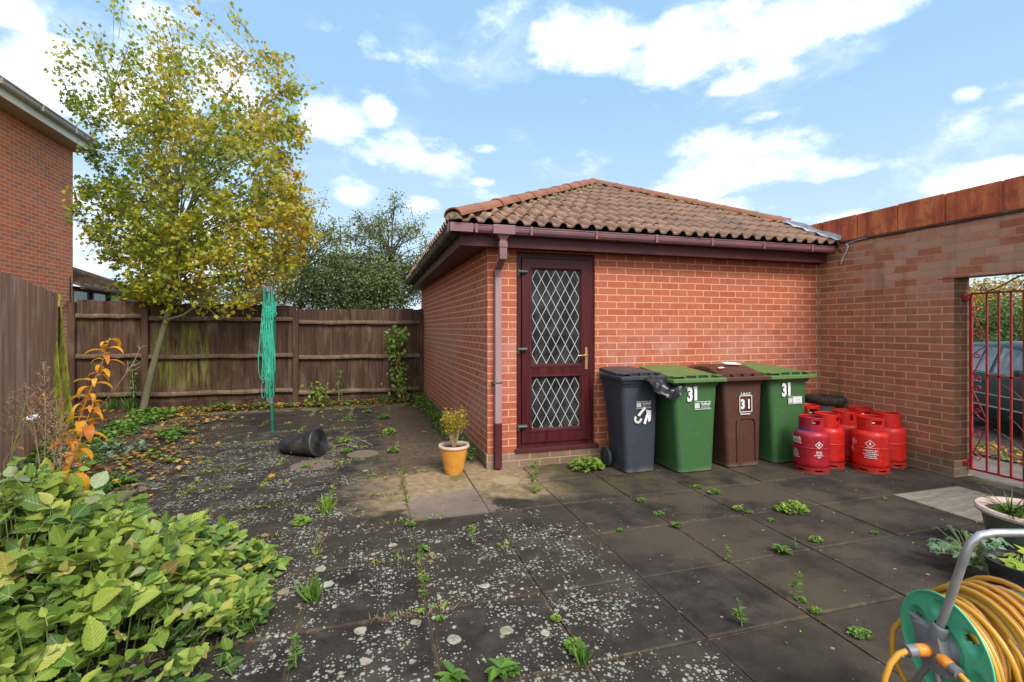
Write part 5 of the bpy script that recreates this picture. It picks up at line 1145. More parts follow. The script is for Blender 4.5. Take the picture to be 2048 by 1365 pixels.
for s in (1, -1):
    ym = (yA+yB)/2; P = [(gx, ym+s*(.02+.33*k/12), gz1+.012+.14*math.cos(math.pi*k/12*.92)*.5+.07) for k in range(13)]; b.tube(P, .006, 6); e = P[-1]; b.tube(spiral((e[1]+.02*s, e[2]+.02), .04, math.pi*1.1, 1.3, s), .005, 6); b.tube(spiral((ym+.06*s, gz1+.055), .045, 0, 1.3, s), .005, 6)
b.build('top_scroll', M['gate_red'], gt, smooth=60, recalc=False)
for z in (1.73, .12):
    b = MB(); b.box(gx-.075, yA+.008, z-.022, gx+.008, yA+.05, z+.022); b.tube([(gx,yA+.02,z-.03),(gx,yA+.02,z+.03)], .012, 8); b.tube([(gx-.06,yA-.015,z),(gx-.06,yA+.05,z)], .012, 8); b.build('hinge', M['gate_red'], gt)
# ================================================================== CAR
cf = Vector((-.506, -.894, 0)).normalized(); cr = Vector((.894, -.506, 0)).normalized(); cc = Vector((9.83, 4.55, -.2))
t = thing('parked_car', 'dark green hatchback parked outside the gate on the drive', 'car', cc)
def cp(x, y, z): return cc+cf*x-cr*y*-1+Vector((0,0,z))   # x forward, y to the far side, z up
st = [(-2.02,.32,.80,.86,.70,.68),(-1.98,.22,.90,1.02,.80,.70),(-1.75,.20,.93,1.22,.84,.62),(-1.35,.20,.94,1.36,.85,.60),(-.8,.19,.93,1.415,.855,.60),(-.2,.19,.92,1.425,.86,.60),(.35,.19,.91,1.37,.86,.60),(.72,.19,.90,1.20,.86,.62),(1.12,.19,.885,.93,.855,.66),(1.5,.20,.85,.875,.84,.66),(1.85,.24,.74,.77,.78,.60),(2.02,.34,.60,.62,.64,.50)]
rings = []
for (x, zb, zbelt, zr, wb, wr) in st:
    half = [(0, zb), (wb*.9, zb), (wb, zb+.08), (wb+.012, (zb+zbelt)/2), (wb-.015, zbelt-.02), (wb-.045, zbelt), (wr+.02, max(zr-.06, zbelt+.002)), (wr-.06, zr-.012), (0, zr+.004)]
    rings.append([cp(x, y, z) for y, z in half]+[cp(x, -y, z) for y, z in half[-2:0:-1]])
b = MB(); b.loft(rings); body = b.build('body', M['car'], t, smooth=50)
def ystn(x, f):     # interpolate station values
    for a, c in zip(st, st[1:]):
        if a[0] <= x <= c[0]: s = (x-a[0])/(c[0]-a[0]); return [a[i]+(c[i]-a[i])*s for i in range(6)][f]
def sidept(x, q, e=.006):   # q 0 belt .. 1 roof edge, near side is -y
    zb, zt = ystn(x, 2), ystn(x, 3)-.06; wb, wr = ystn(x, 4)-.045, ystn(x, 5)+.02
    return cp(x, -(wb+(wr-wb)*q+e), zb+(zt-zb)*q)
for (xa, xb, xta, xtb) in ((-1.55,-1.02,-1.30,-.98),(-.96,-.16,-.92,-.20),(-.08,.92,-.12,.45)):
    for sgn in (1,):
        b = MB(); m1 = 5; lo = [sidept(xa+(xb-xa)*k/m1, .07) for k in range(m1+1)]; hi = [sidept(xta+(xtb-xta)*k/m1, .93) for k in range(m1+1)]; b.add(lo+hi, [(k,k+1,m1+2+k,m1+1+k) for k in range(m1)]); b.build('side_window', M['glass_car'], t, recalc=False)
b = MB(); lo = [cp(1.06, y, .945) for y in (-.72,0,.72)]; hi = [cp(.42, y, 1.365) for y in (-.56,0,.56)]; b.add(lo+hi, [(0,1,4,3),(1,2,5,4)]); b.build('windscreen', M['glass_car'], t, recalc=False)
b = MB(); lo = [cp(-1.985, y, 1.0) for y in (-.66,0,.66)]; hi = [cp(-1.55, y, 1.335) for y in (-.55,0,.55)]; b.add(lo+hi, [(0,1,4,3),(1,2,5,4)]); b.build('rear_window', M['glass_car'], t, recalc=False)
for z in (.62, .44): b = MB(); b.bar(cp(-1.5, -.878, z), cp(1.5, -.878, z), .014, .018); b.build('chrome_strip', M['chrome'], t)
b = MB(); b.bar(cp(-1.6, -.83, .955), cp(1.0, -.825, .925), .012, .012); b.build('chrome_strip', M['chrome'], t)
for x in (-.12, 1.0, -1.02): b = MB(); b.bar(cp(x, -.872, .25), cp(x, -.845, .91), .006, .006); b.build('door_gap', M['gap_shade'], t)
for x in (-.30, -.88):
    b = MB(); b.tube([cp(x-.09,-.872,.79),cp(x-.05,-.895,.80),cp(x+.05,-.895,.80),cp(x+.09,-.872,.79)], .012, 8); b.build('door_handle', M['chrome'], t, smooth=60)
b = MB(); b.obox(cp(.72,-.95,.99), cf*.055, cr*.09, Vector((0,0,.06))); b.build('wing_mirror', M['car'], t, bevel=.02, smooth=50)
for x in (-1.28, 1.22):
    for s in (-1, 1):
        b = MB(); b.lathe([(.18,-.09),(.27,-.09),(.295,-.07),(.30,0),(.295,.07),(.27,.09),(.18,.09)], cp(x, s*.78, .30), 28, cr, closed=True); w_ = b.build('wheel', M['rubber'], t, smooth=40)
        b = MB(); b.lathe([(.001,.07),(.06,.075),(.18,.05),(.185,-.05),(.001,-.07)], cp(x, s*.78, .30), 20, cr*s*1); b.build('rim', M['alloy'], w_, smooth=40)
for s in (-1, 1):
    b = MB(); b.obox(cp(1.93, s*.56, .60), cf*.05, cr*.14, Vector((0,0,.06))); b.build('headlight', M['lens'], t, bevel=.015)
    b = MB(); b.obox(cp(-1.98, s*.60, .76), cf*.04, cr*.11, Vector((0,0,.09))); b.build('tail_light', M['tail'], t, bevel=.015)
# ================================================================== HOSE REEL
ra = Vector((.96, -.28, 0)); rf = Vector((.28, .96, 0)); up = Vector((0,0,1)); RC = W(1890, 1297, 1.50)    # axis, away, up, hub centre
t = thing('hose_reel', 'mint green hose reel cart wound with yellow hose at lower right', 'hose reel', (RC.x, RC.y, 0))
def rp(a, f, u): return RC+ra*a+rf*f+up*u
def disc(a, flip, ovals=True):
    b = MB(); nr_, na = 22, 120; r0, r1 = .045, .163; grid = []
    def oval(r, th):
        best = 9
        for k in range(6):
            c = 2*math.pi*k/6+.35; d = (th-c+math.pi) % (2*math.pi)-math.pi; q = math.hypot((r-.112)/.030, d*r/.036); best = min(best, q)
        return best
    vs = []
    for side in (0, 1):
        for i in range(nr_+1):
            r = r0+(r1-r0)*i/nr_
            for k in range(na):
                th = 2*math.pi*k/na; o = oval(r, th); dep = .016*max(0, min(1, (1-o)*3)) if o < 1 else 0
                rim = -.010*math.exp(-((r-.160)/.006)**2)-.004*math.exp(-((r-.07)/.006)**2)
                h = (-.0 + rim + dep) + (.004 if side else 0)
                vs.append(rp(a+flip*h, r*math.cos(th), r*math.sin(th)))
    fs = []; NN = (nr_+1)*na
    def hole(i, k):
        r = r0+(r1-r0)*(i+.5)/nr_; th = 2*math.pi*(k+.5)/na
        for kk in range(6):
            c = 2*math.pi*kk/6+.35; d = (th-c+math.pi) % (2*math.pi)-math.pi
            if kk % 2 == 0 and math.hypot((r-.112)/.022, (d*r+.012)/.017) < 1: return True
        return False
    for i in range(nr_):
        for k in range(na):
            if hole(i, k): continue
            k2 = (k+1) % na; q = (i*na+k, i*na+k2, (i+1)*na+k2, (i+1)*na+k); fs.append(q); fs.append(tuple(x+NN for x in q[::-1]))
    for k in range(na): k2 = (k+1) % na; fs.append((nr_*na+k, nr_*na+k2, NN+nr_*na+k2, NN+nr_*na+k))
    b.add(vs, fs); return b
disc(0.0, 1).build('reel_disc', M['reel_green'], t, smooth=50, recalc=False)
disc(.27, -1).build('reel_disc', M['reel_green'], t, smooth=50, recalc=False)
b = MB(); b.lathe([(.05,.002),(.06,.01),(.06,.26),(.05,.268)], RC, 32, ra); b.build('drum', M['reel_green'], t, smooth=40)
b = MB(); b.lathe([(.001,-.03),(.03,-.03),(.045,-.018),(.052,.0),(.052,.01)], RC, 32, ra); b.obox(rp(-.035,0,.0), up*.062+rf*.02, (rf*.045-up*.01), ra*.018); b.obox(rp(-.03,.045,.03), up*.03+rf*.02, rf*.03, ra*.012)
b.lathe([(.0205,0),(.0225,.005),(.0225,.05),(.018,.055)], rp(-.038,-.01,.035), 16, (up*1-rf*.25+ra*.12)); b.build('hub', M['grey_plastic'], t, bevel=.006, smooth=50)
# frame
H = [rp(-.038,-.015,.055), rp(-.030,-.05,.18), rp(-.022,-.085,.32), rp(-.012,-.098,.375), rp(.01,-.103,.398), rp(.045,-.105,.405), rp(.14,-.105,.405), rp(.24,-.105,.405), rp(.285,-.10,.39), rp(.305,-.09,.36), rp(.31,-.05,.2), rp(.31,-.01,.05)]
b = MB(); b.tube(H, .0115, 14); b.build('handle', M['silver'], t, smooth=60)
b = MB()
for a in (-.038, .31): b.tube([rp(a,-.01,-.05), rp(a-.0,-.06,-.2), rp(a,-.11,-RC.z+.03)], .010, 10); b.tube([rp(a,.01,-.05), rp(a,.12,-.25), rp(a,.17,-RC.z+.06)], .010, 10)
b.tube([rp(-.038,-.11,-RC.z+.02), rp(.31,-.11,-RC.z+.02)], .010, 10); b.tube([rp(-.07,.17,-RC.z+.06), rp(.34,.17,-RC.z+.06)], .009, 10); b.build('stand', M['alu_dark'], t, smooth=60)
for a in (-.085, .355):
    b = MB(); b.lathe([(.012,-.015),(.05,-.015),(.06,-.01),(.06,.01),(.05,.015),(.012,.015)], rp(a,.17,-RC.z+.06), 24, ra, closed=True); b.build('wheel', M['black'], t, smooth=40)
# wound hose
hs_ = thing('garden_hose', 'yellow garden hose wound in thick coils on the green reel', 'hose', (RC.x, RC.y, 0))
rr = random.Random(12); pts = []; n_ = 26
ph = [rr.uniform(0, 6.3) for _ in range(4)]
layer = [(.085, 10), (.104, 10), (.123, 9), (.142, 8), (.160, 6)]
def coil(rad, turns, a0, a1, seed, amp=.006):
    r3 = random.Random(seed); P = []; st_ = 30; p1 = r3.uniform(0, 6.3)
    for k in range(int(turns*st_)+1):
        s = k/(turns*st_); th = 2*math.pi*k/st_+p1; a = a0+(a1-a0)*s+.012*math.sin(th*.5+p1)
        q = rad+amp*math.sin(th*1.3+seed)+amp*.8*math.sin(th*.37+2*seed)-.035*max(0, 1-s*turns*4)-.035*max(0, 1-(1-s)*turns*4); P.append(rp(a, q*math.cos(th), q*math.sin(th)-.004))
    return P
b = MB(); sb = MB()
for i, (rad, tn) in enumerate(layer):
    P = coil(rad, tn, .022 if i % 2 == 0 else .25, .25 if i % 2 == 0 else .022, i+3, .003+.002*i); b.tube(P, .0088, 8)
for j in range(5):
    P = coil(.172+.006*j, 1.2, .05+.04*j, .10+.035*j, 40+j, .012); b.tube(P, .0088, 8)
    sb.tube([p+(p-RC-ra*(p-RC).dot(ra)).normalized()*.0065 for p in P], .0032, 5)
for i in (3, 4):
    P = coil(layer[i][0], layer[i][1], .022 if i % 2 == 0 else .25, .25 if i % 2 == 0 else .022, i+3, .003+.002*i); sb.tube([p+(p-RC-ra*(p-RC).dot(ra)).normalized()*.0066+ra*.002 for p in P], .0028, 5)
b.build('wound_hose', M['hose'], hs_, smooth=60, recalc=False); sb.build('stripe', M['hose_stripe'], hs_, smooth=60, recalc=False)
# connectors and their tails
cL = rp(-.052, .0, -.005)
b = MB(); b.tube([rp(-.05,.0,0), rp(-.085,.0,.0)], .011, 12); b.tube([rp(-.04,-.05,-.008), rp(-.035,-.09,-.014)], .011, 12); b.build('tap_spigot', M['grey_plastic'], t, smooth=50)
b = MB(); b.tube([rp(-.050,.0,-.004), rp(-.062,.0,-.005), rp(-.088,.0,-.006), rp(-.092,.0,-.006)], [.016,.019,.0175,.014], 16); b.build('hose_connector', M['orange_plastic'], t, smooth=50)
b = MB(); b.tube([rp(-.092,.0,-.006), rp(-.118,.0,-.009)], .0175, 16); b.tube([rp(-.117,.0,-.009), rp(-.121,.0,-.009)], .0135, 12); b.build('connector_nut', M['grey_plastic'], t, smooth=50)
b = MB(); b.tube([rp(-.120,.0,-.009), rp(-.145,.0,-.018), rp(-.172,-.002,-.045), rp(-.192,-.005,-.09), rp(-.20,-.01,-.16), rp(-.19,-.02,-.26), rp(-.15,-.03,-.36), rp(-.05,-.05,-.42), rp(.1,-.2,-.423)], .0088, 12); b.build('hose_tail', M['hose'], hs_, smooth=60)
b = MB(); b.tube([rp(-.045,-.035,-.004), rp(-.046,-.05,-.006), rp(-.046,-.068,-.008), rp(-.046,-.074,-.009)], [.015,.0185,.017,.013], 16); b.build('hose_connector', M['orange_plastic'], t, smooth=50)
b = MB(); b.tube([rp(-.046,-.073,-.009), rp(-.045,-.098,-.012)], .0165, 16); b.build('connector_nut', M['grey_plastic'], t, smooth=50)
b = MB(); b.tube([rp(-.045,-.098,-.012), rp(-.043,-.12,-.02), rp(-.038,-.145,-.045), rp(-.02,-.165,-.09), rp(.02,-.17,-.14), rp(.06,-.15,-.18)], .0088, 12); b.build('hose_tail', M['hose'], hs_, smooth=60)
b = MB(); b.tube([rp(.02,.165,.01), rp(-.01,.19,-.06), rp(-.02,.185,-.14), rp(.0,.15,-.22), rp(.02,.10,-.28), rp(.05,.05,-.3)], .0088, 10); b.build('hose_tail', M['hose'], hs_, smooth=60)
# ================================================================== FOLIAGE
T_MAPLE = (np.array([(0,0,0),(.35,-.02,-.03),(.25,.28,.02),(.62,.5,-.06),(.26,.58,.02),(0,1,-.1),(-.26,.58,.02),(-.62,.5,-.06),(-.25,.28,.02),(-.35,-.02,-.03)]), [list(range(10))])
T_OVAL = (np.array([(0,0,0),(.22,.25,.06),(.26,.55,.06),(0,1,-.05),(-.26,.55,.06),(-.22,.25,.06)]), [[0,1,2,3],[0,3,4,5]])
_edge = [(.12,.05),(.22,.15),(.26,.14),(.29,.27),(.335,.27),(.315,.40),(.36,.41),(.30,.54),(.335,.56),(.24,.67),(.265,.70),(.13,.83),(.135,.87)]
_ev = [(0,0,0),(0,.33,0),(0,.66,0),(0,1,0)]+[(x,y,.30*x) for x, y in _edge]+[(-x,y,.30*x) for x, y in _edge]
_ne = len(_edge)
T_SERR = (np.array(_ev), [[0]+list(range(4,4+_ne))+[3,2,1], [1,2,3]+list(range(4+2*_ne-1,4+_ne-1,-1))+[0]])
T_BLADE = (np.array([(-.5,0,0),(.5,0,0),(.45,.5,0),(.0,1,0)]), [[0,1,2,3]])
T_LILY = (np.array([(-.03,0,0),(.03,0,0),(.11,.25,.03),(.12,.5,.03),(.08,.78,.02),(0,1,0),(-.08,.78,.02),(-.12,.5,.03),(-.11,.25,.03)]), [[0,1,2,3,4,5,6,7,8]])
def unit(a): return a/np.maximum(np.linalg.norm(a, axis=1, keepdims=True), 1e-9)
def rdir(n): return unit(nr.normal(size=(n, 3)))
def leaves(name, tmpl, P, D, Nn, S, t, mat, parent=None, curl=0.0, width=1.0):
    TV, TF = tmpl; P = np.asarray(P, float); n = len(P); D = unit(D); X = unit(np.cross(D, Nn)); Z = np.cross(X, D)
    S = np.asarray(S, float)[:, None]; cu = np.asarray(curl)*np.ones(n); V = np.empty((n, len(TV), 3))
    for i, (x, y, z) in enumerate(TV): V[:, i] = P+S*(X*x*width+D*y+Z*(z-cu[:, None]*y*y))
    nf = len(TF); k = len(TF[0]); F = np.array(TF)[None]+(np.arange(n)*len(TV))[:, None, None]
    o = npmesh(name, V.reshape(-1, 3), F.reshape(-1, k), k, mat, parent, np.repeat(np.clip(t, 0, 1), nf))
    if tmpl is T_SERR:
        uv = np.tile(TV[:, :2][np.array(TF).ravel()], (n, 1)).astype(np.float32); l = o.data.uv_layers.new(name='uv')
        if len(l.data)*2 == uv.size: l.data.foreach_set('uv', uv.ravel())
    return o
def spans_sample(spans, n, Z0, Z1):
    """random points filling a crown given as rows (height in the picture, left, right, density)"""
    out = []; ys = [s[0] for s in spans]; mx = max(s[3]*(s[2]-s[1]) for s in spans)
    while len(out) < n:
        y = rng.uniform(ys[0], ys[-1])
        for a, b_ in zip(spans, spans[1:]):
            if a[0] <= y <= b_[0]: break
        s = (y-a[0])/(b_[0]-a[0]); l = a[1]+(b_[1]-a[1])*s; r_ = a[2]+(b_[2]-a[2])*s; d = a[3]+(b_[3]-a[3])*s
        if rng.random() > d*(r_-l)/mx: continue
        q = rng.uniform(-1, 1); zz = math.sqrt(max(0, 1-q*q)); x = (l+r_)/2+(r_-l)/2*q
        nz = mnoise.noise(Vector((x*.021, y*.021, Z0)))+.5*mnoise.noise(Vector((x*.055, y*.055, Z1)))
        if nz < -.28+.30*abs(q)**3+.22*(1-min(1, d)) and rng.random() < .8: continue
        if rng.random() < .12: x += rng.gauss(0, (r_-l)*.05); y += rng.gauss(0, 12)
        Z = (Z0+Z1)/2+(Z1-Z0)/2*rng.uniform(-1, 1)*zz; out.append((x, y, Z, d))
    return out
def crown(name, label, cat, base, trunk, spans, Z0, Z1, nclu, per, rad, size, mat, tfun, tmpl=T_MAPLE, bark='bark_dark', nst=60, group=None, tw=.003, stemr=.02, up0=.5):
    t = thing(name, label, cat, base, group=group); pts = spans_sample(spans, nclu, Z0, Z1)
    b = MB(); b.tube([p for p, r in trunk], [r for p, r in trunk], 9); tp = [p for p, r in trunk]
    tr_pts = []
    for i in range(nst):
        x, y, Z, d = rng.choice(pts); e = W(x, y, Z); s = rng.choice(tp[len(tp)//2:]); s = s+Vector((rng.uniform(-.03,.03), rng.uniform(-.03,.03), 0))
        if e.z < s.z+.2: s = tp[len(tp)//2]
        m1 = s.lerp(e, .33)+Vector((rng.gauss(0,.08),rng.gauss(0,.08),(e-s).length*.15)); m2 = s.lerp(e, .7)+Vector((rng.gauss(0,.1),rng.gauss(0,.1),(e-s).length*.13)); m1.x += (s.x-m1.x)*.4; m1.y += (s.y-m1.y)*.4; P = [s, m1, m2, e]
        P = [p+Vector((rng.gauss(0,.03), rng.gauss(0,.03), 0)) if 0 < k < 3 else p for k, p in enumerate(P)]
        q = []
        for k in range(9):
            u = k/8*3; a_ = min(2, int(u)); f = u-a_; p0, p1, p2, p3 = P[max(0,a_-1)], P[a_], P[a_+1], P[min(3,a_+2)]
            q.append(.5*((2*p1)+(p2-p0)*f+(2*p0-5*p1+4*p2-p3)*f*f+(3*p1-p0-3*p2+p3)*f**3))
        b.tube(q, [stemr*(1-.85*k/8)*rng.uniform(.8,1.1) for k in range(9)], 5, cap=False); tr_pts += q[3:]
    arr = np.array([tuple(p) for p in tr_pts]); PP = []; TT = []; DD = []
    for (x, y, Z, d) in pts:
        c = W(x, y, Z); ca = np.array(tuple(c)); dd = np.linalg.norm(arr-ca, axis=1); j = int(dd.argmin()); a_ = Vector(arr[j])
        if dd[j] > .9: a_ = c+(a_-c)*(.9/dd[j])
        b.tube([a_, a_.lerp(c, .5)+Vector((0,0,.04)), c], [tw*1.6, tw*1.2, tw*.6], 3, cap=False)
        k = max(2, int(per*rng.uniform(.6, 1.4)))
        al = nr.uniform(0, 1, (k, 1)); pos = ca+(np.array(tuple(a_))-ca)*al*.6+nr.normal(size=(k, 3))*rad*.6; PP.append(pos); tt = tfun(x, y)+nr.normal(0, .10, k)+rng.gauss(0, .10); TT.append(tt)
    b.build('trunk', M[bark], t, smooth=60, recalc=False)
    P = np.concatenate(PP); n = len(P); D = rdir(n); D[:, 2] -= .35; Nn = rdir(n)+np.array([-.15, -.45, .7]); S = size*nr.uniform(.6, 1.25, n)
    leaves('crown', tmpl, P, D, Nn, S, np.concatenate(TT), M[mat], t, nr.uniform(-.1, .4, n)); return t
# ---- autumn tree with the leaning trunk
TS = [(-30,130,440,.10),(20,130,470,.2),(60,105,520,.28),(110,90,580,.38),(160,120,605,.52),(200,140,612,.7),(250,165,622,1),(300,185,622,1),(345,160,612,1.1),(400,140,618,1.25),(450,135,625,1.4),(500,190,612,1.45),(550,222,590,1.4),(600,238,510,1.1),(640,330,480,.5)]
def tmain(x, y):
    v = .40+.19*max(-.6, min(1, (x-360)/230))+.35*mnoise.noise(Vector((x*.014, y*.014, 2.2))); 
    if y < 300: v += .16*(300-y)/300
    if y > 400: v += .06
    if x < 240: v -= .12
    return v
tr = [(W(286,824,8.0),.062),(W(293,790,8.0),.055),(W(303,745,8.02),.05),(W(315,700,8.05),.047),(W(327,660,8.08),.046),(W(338,620,8.12),.045),(W(347,575,8.2),.04),(W(352,520,8.3),.036),(W(352,460,8.4),.03),(W(356,380,8.5),.022)]
crown('autumn_tree', 'tall yellow and green autumn tree with leaning trunk before the fence', 'tree', tr[0][0], tr, TS, 7.2, 9.9, 2100, 13, .12, .069, 'leaf_maple', tmain, nst=95, bark='bark', stemr=.016)
# low bough to the right of the fork
b = MB(); P = [W(335,640,8.05), W(365,632,8.0), W(395,612,7.9), W(420,585,7.8), W(450,560,7.7)]; b.tube(P, [.028,.022,.016,.011,.006], 7)
b.tube([W(395,612,7.9), W(415,615,7.8), W(440,640,7.75)], [.01,.008,.004], 5); bo = b.build('bough', M['bark'], None, smooth=60); tree0 = [o for o in bpy.data.objects if o.name == 'autumn_tree'][0]; bo.parent = tree0
bo.data.transform(Matrix.Translation(-Vector(tree0.location)))
# scattered single leaves blowing at the crown's edge are the ends of long shoots
# ---- ivy clad stump behind the fence
t = thing('ivy_clad_tree', 'thick dark ivy clad tree trunk standing just behind the fence', 'tree', W(322,640,9.6)+Vector((0,0,-1.9)))
b = MB(); b.tube([Vector((t.location.x,t.location.y,-.3)), W(322,620,9.6), W(328,560,9.6), W(338,490,9.7), W(350,400,9.8)], [.15,.16,.15,.10,.05], 10); b.build('trunk', M['bark_dark'], t, smooth=60)
n = 1500; px = nr.normal(325, 16, n); py = nr.uniform(455, 640, n); P = np.array([tuple(W(px[i], py[i], 9.6+nr.normal(0, .16))) for i in range(n)]); D = rdir(n); D[:, 2] -= .8
leaves('ivy', T_MAPLE, P, D, rdir(n)+np.array([0,-.8,.3]), nr.uniform(.04, .08, n), nr.uniform(0, .5, n), M['leaf_dark'], t)
# ---- shrubs and trees beyond the fence
def tdk(x, y): return .45
S1 = [(500,640,860,.12),(530,610,880,.6),(560,580,880,1),(590,570,880,1.2),(625,560,870,1.2)]
def treebase(px, Z): p = W(px, 657, Z); p.z = -.3; return p
def trunkof(px, Z, topy, r=.06): p = treebase(px, Z); return p, [(p, r), (W(px, 620, Z), r*.8), (W(px+6, (620+topy)/2+20, Z), r*.6), (W(px+10, topy, Z), r*.25)]
p, tr = trunkof(760, 12.5, 560); crown('evergreen_shrub', 'dense dark green shrub rising behind the fence beside the garage', 'shrub', p, tr, S1, 11.6, 13.6, 1150, 14, .19, .075, 'leaf_dark', lambda x, y: .42+.2*((x > 690) and (x < 800)), T_OVAL, nst=40, stemr=.02)
S2 = [(375,790,815,.06),(410,745,850,.22),(450,695,862,.5),(490,670,872,.75),(530,660,880,.8),(570,660,880,.5),(600,660,870,.2)]
p, tr = trunkof(775, 13.6, 440); crown('hedge_tree', 'tall sparse twiggy tree above the dark shrub near the garage', 'tree', p, tr, S2, 12.8, 14.6, 950, 11, .16, .065, 'leaf_sparse', lambda x, y: .30+.25*rng.random(), T_OVAL, nst=70, stemr=.022, tw=.006)
S3 = [(375,650,665,.05),(410,625,665,.25),(440,560,690,.5),(480,540,735,.75),(520,520,740,.8),(560,490,700,.75),(600,470,660,.9),(620,470,640,.8)]
p, tr = trunkof(600, 13.2, 440); crown('hedge_tree', 'thin olive green tree between the autumn tree and the dark shrub', 'tree', p, tr, S3, 12.4, 14.6, 850, 12, .17, .07, 'leaf_sparse', lambda x, y: .35+.35*rng.random(), T_OVAL, nst=60, stemr=.022, tw=.006)
S4 = [(540,400,560,.2),(570,390,570,.8),(600,390,560,1),(625,400,550,1)]
p, tr = trunkof(470, 12.0, 570); crown('hedge_bush', 'low yellow green bush behind the fence left of the airer', 'shrub', p, tr, S4, 11.2, 12.8, 170, 12, .17, .07, 'leaf_sparse', lambda x, y: .6+.3*rng.random(), T_OVAL, nst=14)
# ---- beyond the gate
S5 = [(585,1990,2080,.4),(605,1960,2180,1),(640,1930,2260,1.1),(700,1900,2280,1),(760,1900,2280,1)]
p = treebase(2010, 17); crown('roadside_hedge', 'rounded green hedge beyond the parked car', 'hedge', p, [(p,.1),(W(2010,700,17),.08),(W(2010,640,17),.04)], S5, 15.5, 18.5, 900, 14, .3, .13, 'leaf_far', lambda x, y: .35+.3*(y < 640), T_OVAL, nst=20)
S6 = [(562,1975,2080,.6),(580,1930,2250,1),(620,1900,2300,1),(680,1900,2300,1)]
p = treebase(2040, 26); crown('distant_tree', 'golden autumn tree far beyond the gate', 'tree', p, [(p,.2),(W(2040,700,26),.15),(W(2040,600,26),.06)], S6, 24, 29, 700, 16, .55, .2, 'leaf_far_gold', lambda x, y: .3+.5*rng.random(), T_OVAL, nst=20)
S7 = [(560,1925,1955,.5),(600,1900,1965,1),(700,1880,1975,1)]
p = treebase(1935, 34); crown('distant_tree', 'small far olive tree at the left of the gate opening', 'tree', p, [(p,.2),(W(1935,700,34),.15),(W(1938,600,34),.06)], S7, 33, 36, 120, 14, .5, .22, 'leaf_far', lambda x, y: .8, T_OVAL, nst=10)
# ================================================================== FOREGROUND SHRUB
MOUND = [(-1.78,3.02,.66,.53),(-1.32,2.62,.66,.42),(-1.05,2.94,.48,.27),(-.78,2.98,.30,.18),(-.95,2.28,.40,.24),(-1.58,2.15,.56,.40),(-.70,2.62,.22,.13),(-2.1,3.5,.46,.44),(-1.5,3.25,.3,.46)]
def mh(x, y):
    h = 0
    for (cx, cy, r, hh) in MOUND:
        q = 1-((x-cx)**2+(y-cy)**2)/(r*r)
        if q > 0: h = max(h, hh*q**.5)
    return h
t = thing('leafy_shrub', 'large pale green serrated leaf shrub filling the lower left corner', 'shrub', (-1.3, 2.6, 0))
PP, DD, NN, SS, TT, CC = [], [], [], [], [], []; b = MB(); cnt = 0
while cnt < 1750:
    cx, cy, r, hh = rng.choice(MOUND); x = cx+rng.uniform(-r, r); y = cy+rng.uniform(-r, r); h = mh(x, y)
    if h < .03: continue
    ex = .01; g = Vector(((mh(x+ex,y)-mh(x-ex,y))/(2*ex), (mh(x,y+ex)-mh(x,y-ex))/(2*ex), 0)); nrm = Vector((-g.x, -g.y, 1)); nrm.normalize()
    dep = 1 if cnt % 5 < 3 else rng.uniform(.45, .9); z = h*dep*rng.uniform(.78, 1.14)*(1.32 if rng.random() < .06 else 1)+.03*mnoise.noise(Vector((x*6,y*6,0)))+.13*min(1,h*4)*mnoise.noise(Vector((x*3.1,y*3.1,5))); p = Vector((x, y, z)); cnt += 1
    out_ = Vector((x+1.4, y-2.6, 0)); out_ = (out_.normalized() if out_.length > .01 else Vector((1,0,0)))
    sdir = (nrm*.5+Vector((rng.gauss(0,.5), rng.gauss(0,.5), rng.uniform(0,.4)))+out_*.2).normalized(); s = (.038+.070*rng.random()**1.3)*(1.0 if h > .25 else .8)*(1.15 if x < -1.2 and y < 2.7 else 1)
    c0 = rng.random(); tt = (.12 if dep < .9 else .50)+rng.gauss(0, .22)  # inner leaves take darker tones, shade within the shrub put in their colour
    if cnt % 4 == 0 and dep == 1: st0 = Vector((x*.8-.26*1, y*.8+.52, 0)); b.tube([st0, st0.lerp(p, .5)+Vector((0,0,.06)), p], [.004,.003,.0018], 5, cap=False)
    k = rng.choice([3,3,5]); side = sdir.cross(Vector((0,0,1))).normalized() if abs(sdir.z) < .98 else Vector((1,0,0))
    st_len = s*.9
    b.tube([p-sdir*st_len, p], [.0018,.0014], 4, cap=False)
    for q in range(k):
        if q == 0: dr = sdir; pp = p; sz = s
        else: sg = 1 if q % 2 else -1; dr = (sdir*.45+side*sg).normalized(); pp = p-sdir*s*(.28 if q < 3 else .75); sz = s*(.82 if q < 3 else .7)
        dr = (dr+Vector((rng.gauss(0,.12), rng.gauss(0,.12), rng.gauss(-.15,.15)))).normalized(); nn_ = (nrm*.5+Vector((0,-.35,.6))+Vector((rng.gauss(0,.6), rng.gauss(0,.6), rng.gauss(0,.2)))).normalized()
        PP.append(tuple(pp)); DD.append(tuple(dr)); NN.append(tuple(nn_)); SS.append(sz*rng.uniform(.75, 1.3)); TT.append(tt+rng.gauss(0,.07) if rng.random() > .02 else .98); CC.append(rng.uniform(-.2, .6))
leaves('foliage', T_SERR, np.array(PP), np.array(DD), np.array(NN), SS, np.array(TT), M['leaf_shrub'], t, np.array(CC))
for k in range(26):
    a = rng.uniform(0, 6.28); m0 = rng.choice(MOUND); x = m0[0]+m0[2]*.7*math.cos(a); y = m0[1]+m0[2]*.7*math.sin(a); z = mh(x, y); c = Vector((x, y, z*.85))
    b.tube([Vector((x*.85-.2, y*.85+.4, 0)), c*.6+Vector((x*.85-.2,y*.85+.4,z*.4))*.4, c], .0022, 4, cap=False)
b.build('stems', M['stem_green'], t, smooth=60, recalc=False)
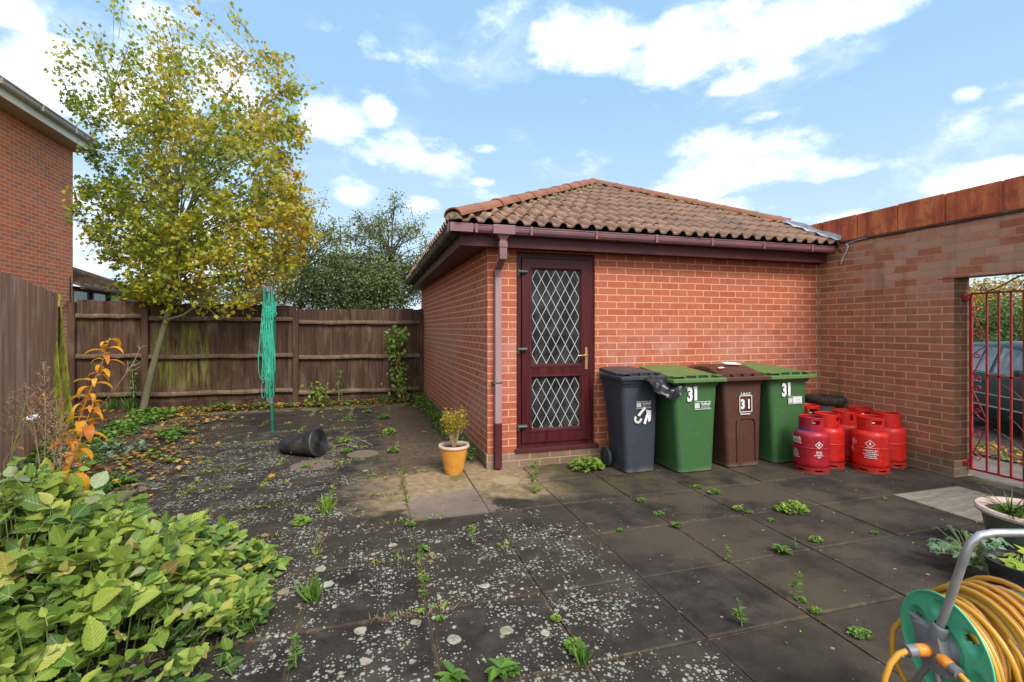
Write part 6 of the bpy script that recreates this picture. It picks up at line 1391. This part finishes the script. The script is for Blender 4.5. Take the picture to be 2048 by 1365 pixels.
# ================================================================== GROUND COVER
def ingarden(x, y):
    xe = -1.72-.13*(y-1.2) if y < 6.2 else -2.3-.10*(y-6.2)
    return x < xe and x > -.95-.40*y
def scatter(name, n, fn, tm, mat, size, tr_, flat, label=None, lift=.03, curl=(0,.4)):
    P = []
    while len(P) < n:
        q = fn()
        if q is None: continue
        P.append((q[0], q[1], q[2] if len(q) > 2 else rng.uniform(.002, lift)))
    P = np.array(P); D = rdir(n); D[:, 2] = np.abs(D[:, 2])*(1-flat); Nn = rdir(n)*(1-flat)*1.2+np.array([0,0,1.0]); o = leaves(name, tm, P, D, Nn, nr.uniform(size[0], size[1], n), nr.uniform(tr_[0], tr_[1], n), M[mat], None, nr.uniform(*curl, n)); o['kind'] = 'stuff'; return o
def bed():
    y = rng.uniform(2.6, 9.5); x = rng.uniform(-4.7, -1.6)
    if not ingarden(x, y): return None
    if mnoise.noise(Vector((x*1.3, y*1.3, 4))) < -.05+ (.15 if y > 8 else 0): return None
    return x, y, abs(mnoise.noise(Vector((x*2, y*2, 1))))*.13+rng.uniform(.0, .06)
scatter('ground_cover', 5200, bed, T_MAPLE, 'leaf_weed', (.03,.07), (0,.75), .45)
def bedsage():
    y = rng.uniform(3.6, 6.6); x = rng.uniform(-3.4, -1.75)
    if mnoise.noise(Vector((x*1.9+7, y*1.9, 4))) < .02 or not ingarden(x+.15, y): return None
    return x, y, rng.uniform(.04, .13)
scatter('ground_cover', 520, bedsage, T_OVAL, 'leaf_sage', (.05,.09), (0,1), .6)
def litter():
    r_ = rng.random()
    if r_ < .55:
        x, y = rng.uniform(-4.3, -1.6), rng.uniform(5.6, 9.5)
        if mnoise.noise(Vector((x*1.1, y*1.1, 9))) < -.15 or x > -2.0-.12*(y-6)+rng.gauss(0,.12): return None
    elif r_ < .8: x, y = rng.uniform(-4.5, .9), 9.62-abs(rng.gauss(0, .13))
    elif r_ < .93: x, y = rng.uniform(-3.6, -1.7), rng.uniform(3.6, 6.6)
    else:
        x, y = rng.uniform(-2.4, 1.0), rng.uniform(4.5, 9.5)
        if rng.random() < .8: return None
    return x, y, rng.uniform(.004, .07)
scatter('leaf_litter', 2600, litter, T_MAPLE, 'leaf_litter', (.035,.07), (0,1), .7)
def strip():
    x = rng.uniform(-3.4, .95); y = 9.64-abs(rng.gauss(0, .09)); n_ = mnoise.noise(Vector((x*2.2, 0, 3)))
    if n_ < -.12: return None
    return x, y, rng.uniform(0, .05+.16*max(0, n_))
scatter('ground_cover', 1900, strip, T_MAPLE, 'leaf_weed', (.025,.055), (0,.8), .35)
def sidestrip():
    y = 4.95+4.6*rng.random()**.8; x = 1.05-.022*(y-4.9)-abs(rng.gauss(0, .055+.02*(y-5)*.5)); n_ = .5+.5*mnoise.noise(Vector((y*2.4, 0, 3)))
    return x, y, rng.random()**1.3*(.10+.15*n_)
scatter('ground_cover', 2400, sidestrip, T_OVAL, 'leaf_weed', (.022,.05), (0,.9), .2)
# weeds and dry grass in the joints of the left half
def joint():
    if rng.random() < .5:
        y = rng.choice(ys[5:]); x = rng.uniform(-3.6, .9); n_ = mnoise.noise(Vector((x*1.7, y*5, 0))); q = (x, y+rng.gauss(0, .010))
    else:
        x = rng.choice(xs[1:9]); y = rng.uniform(1.3, 9.2); n_ = mnoise.noise(Vector((x*5+3, y*1.7, 0))); q = (x+rng.gauss(0, .010), y)
    if n_ < .04+(.12 if x > .2 else 0): return None
    return q
scatter('joint_weeds', 3600, joint, T_OVAL, 'leaf_weed', (.012,.042), (.1,1), .2, lift=.012)
P = []
while len(P) < 9500:
    q = joint()
    if q: P.append((*q, -.008))
P = np.array(P); n = len(P); D = rdir(n); D[:, 2] = np.abs(D[:, 2])+.35; o = leaves('joint_weeds', T_BLADE, P, D, rdir(n), nr.uniform(.02, .06, n), nr.uniform(.2, 1, n), M['seed'], None, nr.uniform(-.3, .6, n), .07); o['kind'] = 'stuff'
def crumbs():
    q = joint() if rng.random() < .6 else (rng.uniform(-2.2, 5.2), rng.uniform(1.6, 4.2))
    return q
scatter('leaf_litter', 420, crumbs, T_OVAL, 'leaf_litter', (.006,.016), (0,1), .8, lift=.006)
# verge leaves outside the gate
def vg(): x = rng.uniform(7.0, 8.2); return x, rng.uniform(.5, 8), -.012-.19*min(1,(x-5.9)/2)+rng.uniform(.01,.05)
scatter('leaf_litter', 1500, vg, T_MAPLE, 'leaf_litter', (.04,.08), (.2,1), .6); scatter('ground_cover', 1500, vg, T_OVAL, 'leaf_weed', (.03,.07), (0,.8), .3)
# ================================================================== SINGLE WEEDS
def weed(kind, px, py, size, label, name='weed', mat='leaf_weed', tr_=(.3,.9), cat='weed', stretch=1.0):
    c = G(px, py) if not isinstance(px, tuple) else Vector(px)
    P, D, Nn, S, tm, cu = [], [], [], [], T_OVAL, .2; wd = 1.0
    stems = MB()
    if kind == 'frill':
        n = int(60+size*900)
        for i in range(n):
            a = rng.uniform(0, 6.28); r_ = size*math.sqrt(rng.random())*.8; z = size*.62*(1-(r_/size)**2)*rng.uniform(.35, 1.05)+.004
            P.append((c.x+r_*math.cos(a)*stretch, c.y+r_*math.sin(a), z)); D.append((math.cos(a)+rng.gauss(0,.5), math.sin(a)+rng.gauss(0,.5), rng.uniform(-.1,.9))); Nn.append((rng.gauss(0,.4), -.3+rng.gauss(0,.4), 1)); S.append(size*rng.uniform(.14, .28)+.006)
        tm = T_MAPLE
        for i in range(8): a = i*.8; stems.tube([c, c+Vector((size*.5*math.cos(a)*stretch, size*.5*math.sin(a), size*.4))], .0015, 4, cap=False)
    elif kind == 'rosette':
        for i in range(15):
            a = i*2.4+rng.uniform(-.3,.3); P.append((c.x, c.y, .004+.002*i)); D.append((math.cos(a), math.sin(a), rng.uniform(.15,.8))); Nn.append((0,0,1)); S.append(size*rng.uniform(.6,1.05))
        tm = T_SERR; cu = .35; wd = .62
    elif kind == 'sprig':
        hgt = size; ln = Vector((rng.uniform(-.2,.2), rng.uniform(-.2,.2), 1)).normalized(); stems.tube([c, c+ln*hgt*.5, c+ln*hgt], [.0028,.002,.001], 5)
        for i in range(int(14+size*60)):
            s = rng.random()**.8; a = i*2.4; p = c+ln*hgt*s; P.append(tuple(p)); D.append((math.cos(a), math.sin(a), .5)); Nn.append((0,0,1)); S.append(size*(.36-.2*s)*rng.uniform(.6,1.1)+.005)
        tm = T_OVAL; wd = .8
    elif kind == 'grass':
        for i in range(55):
            a = rng.uniform(0,6.28); P.append((c.x+rng.gauss(0,size*.12), c.y+rng.gauss(0,size*.12), 0)); D.append((math.cos(a)*.7, math.sin(a)*.7, rng.uniform(.3,1.2))); Nn.append((math.cos(a), math.sin(a), .1)); S.append(size*rng.uniform(.5,1.1))
        tm = T_BLADE; cu = .45; wd = .07
    t = thing(name, label, cat, (c.x, c.y, 0), group='weeds growing between the paving slabs' if cat == 'weed' else None)
    n = len(P); leaves('foliage', tm, np.array(P), np.array(D, float), np.array(Nn, float), S, nr.uniform(tr_[0], tr_[1], n), M[mat], t, cu, wd)
    if stems.v: stems.build('stem', M['stem_green'], t, smooth=60, recalc=False)
    return t
WD = [('frill',1583,1023,.105,'large bright parsley-like weed, biggest on the right hand slabs',1.35),('frill',1476,1020,.042,'small bright weed just left of the largest parsley-like clump',1),('frill',1498,1026,.025,'tiny weed touching the left of the largest parsley-like clump',1),
 ('frill',1428,988,.052,'leafy weed in the joint in front of the second bin',1.3),('frill',1396,976,.036,'small weed in the joint nearest the brown bin',1.2),('frill',1282,1003,.038,'weed in the diagonal joint below the grey bin',1.2),('frill',1318,1030,.034,'dark green weed lower down the joint below the grey bin',1.4),
 ('rosette',1352,1056,.055,'flat pale weed at the joint crossing below the grey bin',1),('sprig',1455,1122,.095,'upright seedling at the joint crossing in the middle of the patio',1),('rosette',1564,1107,.07,'star shaped pale weed in the cross joint',1),('sprig',1591,1098,.075,'small upright weed right of the star shaped one',1),
 ('frill',1632,1083,.04,'low weed in the joint right of the star shaped one',1.4),('sprig',1588,1198,.15,'tall thin weed with yellowish tip on the right slabs',1),('frill',1602,1203,.026,'tuft at the foot of the tall thin weed',1),('sprig',1484,1252,.125,'tall weed nearest the bottom centre right',1),('frill',1720,1272,.045,'weed near the hose reel on a dark slab',1.4),
 ('frill',1632,1226,.03,'small weed between the tall thin one and the reel',1),('frill',1772,1000,.02,'tiny weed at the corner of the pale slab',1),('frill',1750,1068,.022,'tiny weed below the pale slab',1),('sprig',1066,985,.25,'tall straggly weed in front of the brown door',1),
 ('frill',992,925,.062,'weed growing at the foot of the downpipe',1),('sprig',945,1088,.13,'bright nettle-like weed in the middle of the patio',1),('frill',1542,1042,.022,'pale sprout below the largest clump',1),('frill',820,1052,.035,'weed on the joint left of the nettle-like one',1.3),('rosette',846,1104,.055,'grey green rosette on the lichen spotted slabs',1),
 ('grass',626,1200,.13,'grassy tuft on dry roots by the large shrub',1),('grass',652,1025,.14,'pale grassy weed beside the round bright one',1),('frill',603,1048,.075,'round bright green weed on the left joint',1),('frill',768,838,.10,'dark leafy weed farthest back in the joint left of the garage',1),('frill',778,868,.115,'bright leafy weed in the joint left of the garage',.8),
 ('frill',786,905,.075,'small dark weed in the same joint nearest the pot',1),('frill',693,905,.06,'sprawling weed beside the black roll',1.3),('frill',690,885,.085,'yellow green weed behind the black roll end',1),('frill',733,826,.075,'low weed by the far slabs',1.3),('frill',700,838,.07,'weed mat left of the far leafy weeds',1.6),
 ('rosette',1000,1352,.085,'broad leaved dandelion at the bottom edge centre',1),('frill',1022,1346,.04,'pale crinkled weed beside the bottom dandelion',1),('rosette',905,1362,.08,'broad leaved weed cut by the bottom edge',1),('frill',1150,1300,.055,'long ragged weed in the lower middle joint',.9),('grass',1165,1325,.08,'grassy end of the ragged lower weed',1),
 ('frill',1112,1240,.026,'small bright weed above the ragged lower weed',1),('sprig',592,1335,.14,'upright weed beside the large shrub at the bottom',1),('frill',413,928,.04,'small bright weed alone on the dark left slabs',1.2),('frill',305,915,.085,'leafy clump on the left slabs beyond the border',1.5),('frill',345,925,.06,'smaller clump right of the leafy one',1.4),
 ('rosette',252,968,.15,'large rosette weed at the border edge',1),('rosette',228,975,.11,'second rosette weed left of the large one',1),('frill',640,870,.06,'weed behind the black roll',1.5),('frill',610,935,.04,'weed in front of the black roll',1.3),('sprig',735,958,.07,'small sprig on the lichen by the tan slabs',1),
 ('frill',375,1090,.05,'weed poking out of the shrub top',1),('frill',1240,1062,.018,'tiny weed at the corner of a dark slab',1),('frill',880,1240,.022,'tiny dark weed on the spotted slabs',1),('frill',848,1160,.03,'dark green weed in the vertical joint',1)]
for kd, x, y, s, lab, stx in WD: weed(kd, x, y, s, lab, stretch=stx, tr_=(.5,1) if 'bright' in lab else (.15,.75))
weed('frill', (2.10,4.47,0), 0, .17, 'spreading pale bushy weed against the wall beside the grey bin', tr_=(.4,1), mat='leaf_weed', stretch=1.2)
# ================================================================== PLANTS IN POTS
def twigplant(name, label, c, h, spread, nst, mat, tr_, size, per, cat='plant', tmc=T_OVAL, stm='twig', wd=.6):
    t = thing(name, label, cat, c); b = MB(); P, D, S = [], [], []
    for i in range(nst):
        a = rng.uniform(0, 6.28); r_ = spread*rng.uniform(.2, 1); e = Vector(c)+Vector((r_*math.cos(a), r_*math.sin(a), h*rng.uniform(.65, 1))); s = Vector(c)+Vector((.015*math.cos(a), .015*math.sin(a), 0)); m_ = s.lerp(e, .5)+Vector((rng.gauss(0,.012), rng.gauss(0,.012), .02)); b.tube([s, m_, e], [.003,.0022,.001], 5, cap=False)
        for k in range(per):
            f = rng.uniform(.42, 1.05); p = (s.lerp(m_, f*2) if f < .5 else m_.lerp(e, f*2-1))+Vector((rng.gauss(0,.02), rng.gauss(0,.02), rng.gauss(0,.015))); P.append(tuple(p)); S.append(size*rng.uniform(.6,1.2))
    n = len(P); D = rdir(n); D[:, 2] += .6; leaves('foliage', tmc, np.array(P), D, rdir(n)+np.array([0,-.3,.6]), S, nr.uniform(*tr_, n), M[mat], t, .1, wd); b.build('stems', M[stm], t, smooth=60, recalc=False); return t
twigplant('potted_shrub', 'small olive and orange twiggy shrub growing in the ochre pot', (PL[0], PL[1], .262), .37, .125, 38, 'leaf_broom', (0,1), .028, 42)
t = thing('spiky_plant', 'spiky dark green strap leaved plant in the wide glazed planter', 'plant', (PB[0]-.14, PB[1]+.03, .27))
P, D, Nn, S = [], [], [], []
b = MB()
for i in range(26):
    a = rng.uniform(0, 6.28); d_ = Vector((math.cos(a)*.8-.15, math.sin(a)*.8, rng.uniform(.4, 1.3))).normalized(); Lf = rng.uniform(.18, .36); s = Vector(t.location); sd = d_.cross(Vector((0,0,1))).normalized()*.006
    L_ = []; 
    for k in range(6): f = k/5; p = s+d_*Lf*f+Vector((0,0,-.35*Lf*f*f)); w = sd*(1-f*.95); L_.append((p-w, p+w, p+Vector((0,0,-.003))))
    b.loft([[p for p in q] for q in L_])
b.build('strap_leaves', M['leaf_dark'], t, smooth=60, recalc=False)
for o in kids(t): tfill(o, [.5]*len(o.data.polygons))
weed('frill', (PB[0]-.10, PB[1]+.03, 0), 0, .10, 'low green weed growing in the wide glazed planter', 'planter_weed', cat='plant')
for o in kids(bpy.data.objects['planter_weed']): o.location.z = .265
# blue green spreading plant and lime leaf plant
def broad(name, label, c, n, rad, h, size, mat, tm=T_MAPLE, tr_=(0,1)):
    t = thing(name, label, 'plant', c); b = MB(); P, D, Nn, S = [], [], [], []
    for i in range(n):
        a = rng.uniform(0, 6.28); r_ = rad*rng.uniform(.25, 1); e = Vector(c)+Vector((r_*math.cos(a), r_*math.sin(a), h*rng.uniform(.4,1)*(1-.4*r_/rad))); b.tube([Vector(c), Vector(c).lerp(e,.6)+Vector((0,0,.03)), e], .002, 4, cap=False)
        P.append(tuple(e)); D.append((math.cos(a), math.sin(a), rng.uniform(-.5,.4))); Nn.append((rng.gauss(0,.4), -.4+rng.gauss(0,.4), 1)); S.append(size*rng.uniform(.6,1.15))
    leaves('foliage', tm, np.array(P), np.array(D), np.array(Nn), S, nr.uniform(*tr_, n), M[mat], t, nr.uniform(0,.5,n)); b.build('stems', M['stem_green'], t, recalc=False); return t
broad('sprawling_plant', 'blue green lobed leaf plant sprawling beside the black pot', (3.37, 1.95, 0.02), 85, .20, .27, .055, 'leaf_sage', T_MAPLE)
broad('heuchera_plant', 'lime green crinkled leaf plant in the black pot', (PK[0]+.02, PK[1]+.01, .17), 9, .07, .075, .085, 'leaf_heuchera', T_MAPLE)
t = thing('bare_sapling', 'thin bare red brown sapling in front of the gate at the right edge', 'plant', (PB[0]-.10, PB[1]-.02, .27)); s0 = Vector(t.location); b = MB()
b.tube([s0, s0+Vector((.0,0,.22)), s0+Vector((.01,.0,.42)), s0+Vector((.03,.0,.75)), s0+Vector((.05,.02,1.0))], [.010,.009,.0075,.005,.003], 7)
for (z, dx, dy, l) in ((.40,-.7,.1,.28),(.28,-.9,-.2,.2),(.33,-.8,.3,.3),(.5,-.6,0,.22),(.6,.5,-.3,.2),(.24,-.7,-.4,.24),(.7,-.5,.2,.18)):
    p = s0+Vector((.012,0,z)); d_ = Vector((dx,dy,.45)).normalized(); b.tube([p, p+d_*l*.5+Vector((0,0,.01)), p+d_*l], [.0035,.0025,.0012], 5)
b.build('stem', M['twig_red'], t, smooth=60, recalc=False)
# ================================================================== BORDER PLANTS
def lily(name, label, pix, Z, leafn, seed, sz=.10, mat='leaf_orange', start=.15):
    r3 = random.Random(seed); pts = [W(x, y, Z) for x, y in pix]; t = thing(name, label, 'plant', (pts[0].x, pts[0].y, 0)); b = MB(); b.tube([Vector((pts[0].x,pts[0].y,0))]+pts, [.005]*(len(pts)-1)+[.003,.002], 7); b.build('stalk', M['twig'], t, smooth=60, recalc=False)
    P, D, Nn, S = [], [], [], []; vs = []; b = MB()
    for i in range(leafn):
        f = start+(1-start)*i/leafn; u = f*(len(pts)-1); k = min(len(pts)-2, int(u)); p = pts[k].lerp(pts[k+1], u-k); a = i*2.4+r3.uniform(-.4,.4); out_ = Vector((math.cos(a), math.sin(a)*.8, 0)); Lf = sz*r3.uniform(.75, 1.3)*(1.1-.45*f); w = Lf*r3.uniform(.13,.20); rings = []; side_ = out_.cross(Vector((0,0,1)))
        droop = r3.uniform(.6, 1.7); tw_ = r3.uniform(-.5,.5)
        for q in range(8):
            s = q/7; ang = .7-droop*2.0*s; 
            if q == 0: pp = p.copy(); dz = 0
            else: pp = pp+(out_*math.cos(ang)+Vector((0,0,math.sin(ang))))*(Lf/7)
            ww = w*math.sin(math.pi*min(1, s*.93+.05))**.7; sd = side_*math.cos(tw_*s)+Vector((0,0,math.sin(tw_*s))); rings.append((pp-sd*ww+Vector((0,0,.25*ww)), pp-Vector((0,0,.1*ww)), pp+sd*ww+Vector((0,0,.25*ww))))
        v0 = len(b.v); b.add([x for r_ in rings for x in r_], [(j*3+m_, j*3+m_+1, j*3+m_+4, j*3+m_+3) for j in range(7) for m_ in range(2)])
    o = b.build('leaves', M[mat], t, smooth=80, recalc=False); r4 = random.Random(seed+1); tv = []
    for i in range(leafn): tv += [r4.random()]*14
    tfill(o, tv); return t
lily('lily_stalk', 'dying lily stalk with drooping bright orange leaves, tallest in the border', [(112,985),(135,905),(160,835),(183,775),(205,725),(219,676)], 3.35, 38, 3, .165)
lily('lily_stalk', 'second orange lily stalk with yellow leaves close to the border edge', [(122,990),(142,930),(160,880),(178,830),(192,790)], 3.1, 18, 8, .17)
lily('lily_stalk', 'faded small orange stalk leaning by the brown fence', [(8,925),(35,880),(60,820),(80,795),(98,775)], 3.6, 12, 12, .07)
t = thing('bare_stalk', 'long bare pink brown stalk arching right with forked tip', 'plant', W(140,900,3.5)); t.location.z = 0; b = MB()
b.tube([Vector((t.location.x,t.location.y,0)), W(150,895,3.5), W(185,835,3.5), W(225,785,3.5), W(252,748,3.5), W(268,725,3.5), W(280,697,3.5)], [.005,.0048,.0045,.004,.0036,.003,.002], 7)
for P in ([(252,748),(256,735),(255,722)], [(262,733),(272,730),(281,724)], [(280,697),(286,693),(292,692)], [(280,700),(276,692)], [(258,742),(270,740),(280,733)]): b.tube([W(x,y,3.5) for x, y in P], [.003]+[.0018]*(len(P)-1), 5)
b.build('stalk', M['twig'], t, smooth=60, recalc=False)
def mugwort(label, px, base, topy, Z, seed, lean=0):
    r3 = random.Random(seed); s = W(px, base, Z); s.z = max(0, s.z); e = W(px+lean, topy, Z); t = thing('dried_seed_stalk', label, 'plant', (s.x, s.y, 0), group='dried seed stalks by the left fence'); b = MB(); b.tube([Vector((s.x,s.y,0)), s, s.lerp(e,.5)+Vector((.01,0,0)), e], [.004,.004,.003,.0015], 6); P = []
    for i in range(15):
        f = .30+.7*i/15; p = s.lerp(e, f); a = i*2.4; ln = (1-f)*.19+.05; d_ = Vector((math.cos(a)*.55, math.sin(a)*.55, .85)).normalized(); b.tube([p, p+d_*ln], [.0016,.0008], 4, cap=False)
        for k in range(46): P.append(tuple(p+d_*ln*r3.uniform(.15,1)+Vector((r3.gauss(0,.006), r3.gauss(0,.006), r3.gauss(0,.006)))))
    n = len(P); leaves('seed_heads', T_OVAL, np.array(P), rdir(n), rdir(n), nr.uniform(.006,.014,n), nr.uniform(0,1,n), M['seed'], t); b.build('stalk', M['twig'], t, smooth=60, recalc=False)
mugwort('dried brown seed stalk, tallest, standing before the brown fence', 88, 960, 728, 3.3, 1); mugwort('dried brown seed stalk just right of the tallest one', 105, 960, 800, 3.2, 2, 8); mugwort('short dried seed stalk at the left edge by the fence', 18, 960, 790, 3.5, 4, 8); mugwort('dried seed stalk leaning left beside the tallest one', 82, 950, 770, 3.4, 6, -32); mugwort('low dried seed stalk in front of the orange lily', 112, 985, 850, 3.0, 7, 12)
t = thing('green_stalk', 'thin green stalk with tiny white buds leaning at the left edge', 'plant', W(2,980,3.0)); t.location.z = 0; b = MB(); b.tube([W(-5,990,3.0), W(25,905,3.0), W(40,850,3.0), W(52,800,3.0)], [.004,.0035,.003,.002], 6); b.tube([W(25,905,3.0), W(45,870,3.0), W(70,832,3.0)], [.003,.002,.0015], 5); b.build('stalk', M['stem_green'], t, smooth=60, recalc=False)
t = thing('white_flower_plant', 'small white alyssum flowers at the edge of the border', 'flower', G(150,1010)); P = []
for (x, y) in ((131,908),(134,933),(155,930),(125,922),(168,915),(172,925),(60,838),(70,832)):
    c = W(x, y, 3.25 if y > 850 else 3.0)
    for k in range(34): P.append(tuple(c+Vector((rng.gauss(0,.012), rng.gauss(0,.012), rng.gauss(0,.005)))))
n = len(P); leaves('flowers', T_OVAL, np.array(P), rdir(n), rdir(n)+np.array([0,-.5,1]), nr.uniform(.006,.011,n), nr.uniform(0,1,n), M['flower'], t)
# climbers on the back fence
def climber(name, label, pixs, Z, n, size, tr_, spread=.05, wy=None):
    pts = [W(x, y, Z) for x, y in pixs]; t = thing(name, label, 'climber', (pts[0].x, pts[0].y, 0)); b = MB(); b.tube(pts, [.008]+[.006]*(len(pts)-2)+[.002], 6, cap=False); P = []
    for i in range(n):
        u = (rng.random()**.8)*(len(pts)-1); k = min(len(pts)-2, int(u)); p = pts[k].lerp(pts[k+1], u-k)+Vector((rng.gauss(0,spread), rng.gauss(0,spread*.5), rng.gauss(0,spread))); P.append(tuple(p))
    D = rdir(n); D[:, 2] -= .6; leaves('foliage', T_OVAL, np.array(P), D, rdir(n)+np.array([0,-1,.4]), nr.uniform(size*.6,size*1.2,n), nr.uniform(*tr_, n), M['leaf_weed'], t, .2, 1.3); b.build('stem', M['twig'], t, smooth=60, recalc=False)
climber('climbing_plant', 'light green climbing plant on the fence near the garage', [(812,808),(800,770),(795,735),(788,700),(786,675),(806,660)], 9.2, 330, .075, (.4,.95), .085)
climber('ivy_strand', 'dark ivy strand hanging on the fence left of the leaning trunk', [(268,795),(266,765),(264,735),(268,722)], 8.05, 120, .05, (0,.3), .04)
climber('yellowing_bush', 'small yellowing bush at the foot of the fence right of the airer', [(640,805),(635,790),(632,775)], 8.75, 150, .06, (.4,1), .09)
climber('ivy_strand', 'thin leafy strand low on the fence left of the climbing plant', [(678,800),(676,770),(680,738)], 8.9, 60, .045, (.1,.5), .03)
weed('grass', 240, 822, .32, 'dark green grassy clump at the foot of the leaning tree', 'grass_clump', tr_=(0,.35), cat='plant'); weed('grass', 262, 826, .30, 'second dark grassy clump nearest the leaning trunk', 'grass_clump', tr_=(0,.35), cat='plant'); weed('grass', 225, 826, .26, 'grassy clump farthest left below the tree', 'grass_clump', tr_=(0,.35), cat='plant')
# a couple of fallen twigs by the roll
for i, (P, lab) in enumerate((([(664,895),(690,893),(716,899)],'thin pale twig lying right of the black roll'), ([(697,890),(712,880),(745,893)],'forked bare twig lying beyond the pale one'))):
    b = MB(); b.tube([G(x,y)+Vector((0,0,.012+.02*(k==1))) for k, (x, y) in enumerate(P)], .004, 5); o = b.build('fallen_twig', M['twig'], None, smooth=60); tag(o, lab, 'twig')
